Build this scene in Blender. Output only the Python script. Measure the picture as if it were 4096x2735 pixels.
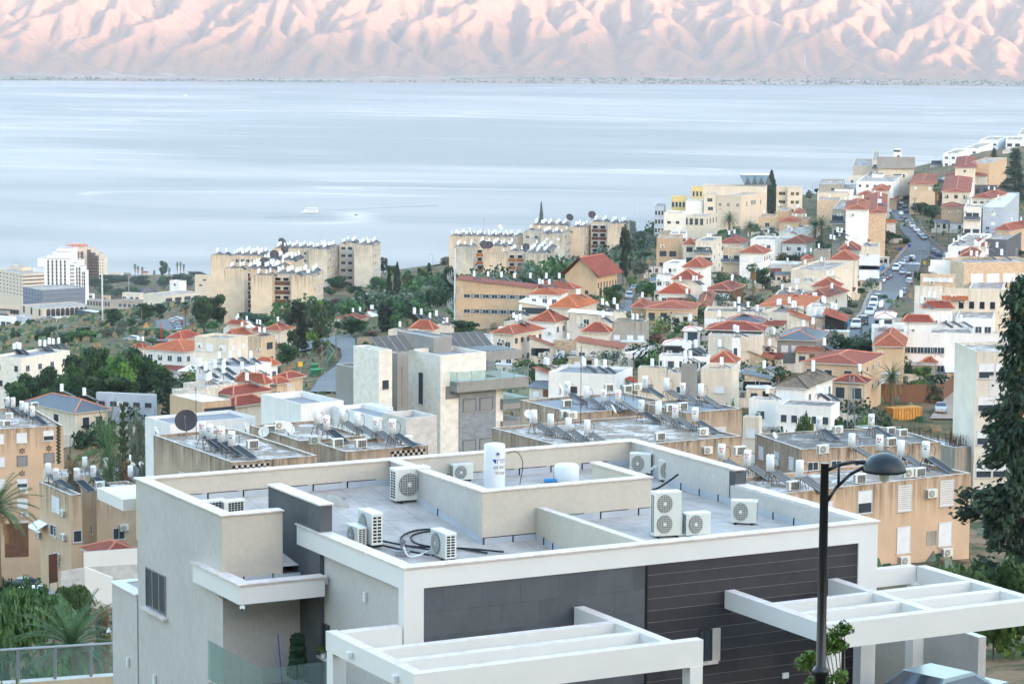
import bpy, bmesh, math, random
import numpy as np
from mathutils import Vector, Matrix
for _o in list(bpy.data.objects): bpy.data.objects.remove(_o)
SC = bpy.context.scene
COL = SC.collection
R = math.radians
FPX, HY, CX, CY, ROLL, CAMH = 10730., 100., 2048., 1367.5, R(0.34), 245.
PIT = math.atan((CY-HY)/FPX)
cam = bpy.data.cameras.new('camera'); camo = bpy.data.objects.new('camera', cam); COL.objects.link(camo)
cam.sensor_width = 36.; cam.lens = 36.*FPX/4096.; cam.clip_start = 1.; cam.clip_end = 60000.
FW = Vector((0, math.cos(PIT), -math.sin(PIT))); UP = Vector((0, math.sin(PIT), math.cos(PIT))); RT = Vector((1, 0, 0))
cr, sr = math.cos(ROLL), math.sin(ROLL)
RX = RT*cr + UP*sr            # camera axes rolled so that the horizon drops to the right
UX = UP*cr - RT*sr
camo.matrix_world = Matrix((( RX.x, UX.x, -FW.x, 0), (RX.y, UX.y, -FW.y, 0), (RX.z, UX.z, -FW.z, CAMH), (0, 0, 0, 1)))
SC.camera = camo
SUN_EL, SUN_AZ = R(3.0), R(-36)      # the sun is low behind the camera, over its right shoulder
sv = Vector((math.sin(-SUN_AZ)*math.cos(SUN_EL), -math.cos(SUN_AZ)*math.cos(SUN_EL), math.sin(SUN_EL)))
sd = bpy.data.lights.new('sun', 'SUN'); so = bpy.data.objects.new('sun', sd); COL.objects.link(so)
sd.energy = 2.3; sd.angle = R(0.6); sd.color = (1.0, 0.72, 0.62)
so.rotation_euler = (-sv).to_track_quat('-Z', 'Y').to_euler()
W = bpy.data.worlds.new('World'); SC.world = W; W.use_nodes = True
nt = W.node_tree; bg = nt.nodes['Background']
sky = nt.nodes.new('ShaderNodeTexSky'); sky.sky_type = 'NISHITA'; sky.sun_disc = False
sky.sun_elevation = SUN_EL; sky.sun_rotation = math.atan2(sv.x, sv.y)
sky.air_density = 1.0; sky.dust_density = 1.5; sky.ozone_density = 1.5; sky.altitude = 100
nt.links.new(sky.outputs[0], bg.inputs[0]); bg.inputs[1].default_value = 0.15
SC.view_settings.view_transform = 'Standard'; SC.view_settings.look = 'None'
SC.view_settings.exposure = 4.07; SC.view_settings.gamma = 1.0; SC.view_settings.use_curve_mapping = False
SC.cycles.max_bounces = 6; SC.cycles.diffuse_bounces = 3; SC.cycles.glossy_bounces = 3; SC.cycles.transmission_bounces = 3
SC.cycles.volume_bounces = 0; SC.cycles.transparent_max_bounces = 6
SC.cycles.use_denoising = True
KC = {'a':(0,850),'b':(800,850),'c':(1700,750),'d':(2500,600),'e':(3072,500),'f':(0,1300),'g':(1024,1200),'h':(1900,1100),
 'i':(2400,1250),'j':(3072,1100),'k':(0,1900),'l':(2800,1600,.5517),'m':(400,1750),'n':(1300,1750),'o':(2200,1750),
 'p':(0,2051),'q':(1024,2051),'r':(2048,2051),'t':(3072,2051),'u':(0,0,.8719),'v':(2048,0,.8719),'V':(0,0,1.7445),'N':(0,0,1.)}
def NP(k, x, y):
 o = KC[k]; s = o[2] if len(o) > 2 else .4363
 return o[0]+x*s, o[1]+y*s
def ray(x, y):
 return FW + RX*((x-CX)/FPX) - UX*((y-CY)/FPX)
CAM = Vector((0, 0, CAMH))
def proj(p):
 v = Vector(p)-CAM; d = v.dot(FW)
 return CX+FPX*v.dot(RX)/d, CY-FPX*v.dot(UX)/d
def atY(k, x, y, D):
 r = ray(*NP(k, x, y)); return CAM + r*(D/r.y)
def atZ(k, x, y, z):
 r = ray(*NP(k, x, y)); return CAM + r*((z-CAMH)/r.z)
CTL = [('N',300,2600,135),('N',500,2271,290),('N',60,2330,330),('N',400,2480,132),('N',3700,2290,193),('N',3200,2500,150),
 ('N',2050,1995,215),('N',1800,1077,1100),('N',1580,1100,1040),('N',400,1400,660),('N',3300,1690,395),('N',3766,1640,415),('N',3421,1310,500),('N',2205,1478,510),
 ('N',1900,1640,400),('N',3500,1430,450),('N',3583,1085,790),('N',3640,905,1060),('N',3560,790,1180),('N',2650,1330,540),
 ('N',2250,1275,620),('N',2400,1170,690),('N',2100,1130,930),('N',2450,1090,960),('N',1100,1290,815),('N',1480,1200,860),
 ('N',1700,1062,1150),('N',1367,1385,620),('N',1262,1505,510),('N',1330,1570,450),('N',1413,1440,560),('N',800,1440,640),('N',400,1340,760),
 ('N',640,1335,790),('N',60,1340,1250),('N',250,1270,1650),('N',230,1245,2150),('N',700,1262,1330),('N',500,1140,2250),
 ('N',300,1115,2500),('N',900,1110,2450),('N',2573,1000,950),('N',2700,955,1010),('N',3242,832,1150),('N',3560,710,1300),('N',4000,630,1480),
 ('N',3800,905,900),('N',4096,1255,600),('N',3700,1255,560),('N',2936,1192,690),('N',3067,1055,800),('N',2675,1150,730),
 ('N',3835,1505,450),('N',400,1640,430),('N',700,1700,380),('N',100,1700,460),('N',1500,1330,640),('N',3300,1200,640)]
_cp = [tuple(atY(*c)) for c in CTL]
_cp += [(-60,60,222),(60,55,226),(0,58,227.3),(12,62,227.5),(-20,92,213),(-12,97,213),(-28,102,212),(25,90,222),(0,20,232),(-80,-60,240),(80,-60,240),(120,120,216),(-110,150,207),(-30,200,198),(-60,200,196),(-18,230,196),
 (150,300,190),(-200,300,190),(-300,600,160),(300,600,178),(500,1000,165),(700,1500,165),(-500,1200,90),(-900,2000,10),(-1000,2600,-20),(0,2450,-6),(-500,2750,-14),
 (0,1500,90),(100,1900,40),(300,2000,60),(600,2200,40),(1000,2600,-20),(300,2700,-15),(0,2900,-20),(1100,2000,60),(350,1700,110),(-600,2450,1),(-1500,2900,-25),(1600,3000,-25),(-1200,1000,120),(1300,900,170),(-500,-60,240),(500,-60,240)]
_P = np.array(_cp)
def _warp(X, Y): return np.stack([np.asarray(X)/ (np.asarray(Y)*0.5+400), np.log(np.maximum(np.asarray(Y)+250., 20.))], -1)
_Q = _warp(_P[:,0], _P[:,1])
def _U(r2): return 0.5*r2*np.log(r2+1e-12)
_n = len(_P)
_K = _U(((_Q[:,None]-_Q[None])**2).sum(-1)) + np.eye(_n)*2e-4
_A = np.zeros((_n+3, _n+3)); _A[:_n,:_n] = _K; _A[:_n,_n] = 1; _A[_n,:_n] = 1; _A[:_n,_n+1:] = _Q; _A[_n+1:,:_n] = _Q.T
_w = np.linalg.solve(_A, np.concatenate([_P[:,2], np.zeros(3)]))
def hgt(X, Y):
 q = _warp(X, Y); sh = q.shape[:-1]; q = q.reshape(-1,2)
 out = np.empty(len(q))
 for s in range(0, len(q), 20000):
  qq = q[s:s+20000]
  out[s:s+20000] = _U(((qq[:,None]-_Q[None])**2).sum(-1))@_w[:_n] + _w[_n] + qq@_w[_n+1:]
 return np.maximum(out, -30.).reshape(sh)
def gz(X, Y): return float(hgt(np.array([X]), np.array([Y]))[0])
_TT = np.concatenate([np.linspace(50,1600,1551), np.linspace(1602,3200,800)])
def G(k, x, y):
 r = ray(*NP(k, x, y)); t = _TT/r.y
 X = r.x*t; Z = CAMH + r.z*t
 d = Z - hgt(X, _TT)
 i = int(np.argmax(d < 0)) if (d < 0).any() else len(d)-1
 if i > 0:
  f = d[i-1]/(d[i-1]-d[i]+1e-9); tt = t[i-1]+(t[i]-t[i-1])*max(0,min(1,f))
 else: tt = t[i]
 return CAM + r*tt
def lin(c):
 return tuple(((v/255.)/12.92 if v/255. <= .04045 else ((v/255.+.055)/1.055)**2.4) for v in c)
class NT:
 def __init__(s, m): s.t = m.node_tree; s.t.nodes.clear()
 def n(s, typ, inp=None, **kw):
  nd = s.t.nodes.new(typ)
  for k, v in kw.items(): setattr(nd, k, v)
  for k, v in (inp or {}).items():
   if isinstance(v, bpy.types.NodeSocket): s.t.links.new(v, nd.inputs[k])
   else: nd.inputs[k].default_value = v
  return nd
 def ramp(s, fac, stops, interp='LINEAR'):
  nd = s.n('ShaderNodeValToRGB', {0: fac}); cr_ = nd.color_ramp; cr_.interpolation = interp
  while len(cr_.elements) < len(stops): cr_.elements.new(.5)
  for e, (p, c) in zip(cr_.elements, stops):
   e.position = p; e.color = (c, c, c, 1) if isinstance(c, (int, float)) else tuple(c)+(1,)
  return nd.outputs[0]
 def mix(s, f, a, b, typ='MIX'):
  nd = s.n('ShaderNodeMix', data_type='RGBA', blend_type=typ)
  for k, v in ((0, f), (6, a), (7, b)):
   if isinstance(v, bpy.types.NodeSocket): s.t.links.new(v, nd.inputs[k])
   else: nd.inputs[k].default_value = v if k == 0 else tuple(v)[:3]+(1,)
  return nd.outputs[2]
 def math(s, op, a, b=0.): return s.n('ShaderNodeMath', {0: a, 1: b}, operation=op).outputs[0]
 def noise(s, vec, sc, det=3., ro=.6, dist=0.):
  return s.n('ShaderNodeTexNoise', {'Vector': vec, 'Scale': sc, 'Detail': det, 'Roughness': ro, 'Distortion': dist}).outputs[0]
 def vscale(s, vec, v): return s.n('ShaderNodeVectorMath', {0: vec, 1: v}, operation='MULTIPLY').outputs[0]
 def out(s, col, rough=.8, bump=None, bs=.2, metal=0., spec=.3, extra=None, bd=.02):
  b = s.n('ShaderNodeBsdfPrincipled', {'Base Color': col if isinstance(col, bpy.types.NodeSocket) else tuple(col)[:3]+(1,), 'Roughness': rough, 'Metallic': metal})
  b.inputs['Specular IOR Level'].default_value = spec
  if bump is not None:
   bn = s.n('ShaderNodeBump', {'Height': bump, 'Strength': bs, 'Distance': bd}); s.t.links.new(bn.outputs[0], b.inputs['Normal'])
  for k, v in (extra or {}).items():
   if isinstance(v, bpy.types.NodeSocket): s.t.links.new(v, b.inputs[k])
   else: b.inputs[k].default_value = v
  o = s.n('ShaderNodeOutputMaterial'); s.t.links.new(b.outputs[0], o.inputs[0]); return b
def newmat(name):
 m = bpy.data.materials.new(name); m.use_nodes = True; return m, NT(m)
def obj_pos(n): return n.n('ShaderNodeTexCoord').outputs['Object']
def uvw(n): return n.n('ShaderNodeUVMap').outputs[0]
def rnd(n): return n.n('ShaderNodeObjectInfo').outputs['Random']
def m_plain(name, c, rough=.7, var=.12, sc=1.5, metal=0., spec=.3):
 m, n = newmat(name); c = lin(c)
 f = n.ramp(n.noise(obj_pos(n), sc), [(.3, 1-var), (.7, 1+var*.4)])
 n.out(n.mix(1., c, f, 'MULTIPLY'), rough, metal=metal, spec=spec); return m
def m_wall(name, c, stain=.5, var=.12, grime=(74, 66, 54), reach=2.4, bs=.25):
 """painted render: mottled, with run-off streaks that start at the roof edge"""
 m, n = newmat(name); c = lin(c); u = uvw(n); p = obj_pos(n)
 f = n.ramp(n.noise(p, .35, 5.), [(.3, 1-var), (.65, 1.05)])
 col = n.mix(1., c, f, 'MULTIPLY')
 fine = n.noise(p, 7., 4.); col = n.mix(.12, col, fine, 'MULTIPLY')
 st = n.noise(n.vscale(u, (1.7, .07, 1.)), 1., 6., .7)
 st2 = n.noise(n.vscale(u, (.22, .3, 1.)), 1., 3.)
 sp = n.n('ShaderNodeSeparateXYZ', {0: u}).outputs[1]
 fall = n.n('ShaderNodeMapRange', {0: n.math('ADD', sp, n.math('MULTIPLY', st2, -reach*.9)), 1: -reach*.3, 2: reach, 3: 1., 4: 0.}).outputs[0]
 k = n.math('MULTIPLY', n.ramp(st, [(.42, 0.), (.66, 1.)]), fall)
 k = n.math('MAXIMUM', k, n.math('MULTIPLY', n.ramp(sp, [(0., 1.), (.32, 0.)]), n.ramp(n.noise(u, .9, 4.), [(.4, .0), (.6, 1.)])))
 col = n.mix(n.math('MULTIPLY', k, stain), col, lin(grime))
 pat = n.ramp(n.noise(n.vscale(u, (.5, .35, 1.)), 1.3, 6., .65), [(.58, 0.), (.62, 1.)])
 col = n.mix(n.math('MULTIPLY', pat, stain*.28), col, lin((196, 186, 170)))
 n.out(col, .9, fine, bs, spec=.2); return m
def m_stone(name, c, w=.55, h=.28, dark=.86, var=.22, m2=None):
 m, n = newmat(name); c = lin(c); u = uvw(n)
 b = n.n('ShaderNodeTexBrick', {'Vector': u, 'Color1': (1, 1, 1, 1), 'Color2': (1-var,)*3+(1,), 'Mortar': (dark,)*3+(1,), 'Scale': 1., 'Mortar Size': .012, 'Brick Width': w, 'Row Height': h, 'Bias': -.2})
 col = n.mix(1., c, b.outputs[0], 'MULTIPLY')
 col = n.mix(1., col, n.ramp(n.noise(u, 1.1, 6., .7), [(.3, .8), (.7, 1.1)]), 'MULTIPLY')
 n.out(col, .75, b.outputs[1], -.3); return m
def m_roof(name, c, c2, mixp=(.45, .6), sc=.35, stain=.5):
 """flat roof: old whitewash worn through to dark screed"""
 m, n = newmat(name); p = obj_pos(n)
 a = n.noise(p, sc, 7., .68, .6); b = n.noise(p, sc*4.7, 6., .7)
 col = n.mix(n.ramp(a, [(mixp[0], 0.), (mixp[1], 1.)]), lin(c), lin(c2))
 col = n.mix(n.math('MULTIPLY', n.ramp(b, [(.5, 0.), (.62, 1.)]), stain), col, lin((92, 84, 76)))
 n.out(col, .9, b, .3, spec=.15); return m
def m_tile(name, c, c2, var=1.):
 m, n = newmat(name); u = uvw(n); p = obj_pos(n)
 us = n.n('ShaderNodeSeparateXYZ', {0: u})
 cols = n.math('SINE', n.math('MULTIPLY', us.outputs[0], 2*math.pi/.24))
 rows = n.math('FRACT', n.math('MULTIPLY', us.outputs[1], 1/.36))
 cell = n.n('ShaderNodeTexWhiteNoise', {'Vector': n.n('ShaderNodeVectorMath', {0: n.vscale(u, (1/.24, 1/.36, 1.))}, operation='FLOOR').outputs[0]}).outputs[0]
 a = n.noise(p, .55, 5., .65)
 col = n.mix(n.ramp(a, [(.38, 0.), (.66, 1.)]), lin(c), lin(c2))
 col = n.mix(1., col, n.ramp(cell, [(0., .8), (1., 1.12)]), 'MULTIPLY')
 col = n.mix(1., col, n.ramp(rows, [(0., .55), (.22, 1.)]), 'MULTIPLY')
 col = n.mix(1., col, n.ramp(cols, [(0., .72), (.6, 1.06)]), 'MULTIPLY')
 hs = n.n('ShaderNodeHueSaturation', {'Hue': n.math('ADD', .492, n.math('MULTIPLY', rnd(n), .018)), 'Value': n.math('ADD', .85, n.math('MULTIPLY', rnd(n), .3)), 'Color': col}).outputs[0]
 n.out(hs, .85, n.math('ADD', cols, rows), .5, bd=.04, spec=.2); return m
def m_leaf(name, c, c2, sc=.5, hl=.5):
 m, n = newmat(name); p = obj_pos(n)
 a = n.noise(p, sc, 4., .6); w = n.noise(p, sc*9, 2.)
 col = n.mix(n.ramp(a, [(.35, 0.), (.65, 1.)]), lin(c), lin(c2))
 col = n.mix(1., col, n.ramp(w, [(.3, .65), (.7, 1.3)]), 'MULTIPLY')
 hs = n.n('ShaderNodeHueSaturation', {'Hue': n.math('ADD', .485, n.math('MULTIPLY', rnd(n), .03)), 'Value': n.math('ADD', .8, n.math('MULTIPLY', rnd(n), .4)), 'Color': col}).outputs[0]
 d = n.n('ShaderNodeBsdfPrincipled', {'Base Color': hs, 'Roughness': .6}); d.inputs['Specular IOR Level'].default_value = .25
 t = n.n('ShaderNodeBsdfTranslucent', {'Color': hs})
 mx = n.n('ShaderNodeMixShader', {0: .22, 1: d.outputs[0], 2: t.outputs[0]})
 o = n.n('ShaderNodeOutputMaterial'); n.t.links.new(mx.outputs[0], o.inputs[0]); return m
def m_emit(name, c, s):
 m, n = newmat(name); n.out(lin(c), .5, extra={'Emission Color': lin(c)+(1,), 'Emission Strength': s}); return m
def m_glass(name, c, rough=.08):
 m, n = newmat(name); f = n.noise(obj_pos(n), .8, 2.)
 n.out(n.mix(f, lin(c), tuple(v*2.2 for v in lin(c))), rough, spec=.7); return m
M = {}
def wall(k, c, **kw): M[k] = m_wall('render_'+k, c, **kw)
wall('peach', (206, 178, 150), stain=.9); wall('sand', (206, 184, 156), stain=.6); wall('cream', (222, 210, 192), stain=.3)
wall('white', (232, 230, 226), stain=.16, var=.07); wall('offwhite', (222, 214, 200), stain=.45); wall('ochre', (206, 178, 146), stain=.25)
wall('tan', (194, 166, 136), stain=.3); wall('block', (218, 200, 176), stain=.75, reach=4., var=.14); wall('blockgrey', (208, 200, 184), stain=.9, reach=4.5, var=.18)
wall('soot', (186, 166, 144), stain=.95, reach=1.6, grime=(58, 52, 44), var=.25); wall('grey', (150, 148, 144), stain=.15); wall('blue', (176, 186, 198), stain=.1)
wall('darkgrey', (96, 98, 104), stain=.15); wall('pinkish', (212, 190, 172), stain=.2); wall('yellow', (216, 194, 132), stain=.15); wall('concrete', (168, 162, 150), stain=.6)
wall('shop', (214, 206, 190), stain=.2); wall('hotel', (228, 230, 232), stain=.05, var=.04); wall('fort', (212, 196, 176), stain=.15, var=.08)
M['stone'] = m_stone('cream_stone', (230, 224, 212), var=.1); M['stonew'] = m_stone('white_stone', (206, 202, 196), .6, .3); M['stonegrey'] = m_stone('grey_stone', (142, 148, 154), .6, .3, .8)
M['rubble'] = m_stone('rubble_stone', (190, 168, 140), .5, .3, .5, .4); M['stoneface'] = m_stone('pink_stone', (206, 180, 152), .7, .35, .8)
M['roofw'] = m_roof('worn_whitewashed_roof', (208, 202, 198), (150, 138, 126), (.4, .52), .4, .75); M['roofg'] = m_roof('grey_roof_felt', (150, 154, 158), (128, 130, 132), (.3, .8), .3, .2)
M['roofd'] = m_roof('dark_roof_felt', (112, 108, 104), (168, 164, 160), (.5, .62), .5, .6); M['roofc'] = m_roof('clean_white_roof', (214, 216, 218), (196, 200, 204), (.4, .8), .3, .1)
M['tile'] = m_tile('red_roof_tile', (166, 92, 72), (148, 82, 66)); M['tileo'] = m_tile('orange_roof_tile', (186, 98, 66), (170, 90, 64)); M['tiled'] = m_tile('brown_roof_tile', (156, 86, 70), (120, 74, 64))
M['tileg'] = m_tile('grey_roof_tile', (138, 122, 106), (110, 98, 88)); M['metalred'] = m_plain('red_sheet_roof', (172, 92, 78), .6)
M['ridge'] = m_plain('ridge_mortar', (196, 128, 104), .9); M['slate'] = m_plain('dark_sheet_roof', (92, 100, 108), .6); M['sheet'] = m_plain('white_sheet_roof', (226, 230, 234), .5)
M['glass'] = m_glass('window_glass', (44, 52, 60)); M['glassb'] = m_glass('blue_window_glass', (56, 92, 128)); M['shut'] = m_plain('grey_roller_shutter', (136, 138, 140), .6, sc=.5)
M['shutw'] = m_plain('white_roller_shutter', (220, 222, 224), .6); M['frame'] = m_plain('aluminium_frame', (206, 208, 210), .5, metal=.1); M['dark'] = m_plain('dark_opening', (34, 32, 32), .9)
M['framed'] = m_plain('dark_metal_frame', (66, 64, 64), .5); M['metal'] = m_plain('galvanised_steel', (150, 154, 158), .45, metal=.5); M['rust'] = m_plain('rusty_steel', (88, 58, 44), .9)
M['black'] = m_plain('black_paint', (14, 16, 24), .35, spec=.5); M['plast'] = m_plain('white_plastic', (226, 228, 226), .45, var=.06); M['cream_case'] = m_plain('cream_enamel', (216, 216, 206), .45, var=.06)
M['pv'] = m_plain('solar_collector', (26, 29, 36), .5, spec=.25); M['pvb'] = m_plain('dusty_solar_collector', (92, 88, 82), .5); M['tank'] = m_plain('tank_enamel', (226, 230, 232), .4, var=.08)
M['asph'] = m_roof('asphalt', (104, 108, 112), (120, 122, 124), (.3, .7), .06, .08); M['pave'] = m_roof('paving', (150, 134, 122), (164, 150, 138), (.3, .7), .3, .15); M['kerb'] = m_plain('kerb_stone', (190, 186, 178))
M['mark'] = m_plain('road_paint', (214, 214, 210), .8); M['wood'] = m_plain('brown_wood', (112, 78, 58), .8, .25, 3.); M['woodo'] = m_plain('orange_wood', (178, 116, 66), .8, .25, 3.)
M['green'] = m_plain('green_plastic_sheet', (22, 146, 92), .6); M['bin'] = m_plain('green_bin_plastic', (34, 96, 66), .6); M['orange'] = m_plain('orange_container_paint', (196, 140, 62), .7, .3)
M['red'] = m_plain('red_paint', (196, 36, 44), .4); M['blue_tarp'] = m_plain('blue_tarpaulin', (62, 140, 200), .6); M['bluep'] = m_plain('blue_paint', (30, 60, 150), .5)
M['slab'] = m_stone('charcoal_cladding_tile', (92, 94, 97), 1.05, .6, .84, .3); M['slab2'] = m_stone('black_cladding_tile', (66, 63, 66), 1.1, .6, .95, .35)
M['bark'] = m_plain('bark', (92, 76, 62), .95, .3, 4.); M['barkg'] = m_plain('grey_bark', (120, 110, 98), .95, .3, 4.); M['palmbark'] = m_plain('palm_trunk', (116, 98, 78), .95, .35, 6.)
M['grille'] = m_plain('fan_grille_shade', (122, 118, 110), .7); M['thatch'] = m_plain('dry_palm_leaves', (146, 112, 76), .95, .3, 3.); M['copper'] = m_plain('dish_mesh', (60, 56, 60), .6); M['dish'] = m_plain('dish_enamel', (212, 210, 204), .5)
M['leafd'] = m_leaf('dark_leaves', (30, 54, 36), (50, 76, 46)); M['leafm'] = m_leaf('green_leaves', (48, 78, 42), (78, 106, 58)); M['leafl'] = m_leaf('bright_leaves', (76, 110, 48), (112, 142, 66))
M['leafo'] = m_leaf('olive_leaves', (84, 98, 84), (116, 126, 108)); M['leafp'] = m_leaf('pine_needles', (48, 74, 52), (82, 100, 68)); M['leafc'] = m_leaf('cypress_leaves', (34, 48, 40), (52, 64, 50))
M['palmleaf'] = m_leaf('palm_leaves', (58, 88, 58), (96, 118, 78)); M['leafr'] = m_leaf('red_seed_pods', (142, 84, 78), (168, 112, 98)); M['leafb'] = m_leaf('purple_blossom', (120, 44, 96), (88, 50, 80))
M['leafy'] = m_leaf('yellow_leaves', (168, 132, 44), (116, 116, 48)); M['drygrass'] = m_leaf('dry_scrub', (140, 114, 86), (116, 104, 76)); M['leafpe'] = m_leaf('pepper_leaves', (70, 96, 56), (98, 120, 72))
M['leafn'] = m_leaf('cypress_needles', (44, 60, 50), (66, 82, 64))
_m, _n2 = newmat('railing_glass'); _p = _n2.n('ShaderNodeBsdfPrincipled', {'Base Color': lin((168, 190, 186))+(1,), 'Roughness': .05}); _t = _n2.n('ShaderNodeBsdfTransparent', {'Color': (.86, .92, .9, 1)})
_x = _n2.n('ShaderNodeMixShader', {0: .16, 1: _t.outputs[0], 2: _p.outputs[0]}); _n2.t.links.new(_x.outputs[0], _n2.n('ShaderNodeOutputMaterial').inputs[0]); M['rail'] = _m
_m, _n2 = newmat('grey_textured_render'); _pp = obj_pos(_n2); _f = _n2.noise(_n2.vscale(_pp, (14., 14., 5.)), 1., 5., .7); _g = _n2.noise(_pp, .5, 4.)
_n2.out(_n2.mix(1., _n2.mix(1., lin((196, 190, 184)), _n2.ramp(_f, [(.3, .86), (.7, 1.06)]), 'MULTIPLY'), _n2.ramp(_g, [(.3, .93), (.7, 1.03)]), 'MULTIPLY'), .95, _f, .5, bd=.01, spec=.15); M['fgrey'] = _m
_m, _n2 = newmat('cream_textured_render'); _pp = obj_pos(_n2); _f = _n2.noise(_n2.vscale(_pp, (8., 8., 8.)), 1., 5., .7); _g = _n2.noise(_pp, .6, 4.)
_n2.out(_n2.mix(1., _n2.mix(1., lin((202, 192, 176)), _n2.ramp(_f, [(.3, .92), (.7, 1.04)]), 'MULTIPLY'), _n2.ramp(_g, [(.3, .92), (.7, 1.03)]), 'MULTIPLY'), .95, _f, .4, bd=.01, spec=.15); M['fcream'] = _m
M['fwhite'] = m_plain('white_smooth_render', (226, 222, 216), .7, .05, .6)
_m, _n2 = newmat('pink_marble_coping'); _pp = obj_pos(_n2); _f = _n2.noise(_pp, 2.2, 6., .7, 1.)
_n2.out(_n2.mix(_n2.ramp(_f, [(.38, 0.), (.62, 1.)]), lin((228, 216, 210)), lin((206, 188, 178))), .6, _f, .1, spec=.4); M['coping'] = _m
_m, _n2 = newmat('grey_bitumen_sheet'); _pp = obj_pos(_n2); _b = _n2.n('ShaderNodeTexBrick', {'Vector': _n2.n('ShaderNodeMapping', {0: _pp, 2: (0, 0, R(90))}).outputs[0], 'Color1': (1, 1, 1, 1), 'Color2': (.94, .94, .95, 1), 'Mortar': (.62, .62, .64, 1), 'Scale': 1., 'Mortar Size': .012, 'Brick Width': 6., 'Row Height': .95})
_f = _n2.noise(_pp, .9, 6., .65); _n2.out(_n2.mix(1., _n2.mix(_n2.ramp(_f, [(.35, 0.), (.7, 1.)]), lin((198, 190, 183)), lin((158, 150, 143))), _b.outputs[0], 'MULTIPLY'), .8, _f, .2, spec=.3); M['bit'] = _m
M['bitup'] = m_plain('aluminium_bitumen_upstand', (184, 188, 194), .6, .15, 1.2); M['seam'] = m_plain('bitumen_seam', (30, 30, 36), .9)
class MB:
 def __init__(s): s.v = []; s.f = []; s.m = []; s.uv = []; s.mats = []
 def mi(s, m):
  m = M[m] if isinstance(m, str) else m
  if m not in s.mats: s.mats.append(m)
  return s.mats.index(m)
 def face(s, pts, m, uv=None):
  b = len(s.v); s.v += [tuple(p) for p in pts]; s.f.append(tuple(range(b, b+len(pts)))); s.m.append(s.mi(m))
  if uv is None:
   p0 = Vector(pts[0]); ex = (Vector(pts[1])-p0); ex = ex.normalized() if ex.length > 1e-9 else Vector((1, 0, 0))
   nn = ex.cross(Vector(pts[-1])-p0); ey = nn.cross(ex).normalized() if nn.length > 1e-9 else Vector((0, 0, 1))
   uv = [((Vector(p)-p0).dot(ex), (Vector(p)-p0).dot(ey)) for p in pts]
  s.uv += list(uv)
 def box(s, x0, x1, y0, y1, z0, z1, m, top=None, skip=''):
  """walls get u in metres along the wall and v in metres below the top"""
  h = z1-z0; t = top or m
  P = lambda x, y, z: (x, y, z)
  def wl(a, b, off):
   L = math.dist(a, b); s.face([(a[0], a[1], z0), (b[0], b[1], z0), (b[0], b[1], z1), (a[0], a[1], z1)], m, [(off, h), (off+L, h), (off+L, 0), (off, 0)])
  if 'f' not in skip: wl((x0, y0), (x1, y0), 0)
  if 'r' not in skip: wl((x1, y0), (x1, y1), 31)
  if 'b' not in skip: wl((x1, y1), (x0, y1), 57)
  if 'l' not in skip: wl((x0, y1), (x0, y0), 83)
  if 't' not in skip: s.face([(x0, y0, z1), (x1, y0, z1), (x1, y1, z1), (x0, y1, z1)], t)
  if 'd' not in skip: s.face([(x0, y1, z0), (x1, y1, z0), (x1, y0, z0), (x0, y0, z0)], m)
 def cyl(s, a, b, r0, r1=None, n=8, m='metal', caps=True):
  a, b = Vector(a), Vector(b); r1 = r0 if r1 is None else r1; d = (b-a)
  if d.length < 1e-9: return
  d.normalize(); e = d.orthogonal().normalized(); g = d.cross(e); mi = s.mi(m); B = len(s.v)
  for c, r in ((a, r0), (b, r1)):
   for i in range(n):
    t = 2*math.pi*i/n; s.v.append(tuple(c+(e*math.cos(t)+g*math.sin(t))*r))
  for i in range(n):
   j = (i+1) % n; s.f.append((B+i, B+j, B+n+j, B+n+i)); s.m.append(mi); s.uv += [(0, 0)]*4
  if caps:
   s.f.append(tuple(B+n+i for i in range(n))); s.m.append(mi); s.uv += [(0, 0)]*n
   s.f.append(tuple(B+n-1-i for i in range(n))); s.m.append(mi); s.uv += [(0, 0)]*n
 def tube(s, pts, r, m, n=5):
  for a, b in zip(pts[:-1], pts[1:]): s.cyl(a, b, r, r, n, m)
 def lathe(s, prof, c=(0, 0, 0), n=16, m='tank'):
  B = len(s.v); mi = s.mi(m)
  for r, z in prof:
   for i in range(n):
    t = 2*math.pi*i/n; s.v.append((c[0]+r*math.cos(t), c[1]+r*math.sin(t), c[2]+z))
  for k in range(len(prof)-1):
   for i in range(n):
    j = (i+1) % n; s.f.append((B+k*n+i, B+k*n+j, B+(k+1)*n+j, B+(k+1)*n+i)); s.m.append(mi); s.uv += [(0, 0)]*4
 def mesh(s, name):
  me = bpy.data.meshes.new(name); me.from_pydata(s.v, [], s.f)
  for m in s.mats: me.materials.append(m)
  me.polygons.foreach_set('material_index', s.m)
  uv = me.uv_layers.new(name='UVMap'); uv.data.foreach_set('uv', np.array(s.uv, dtype=np.float32).ravel())
  me.update(); return me
 def obj(s, name, parent=None, smooth=False, loc=None, rz=None):
  me = s.mesh(name)
  if smooth: me.polygons.foreach_set('use_smooth', [True]*len(me.polygons))
  return link(name, me, parent, loc, rz)
def link(name, me, parent=None, loc=None, rz=None):
 o = bpy.data.objects.new(name, me); COL.objects.link(o)
 if parent is not None: o.parent = parent
 if loc is not None: o.location = loc
 if rz is not None: o.rotation_euler[2] = rz
 return o
def tag(o, label=None, cat=None, group=None, kind=None):
 if label: o['label'] = label
 if cat: o['category'] = cat
 if group: o['group'] = group
 if kind: o['kind'] = kind
 return o
def thing(name, loc, label, cat, rz=0., group=None):
 o = link(name, None, None, loc, rz); return tag(o, label, cat, group)
def copy_tree(o, parent=None):
 c = o.copy(); COL.objects.link(c); c.parent = parent
 for ch in KIDS.get(o.name, []): copy_tree(ch, c)
 return c
KIDS = {}; USED = set()
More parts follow.
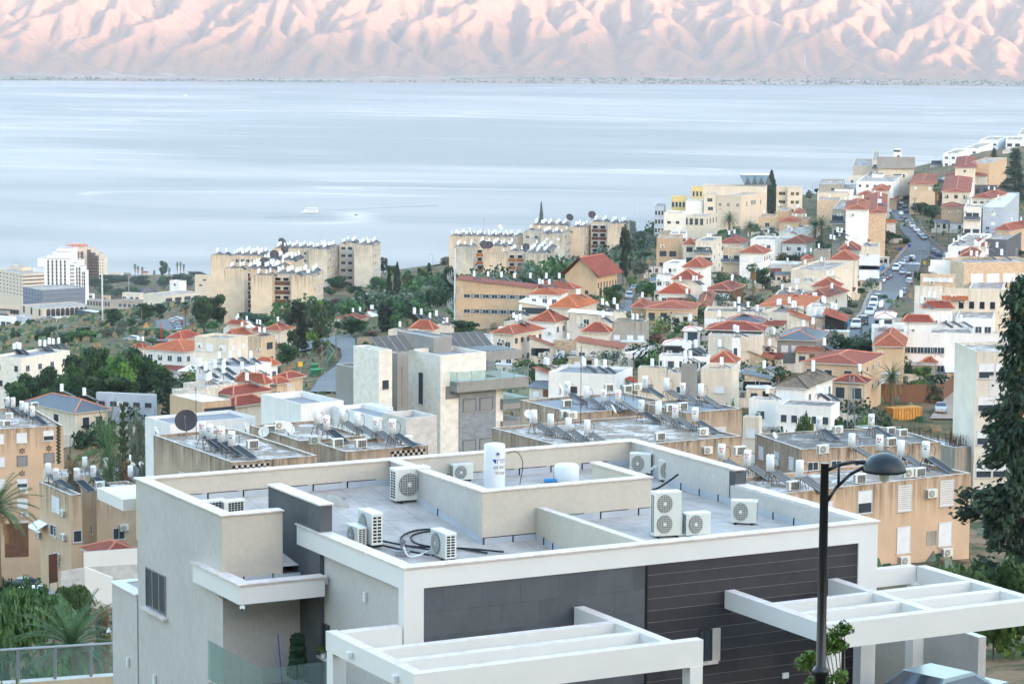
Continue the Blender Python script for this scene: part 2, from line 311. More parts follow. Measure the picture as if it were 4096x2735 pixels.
def remember(root):
 """note the children once so that copying is quick"""
 for ob in bpy.data.objects:
  if ob.parent is not None: KIDS.setdefault(ob.parent.name, [])
 def rec(o):
  KIDS[o.name] = [c for c in COL.objects if c.parent is o]
  for c in KIDS[o.name]: rec(c)
 rec(root)
def place(proto, loc, rz, label, group=None, sc=1., first=None):
 """the first call uses the built thing itself, later calls a copy"""
 if proto.name not in USED: USED.add(proto.name); o = proto
 else: o = copy_tree(proto)
 o.location = loc; o.rotation_euler[2] = rz
 o.scale = (sc,)*3 if isinstance(sc, (int, float)) else sc
 o['label'] = label
 if group: o['group'] = group
 elif 'group' in o: del o['group']
 return o
def rotz(x, y, a): return (x*math.cos(a)-y*math.sin(a), x*math.sin(a)+y*math.cos(a))
def gridmesh(X, Y, Z, mat):
 ny, nx = X.shape; me = bpy.data.meshes.new('grid')
 v = np.stack([X, Y, Z], -1).reshape(-1, 3); i = np.arange(ny*nx).reshape(ny, nx)
 f = np.stack([i[:-1,:-1], i[:-1,1:], i[1:,1:], i[1:,:-1]], -1).reshape(-1, 4)
 me.vertices.add(len(v)); me.vertices.foreach_set('co', v.ravel().astype(np.float32))
 me.loops.add(f.size); me.loops.foreach_set('vertex_index', f.ravel().astype(np.int32))
 me.polygons.add(len(f)); me.polygons.foreach_set('loop_start', np.arange(0, f.size, 4, dtype=np.int32))
 me.update(calc_edges=True); me.polygons.foreach_set('use_smooth', [True]*len(f)); me.materials.append(mat); return me
m, n = newmat('dry_hillside_ground'); p = obj_pos(n)
a = n.noise(p, .02, 6.); b = n.noise(p, .22, 6., .7); c = n.noise(p, 1.1, 4.)
col = n.mix(n.ramp(a, [(.4, 0.), (.6, 1.)]), lin((150, 124, 98)), lin((112, 104, 78)))
col = n.mix(n.ramp(b, [(.47, 0.), (.6, 1.)]), col, lin((70, 82, 54)))
n.out(n.mix(.5, col, c, 'MULTIPLY'), .95, b, .6, bd=.3, spec=.1); M['ground'] = m
ys = [-320.]
while ys[-1] < 3050: ys.append(ys[-1]+3.+max(0, ys[-1])*.011)
ys = np.array(ys); us = np.linspace(-1, 1, 190)
Yg, Ug = np.meshgrid(ys, us, indexing='ij'); Xg = Ug*(np.abs(Yg)*.3+230)
Zg = hgt(Xg, Yg)
tag(link('ground', gridmesh(Xg, Yg, Zg, M['ground'])), kind='structure')
m, n = newmat('western_shade_hill_ground'); n.out(n.mix(n.noise(obj_pos(n), .01), lin((150, 128, 98)), lin((90, 92, 62))), 1.); M['whill'] = m
hx = np.linspace(-9000, 9000, 40); hd = np.linspace(330, 7000, 30); Dh, Xh = np.meshgrid(hd, hx, indexing='ij')
sx, sy = sv.x/math.hypot(sv.x, sv.y), sv.y/math.hypot(sv.x, sv.y)
rngh = np.random.RandomState(3); prof = 236+(1000-236)*np.clip((Dh-330)/4300, 0, 1)**1.25*np.where(Dh > 4700, 1-(Dh-4700)/5200, 1)
prof[0] = -60
tag(link('western_shade_hill', gridmesh(Dh*sx - Xh*sy, Dh*sy + Xh*sx, prof+rngh.rand(*Dh.shape)*12*np.clip((Dh-500)/2000, 0, 1), M['whill'])), kind='structure')  # unseen hill added to shade the town; crest raised to cut sunset glow
m, n = newmat('lake_water'); p = obj_pos(n)
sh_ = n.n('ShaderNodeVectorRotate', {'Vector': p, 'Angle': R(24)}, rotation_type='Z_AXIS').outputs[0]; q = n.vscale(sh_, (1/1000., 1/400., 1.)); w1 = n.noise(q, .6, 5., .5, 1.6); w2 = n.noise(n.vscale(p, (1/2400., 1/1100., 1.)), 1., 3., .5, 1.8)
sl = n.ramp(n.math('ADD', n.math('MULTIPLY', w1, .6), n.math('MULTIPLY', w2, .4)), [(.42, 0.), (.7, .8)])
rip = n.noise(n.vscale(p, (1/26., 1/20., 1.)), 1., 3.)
LAKE_A, LAKE_B = (110, 102, 102), (160, 138, 142)  # streaks put the paler sky reflection of calm water into the base colour
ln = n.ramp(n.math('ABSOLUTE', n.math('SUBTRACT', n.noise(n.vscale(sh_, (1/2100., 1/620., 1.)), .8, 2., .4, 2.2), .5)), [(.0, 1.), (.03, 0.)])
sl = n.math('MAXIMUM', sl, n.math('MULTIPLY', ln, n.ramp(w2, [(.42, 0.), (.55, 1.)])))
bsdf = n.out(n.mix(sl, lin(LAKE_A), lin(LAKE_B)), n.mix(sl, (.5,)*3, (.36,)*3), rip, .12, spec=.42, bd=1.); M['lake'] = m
b = MB(); b.face([(-9000, 1200, 0), (9000, 1200, 0), (9000, 11800, 0), (-9000, 11800, 0)], 'lake'); tag(b.obj('lake'), kind='structure')
HN = (330, 210); SP = 21.
def far_hills():
 nx, ny = HN; rs = np.random.RandomState(11)
 X, Y = np.meshgrid((np.arange(nx)-nx/2)*SP, 11150+np.arange(ny)*SP)
 def vn(sc, seed):
  r_ = np.random.RandomState(seed); g = r_.rand(60, 80); u = (X/sc+30) % 78; v = ((Y-11000)/sc+2) % 58
  iu = u.astype(int); iv = v.astype(int); fu = u-iu; fv = v-iv; fu = fu*fu*(3-2*fu); fv = fv*fv*(3-2*fv)
  return (g[iv, iu]*(1-fu)+g[iv, iu+1]*fu)*(1-fv)+(g[iv+1, iu]*(1-fu)+g[iv+1, iu+1]*fu)*fv
 toe = 12050+300*(vn(900, 1)-.5)+160*(vn(300, 2)-.5)
 up = np.clip((Y-toe)/1500., 0, 1)
 h = np.clip((Y-11250)/1200., 0, 1.2)*14+np.clip(Y-toe, 0, 9e9)*.16+26*vn(160, 3)*np.clip((Y-toe)/300, 0, 1)+rs.rand(ny, nx)*2*up
 h = h.ravel(); N_ = nx*ny; I = np.arange(N_).reshape(ny, nx); uplift = (up*2.6*(.65+.7*vn(1100, 5))).ravel()
 base = (Y < toe).ravel()
 nb = [(-1, 0, 1), (1, 0, 1), (0, -1, 1), (0, 1, 1), (-1, -1, 1.414), (-1, 1, 1.414), (1, -1, 1.414), (1, 1, 1.414)]
 for it in range(48):
  H = h.reshape(ny, nx); best = np.zeros((ny, nx)); rc = I.copy(); ds = np.ones((ny, nx))*SP
  Pd = np.pad(H, 1, mode='edge'); Ip = np.pad(I, 1, mode='edge')
  for dy, dx, l in nb:
   s_ = (H-Pd[1+dy:ny+1+dy, 1+dx:nx+1+dx])/(l*SP); k = s_ > best
   best[k] = s_[k]; rc[k] = Ip[1+dy:ny+1+dy, 1+dx:nx+1+dx][k]; ds[k] = l*SP
  rcf = rc.ravel().tolist(); o = np.argsort(h); A = [1.]*N_; ol = o.tolist()
  for i in reversed(ol):
   j = rcf[i]
   if j != i: A[j] += A[i]
  hn = h+uplift; cc = (.05*np.sqrt(np.array(A))*SP/ds.ravel()).tolist(); hl = hn.tolist(); bl = base.tolist()
  for i in ol:
   j = rcf[i]
   if j != i and not bl[i] and hl[j] < hl[i]:
    c_ = cc[i]*10; hl[i] = (hl[i]+c_*hl[j])/(1+c_)
  h = np.array(hl); H = h.reshape(ny, nx)
  L = (np.roll(H, 1, 0)+np.roll(H, -1, 0)+np.roll(H, 1, 1)+np.roll(H, -1, 1))/4-H; L[0] = L[-1] = 0; L[:, 0] = L[:, -1] = 0
  H = H+L*.13; h = H.ravel(); h[base] = (np.clip((Y-11250)/1200., 0, 1.2)*14).ravel()[base]
 H = h.reshape(ny, nx); fl = np.clip((Y-11250)/1200., 0, 1.2)*14
 for _ in range(1):
  L = (np.roll(H, 1, 0)+np.roll(H, -1, 0)+np.roll(H, 1, 1)+np.roll(H, -1, 1))/4-H; L[0] = L[-1] = 0; L[:, 0] = L[:, -1] = 0; H = H+L*.6
 r_ = int((14150-11150)/SP); k_ = 400/(H[r_, 60:-60].mean()-17)*.55; 
 H = fl+(H-fl)*k_+6*(vn(60, 8)-.5)*1.5*np.clip((H-20)/60, 0, 1)+np.clip(Y-toe, 0, 9e9)*  .1
 return X, Y, H
Xf, Yf, Hf = far_hills()
m, n = newmat('far_hill_dry_grass'); p = obj_pos(n)
a = n.noise(p, .004, 6., .6); b_ = n.noise(p, .03, 6., .75); c = n.noise(p, .09, 4., .8)
col = n.mix(n.ramp(a, [(.35, 0.), (.7, 1.)]), lin((172, 130, 104)), lin((150, 118, 98)))
col = n.mix(n.math('MULTIPLY', n.ramp(c, [(.52, 0.), (.6, 1.)]), .6), col, lin((92, 88, 78)))
col = n.mix(n.math('MULTIPLY', n.ramp(b_, [(.6, 0.), (.7, 1.)]), .5), col, lin((88, 96, 80)))
zz = n.n('ShaderNodeSeparateXYZ', {0: p}).outputs[2]
fld = n.n('ShaderNodeTexVoronoi', {'Vector': n.vscale(p, (1/420., 1/150., 0.)), 'Scale': 1.}, feature='F1').outputs['Color']
fl = n.ramp(n.n('ShaderNodeSeparateColor', {0: fld}).outputs[0], [(0., (.3, .2, .15)), (.35, (.38, .28, .22)), (.6, (.14, .17, .1)), (.8, (.5, .46, .4))], 'CONSTANT')
col = n.mix(n.n('ShaderNodeMapRange', {0: zz, 1: 12., 2: 16., 3: .6, 4: 0.}).outputs[0], col, fl)
n.out(col, 1., b_, .9, bd=9., spec=.05); M['farhill'] = m
Zf = Hf.copy()
X2 = (Xf[:, :-1]+Xf[:, 1:])/2
def up2(A):
 ny, nx = A.shape; B = np.zeros((2*ny-1, 2*nx-1)); B[::2, ::2] = A; B[1::2, ::2] = (A[1:]+A[:-1])/2; B[:, 1::2] = (B[:, :-2:2]+B[:, 2::2])/2; return B
Xu, Yu, Zu = up2(Xf), up2(Yf), up2(Zf)
rz_ = np.random.RandomState(5).rand(*Zu.shape); rz_ = (rz_+np.roll(rz_, 1, 0)+np.roll(rz_, 1, 1)+np.roll(rz_, -1, 0)+np.roll(rz_, -1, 1))/5-.5
Zu = Zu+rz_*5*np.clip((Zu-16)/40, 0, 1)
Zu = np.where(Yu < 11290, -6+(Yu-11150)*.05, Zu)
tag(link('far_hills', gridmesh(Xu, Yu, Zu, M['farhill'])), kind='structure')
def zfar(x, y):
 i = int(np.clip((y-11150)/SP, 0, HN[1]-1)); j = int(np.clip(x/SP+HN[0]/2, 0, HN[0]-1)); return Zf[i, j]
bt = MB(); rs = random.Random(4)
for k in range(1500):
 x = rs.uniform(-2500, 2500); dens = .5+.5*math.sin(x/160.)*math.sin(x/71.+1)+(.45 if x > 150 else .1)
 if rs.random() > dens*(.5 if x < 0 else 1): continue
 y = 11300+abs(rs.gauss(0, 1))*(130 if x < 100 else 260)+rs.choice([0, 0, 330 if x > -300 else 0]); hh = rs.uniform(3, 8)*(1.6 if rs.random() < .12 else 1); w = rs.uniform(5, 14)
 z0 = max(1, zfar(x, y))
 for q_ in range(3):
  cx_, cz = x+rs.uniform(-w, w), z0+hh*rs.uniform(.3, .8); r_ = rs.uniform(.35, .6)*hh
  pts = [(cx_+r_*math.cos(t)*rs.uniform(.7, 1.2), y+rs.uniform(-3, 3), cz+r_*.8*math.sin(t)*rs.uniform(.7, 1.2)) for t in (0, 1.2, 2.5, 3.8, 5)]
  c_ = (cx_, y-4, cz)
  for i in range(5): bt.face([c_, pts[i], pts[(i+1) % 5]], 'leafd')
tag(bt.obj('shore_trees'), 'hazy belt of grey-green trees along the far shore under the pink hills', 'trees', kind='stuff')
m, n = newmat('haze_air')
pv_ = n.n('ShaderNodeVolumePrincipled', {'Color': (.88, .89, .98, 1), 'Density': 5.6e-5, 'Anisotropy': .2})
o_ = n.n('ShaderNodeOutputMaterial'); n.t.links.new(pv_.outputs[0], o_.inputs['Volume']); M['haze'] = m
b = MB(); b.box(-13000, 13000, -9000, 16200, -34, 1500, 'haze'); tag(b.obj('haze'), 'pale haze over the lake', 'haze', kind='stuff')
ROADP = []
def drape(name, pairs, mat, lift=.25, sub=6, kind='structure', n=5):
 b = MB(); L = [(G(*a), G(*c)) for a, c in pairs]; rows = []
 for (a0, b0), (a1, b1) in zip(L[:-1], L[1:]):
  for i in range(sub):
   t = i/sub; rows.append((a0.lerp(a1, t), b0.lerp(b1, t)))
 rows.append(L[-1]); gr = []
 for a_, b_ in rows:
  gr.append([ (lambda q: Vector((q.x, q.y, max(gz(q.x, q.y), gz(q.x+1.5, q.y), gz(q.x, q.y+1.5))+lift)))(a_.lerp(b_, j/n)) for j in range(n+1)])
 for a_, b_ in rows: c_ = (a_+b_)/2; ROADP.append((c_.x, c_.y, (a_-b_).length/2+1.5))
 for r0, r1 in zip(gr[:-1], gr[1:]):
  for j in range(n): b.face([r0[j], r0[j+1], r1[j+1], r1[j]], mat)
 o = b.obj(name); tag(o, kind=kind); return o, rows
K = lambda k, *pr: [((k, a, b_), (k, c, d)) for a, b_, c, d in pr]
drape('street', K('j', (540,690,760,700), (640,600,860,600), (765,500,975,500), (880,350,1090,330), (930,200,1210,180), (985,120,1330,60))+K('e', (1010,1400,1360,1380), (1150,1290,1420,1250), (1230,1190,1520,1190), (1290,1120,1500,1090), (1260,1030,1440,1020), (1215,960,1360,960), (1175,880,1305,860), (1120,800,1290,790), (1150,745,1280,740)), 'asph')
drape('pavement', K('j', (520,680,540,690), (615,590,640,600), (735,490,765,500), (850,345,880,350), (905,195,930,200), (960,110,985,120))+K('e', (980,1390,1010,1400), (1120,1285,1150,1290), (1200,1185,1230,1190), (1270,1118,1290,1120)), 'pave', .38)
drape('side_street', K('e', (1440,1190,1500,1100), (1520,1230,1570,1130), (1600,1280,1640,1200)), 'asph', .27)
drape('street', K('b', (500,1275,500,1345), (700,1240,700,1330), (1000,1200,1000,1270), (1180,1160,1200,1225), (1390,1130,1420,1200)), 'asph')
drape('street', K('b', (1180,1200,1420,1180), (1290,1270,1430,1250), (1300,1350,1420,1330), (1235,1430,1400,1430), (1130,1500,1250,1510))+K('g', (560,750,740,740), (480,860,760,860)), 'asph', .29)
drape('hill_road', K('b', (1860,520,1890,560), (2050,475,2060,515), (2240,435,2240,475)), 'asph')
drape('car_park', K('a', (1420,1000,1700,965), (1440,1080,1760,1060), (1400,1190,1700,1190)), 'asph')
drape('car_park', K('b', (1330,830,1640,700), (1480,860,1750,720)), 'asph', .27)
drape('dirt_lane', K('j', (1870,790,1990,790), (1800,930,1900,930), (1660,1100,1890,1090), (1540,1240,1890,1240), (1480,1330,1890,1330)), 'pave')
drape('lane', K('c', (1770,1150,1890,1150), (1810,1050,1900,1050), (1850,950,1935,950), (1890,880,1945,880)), 'asph')
for i in range(6):
 a_ = ('e', 1240+i*28, 1277); b2 = MB(); p0 = G(*a_); z = gz(p0.x, p0.y)+.5
 b2.face([(p0.x-.5, p0.y-2.5, gz(p0.x, p0.y-2.5)+.34), (p0.x+.5, p0.y-2.5, gz(p0.x, p0.y-2.5)+.34), (p0.x+.5, p0.y+2.5, gz(p0.x, p0.y+2.5)+.34), (p0.x-.5, p0.y+2.5, gz(p0.x, p0.y+2.5)+.34)], 'mark'); tag(b2.obj('road_marking'), kind='structure')
HTH = R(28.12); HO = Vector((-2.507, 62., CAMH-12.676)); ZB = -5.6   # local z = 0 at the top of the front parapet
house = thing('modern_house', HO+Vector((0, 0, ZB)), 'modern white and grey flat-roofed house with dark stone cladding, nearest the viewer', 'house', HTH)
def hb(name, boxes, parent=None, mat='fwhite', top=None):
 b = MB()
 for q in boxes:
  mm = q[6] if len(q) > 6 else mat; tt = q[7] if len(q) > 7 else top
  b.box(q[0], q[1], q[2], q[3], q[4]-ZB, q[5]-ZB, mm, tt)
 return b.obj(name, house if parent is None else parent)
def HL(u, v, z=0.): return house_pt(u, v, z)
def house_pt(u, v, z): x, y = rotz(u, v, HTH); return Vector((HO.x+x, HO.y+y, HO.z+z))
RF = -1.15
hb('wall', [(.14, 13.5, .16, 6.3, ZB, -1.3), (.14, 13.5, 6.3, 12.2, ZB, -1.3), (-2.1, .14, 6.15, 12.3, -12, -1.3)], mat='fgrey')
FR = -.64
def zf(u, v):
 if u > 10.6 or (u > 7.1 and v < 6.4): return FR+max(0, v-9)*.1
 if 5.5 < u and v > 6.5: return -.34
 return max(-1.2, -.30-.130*(12.1-v))
b = MB()
def deck(u0, u1, v0, v1):
 P4 = [(u0, v0), (u1, v0), (u1, v1), (u0, v1)]; e_ = (u0+u1)/2; b.face([(u, v, (max(-1.2, -.30-.130*(12.1-v)) if e_ < 5.5 else zf(e_, (v0+v1)/2))-ZB) for u, v in P4], 'bit')
deck(-1.9, 5.45, 6.2, 12.15); deck(.2, 7.1, .2, 5.18); b.face([(u, v, z-ZB) for u, v, z in ((.2, 5.18, -1.2), (5.45, 5.18, -1.2), (5.45, 6.45, -1.035), (.2, 6.45, -1.035))], 'bit'); b.face([(u, v, z-ZB) for u, v, z in ((5.45, 5.18, -1.2), (7.1, 5.18, -1.2), (7.1, 6.45, -1.035), (5.45, 6.45, -1.035))], 'bit')
deck(7.1, 13.4, .2, 6.45); deck(10.6, 13.4, 6.45, 9.); b.face([(u, v, z-ZB) for u, v, z in ((10.6, 9., FR), (13.4, 9., FR), (13.4, 12.15, FR+.315), (10.6, 12.15, FR+.315))], 'bit'); deck(5.45, 10.6, 6.5, 12.15)
b.obj('roof_deck', house)
T = .30
hb('parapet', [(0, 13.62, 0, T, -.54, -.035), (0, .30, T, 6.3, -.54, -.035), (13.32, 13.62, T, 6.3, -.54, -.035)])
hb('parapet_lining', [(.302, 13.31, .303, .32, RF, -.036), (.303, .32, .33, 4.8, RF, -.036)], mat='fcream')
hb('column', [(0, .52, 0, T, ZB, -.54)]); hb('column', [(13.02, 13.62, 0, T, ZB, -.54), (13.3, 13.62, T, 1.2, ZB, -.54)])
hb('rear_parapet', [(-2.1, 13.62, 12.1, 12.4, -1.3, .375, 'fcream'), (-2.1, -1.82, 6.45, 12.1, -1.3, .375, 'fgrey'), (-2.1, -.457, 6.15, 6.45, RF-.6, .375, 'fcream'), (13.34, 13.62, 6.42, 12.1, RF-1., .375, 'fgrey'), (13.2, 13.45, .3, 6.4, RF-.15, -.04, 'fgrey'), (.14, .3, .3, 6.15, -1.3, -.54, 'fgrey'), (.3, 13.3, .16, .3, -1.3, -.54, 'fgrey')])
hb('pier', [(13.3, 13.64, 6.28, 6.62, -.42, .33, 'slab')])
hb('coping', [(-.04, 13.68, -.05, .34, -.035, 0), (-.04, .34, .34, 6.35, -.035, 0), (13.28, 13.68, .34, 6.3, -.035, 0), (-2.15, 13.68, 12.06, 12.46, .375, .41), (-2.15, -1.78, 6.5, 12.06, .375, .41), (-2.15, -.42, 6.1, 6.5, .375, .41), (13.3, 13.68, 6.32, 12.06, .375, .41)], mat='coping')
b = sb = MB()
def up_line(axis, c, a0, a1, side, seams):
 N_ = 8
 for i in range(N_):
  p, q = a0+(a1-a0)*i/N_, a0+(a1-a0)*(i+1)/N_
  g = lambda s_: (s_, c) if axis == 'v' else (c, s_)
  (u0, v0), (u1, v1) = g(p), g(q); e_ = side*.12
  z0 = zf(u0+(0 if axis == 'v' else e_), v0+(e_ if axis == 'v' else 0))-ZB; z1 = zf(u1+(0 if axis == 'v' else e_), v1+(e_ if axis == 'v' else 0))-ZB
  d = side*.012; o_ = (0, d) if axis == 'v' else (d, 0)
  b.face([(u0+o_[0], v0+o_[1], z0), (u1+o_[0], v1+o_[1], z1), (u1+o_[0], v1+o_[1], z1+.19), (u0+o_[0], v0+o_[1], z0+.19)], 'bitup')
 for s_ in seams:
  u, v = (s_, c) if axis == 'v' else (c, s_); z0 = zf(u+(0 if axis == 'v' else side*.12), v+(side*.12 if axis == 'v' else 0))-ZB; d = side*.02
  if axis == 'v': sb.box(u, u+.04, min(v, v+d), max(v, v+d), z0-.02, z0+.2, 'seam')
  else: sb.box(min(u, u+d), max(u, u+d), v, v+.05, z0-.02, z0+.2, 'seam')
  if axis == 'v': sb.box(u, u+.9, min(v, v+d), max(v, v+d), z0+.185, z0+.2, 'seam')
up_line('v', 12.1, -1.8, 5.4, -1, [-1.2+i*1.05 for i in range(6)]); up_line('v', 12.1, 5.66, 13.3, -1, [6.4+i*1.05 for i in range(6)])
up_line('u', 13.34, 6.5, 12.05, -1, [7.2, 8.2, 9.2, 10.2, 11.2]); up_line('u', 13.2, .4, 6.4, -1, [1.2, 2.2, 3.2, 4.2, 5.2])
up_line('v', 6.4, 5.4, 7.0, -1, [5.42, 6.3]); up_line('v', 6.4, 7.3, 10.6, -1, [7.6, 9., 10.2]); up_line('u', 5.4, 6.4, 12., -1, [9.0]); up_line('u', 7.02, .4, 6.3, -1, [5.9, 5.4])
b.obj('upstand', house)
hb('stair_head', [(5.4, 10.63, 6.4, 6.65, -1.3, .365, 'fcream'), (5.4, 5.65, 6.65, 12.06, -1.3, .365, 'fgrey'), (10.38, 10.63, 6.65, 9.24, -1.3, .365, 'fcream')])
hb('stair_head_coping', [(5.36, 10.67, 6.36, 6.70, .365, .4), (5.36, 5.72, 6.70, 12.06, .365, .4), (10.33, 10.67, 6.70, 9.3, .365, .4)], mat='coping')
hb('roof_divider', [(7.02, 7.26, .34, 6.38, RF, -.16, 'fcream', 'coping')])
hb('stone_fin', [(.02, .36, 4.9, 8.2, ZB, .68, 'slab')]); hb('fin_coping', [(-.02, .40, 4.86, 8.25, .68, .72)], mat='coping')
hb('cladding', [(.52, 6.64, .04, .16, ZB, -.54)], mat='slab'); hb('grooved_cladding', [(6.70, 8.2, .04, .16, ZB, -.54), (8.84, 13.02, .04, .16, ZB, -.54), (8.2, 8.84, .04, .16, -2.34, -.54), (8.2, 8.84, .04, .16, ZB, -3.18)], mat='slab2')
b = MB()
for i in range(13):
 z = -.81-.3*i
 for x0, x1 in ((6.70, 13.02),) if not (-3.18 < z < -2.3) else ((6.7, 8.2), (8.84, 13.02)): b.box(x0, x1, .030, .041, z-.005-ZB, z+.005-ZB, 'grille')
b.obj('groove_trim', house); b = MB(); b.box(6.64, 6.70, .02, .12, 0, -.54-ZB, 'black'); b.obj('downpipe', house)
def hwin(name, axis, c, a0, a1, z0, z1, depth=.12, bars=1, curtain=False):
 """window in a house wall; axis 'v' looks to the front, 'u' looks left"""
 fr, gl = MB(), MB(); e = .035
 def bx(B_, s0, s1, w0, w1, d0, d1, m):
  if axis == 'v': B_.box(s0, s1, c+d0, c+d1, w0-ZB, w1-ZB, m)
  else: B_.box(c+d0, c+d1, s0, s1, w0-ZB, w1-ZB, m)
 for s0, s1, w0, w1 in ((a0, a0+e, z0, z1), (a1-e, a1, z0, z1), (a0+e, a1-e, z0, z0+e), (a0+e, a1-e, z1-e, z1)): bx(fr, s0, s1, w0, w1, -.03, .02, 'framed' if not curtain else 'metal')
 for i in range(bars):
  x = a0+(a1-a0)*(i+1)/(bars+1); bx(fr, x-.025, x+.025, z0+e, z1-e, -.02, .015, 'framed' if not curtain else 'metal')
 bx(gl, a0+e, a1-e, z0+e, z1-e, -.008, .005, 'glass')
 f = fr.obj(name, house); gl.obj('pane', f)
 s = MB(); bx(s, a0-.12, a1+.12, z0-.07, z0-.005, -.14, .02, 'coping'); s.obj('sill', f); return f
hwin('window', 'u', -2.1, 10.16, 11.66, -3.0, -1.9, curtain=True, bars=2)
hwin('window', 'v', .03, 8.22, 8.6, -3.15, -2.36); hwin('window', 'u', .11, 4.55, 4.9, -3.15, -2.32)
hb('window_reveal', [(8.6, 8.83, -.02, .05, -3.17, -2.34, 'fcream')]); hb('window_reveal', [(.09, .139, 4.9, 5.3, -3.17, -2.32, 'fcream')])
hb('annex', [(-2.1, 2., 12.41, 14.4, -12, -2.86, 'fgrey', 'bit')]); hb('annex_coping', [(-2.16, -1.8, 12.41, 14.45, -2.86, -2.82), (-1.8, 2., 14.1, 14.45, -2.86, -2.82)], mat='fwhite')
hb('rear_canopy', [(-2.4, -.6, 12.6, 14.7, -.52, -.2, 'fwhite')])
hb('balcony_roof', [(-2.3, .0, 4.55, 4.85, -1.56, -1.08), (-2.3, -2.02, 4.85, 6.4, -1.56, -1.08), (-2.02, .13, 4.85, 6.14, -1.56, -1.42, 'fwhite', 'bit'), (-2.3, -2.12, 6.4, 7.7, -1.56, -1.08)])
hb('balcony_coping', [(-2.35, .02, 4.5, 4.9, -1.08, -1.045), (-2.35, -1.97, 4.9, 6.13, -1.08, -1.045), (-2.35, -2.11, 6.13, 7.75, -1.08, -1.045)], mat='coping')
b = MB()
for x in (-1.55, -.75): b.box(x, x+.03, 6.12, 6.14, -1.42-ZB, -1.2-ZB, 'seam')
b.obj('bitumen_seam', house)
hb('upstand', [(-2.0, .1, 6.125, 6.149, -1.42, -1.24)], mat='bitup')
hb('porch_wall', [(-.9, .12, 6.9, 7.1, ZB, -1.56, 'fcream')]); hb('porch_floor', [(-2.2, .13, 3.6, 6.9, ZB, -4.05, 'pave')])
hb('door', [(.06, .13, 5.0, 6.1, -4.0, -1.75, 'black')]); hb('door_surround', [(.08, .135, 6.1, 6.9, -4.0, -1.57, 'slab')])
b = MB()
for v0, v1 in ((3.62, 4.9), (4.94, 6.1), (6.14, 7.1)): b.box(-2.14, -2.12, v0, v1, -4.0-ZB, -2.98-ZB, 'rail')
for u0, u1 in ((-2.1, -1.2), (-1.16, -.2)): b.box(u0, u1, 3.58, 3.60, -4.0-ZB, -2.98-ZB, 'rail')
b.obj('glass_railing', house)
def pergola(name, x0, x1, xm, label, posts, bars, extra=()):
 t = thing(name, house_pt(x0, -4.2, ZB), label, 'pergola', HTH); zt, zb = -1.38, -1.84; o = (x0, -4.2)
 def pb(nm, qs, m='fwhite'):
  b = MB()
  for q in qs: b.box(q[0]-o[0], q[1]-o[0], q[2]-o[1], q[3]-o[1], q[4]-ZB, q[5]-ZB, m, 'coping' if nm != 'post' else None)
  return b.obj(nm, t)
 pb('front_beam', [(x0+.002, x1-.002, -4.42, -4.14, zb-.16, zt)])
 for x in xm: pb('cross_beam', [(x-.14, x+.14, -4.14, -.04 if x not in extra else .3, zb, zt)])
 for i, (p_, q_) in enumerate(bars):
  for y in (-1.86, -3.03): pb('rafter', [(p_, q_, y-.13, y+.13, zb+.06, zt-.012)])
 for x, y in posts: pb('post', [(x-.17, x+.17, y-.17, y+.17, ZB, zb-.002 if y > -4 else zb-.162)])
 return t
pl = pergola('pergola', -1.88, 5.54, (-1.74, 4.72), 'white open-topped pergola with two bays at the left of the nearest house front', [(5.35, -4.27), (-1.7, .1)], [(-1.6, 4.58)], extra=(-1.74,))
b = MB(); b.box(0.3, 1.78, 4.1, 4.4, -1.84-ZB, -1.38-ZB, 'fwhite', 'coping'); b.obj('rear_beam', pl)
pr = pergola('pergola', 8.9, 15.4, (8.6+.46, 12.2, 15.26), 'white open-topped pergola over the carport at the right of the nearest house', [(9.25, -4.25), (13.0, -.3), (15.1, .3)], [(9.2, 12.06), (12.34, 15.12)], extra=(15.26,))
b = MB(); b.box(13.65-8.9, 15.1-8.9, 4.5, 4.8, -1.84-ZB, -1.38-ZB, 'fwhite', 'coping'); b.obj('rear_beam', pr)
b = MB(); b.box(-6, 26, -12, 0, -.3, 0, 'pave'); o = b.obj('driveway', None, loc=HO+Vector((0, 0, ZB+.02)), rz=HTH); tag(o, kind='structure')
b = MB(); b.box(0, .25, 0, 7, 0, 2.6, 'fgrey', 'fwhite'); o = b.obj('garden_wall', None, loc=house_pt(15.8, -1.5, ZB), rz=HTH); tag(o, 'plain grey wall beside the carport under the right pergola', 'wall')
b = MB()
for i in range(14): b.box(0, 6, 0, .03, .08+i*.1, .15+i*.1, 'slate')
for x in (0, 1.5, 3, 4.5, 5.94): b.box(x, x+.06, .031, .09, 0, 1.55, 'framed')
o = b.obj('slatted_gate', None, loc=house_pt(12.6, -5.6, ZB), rz=HTH); tag(o, 'dark slatted metal gate at the bottom right corner', 'gate')


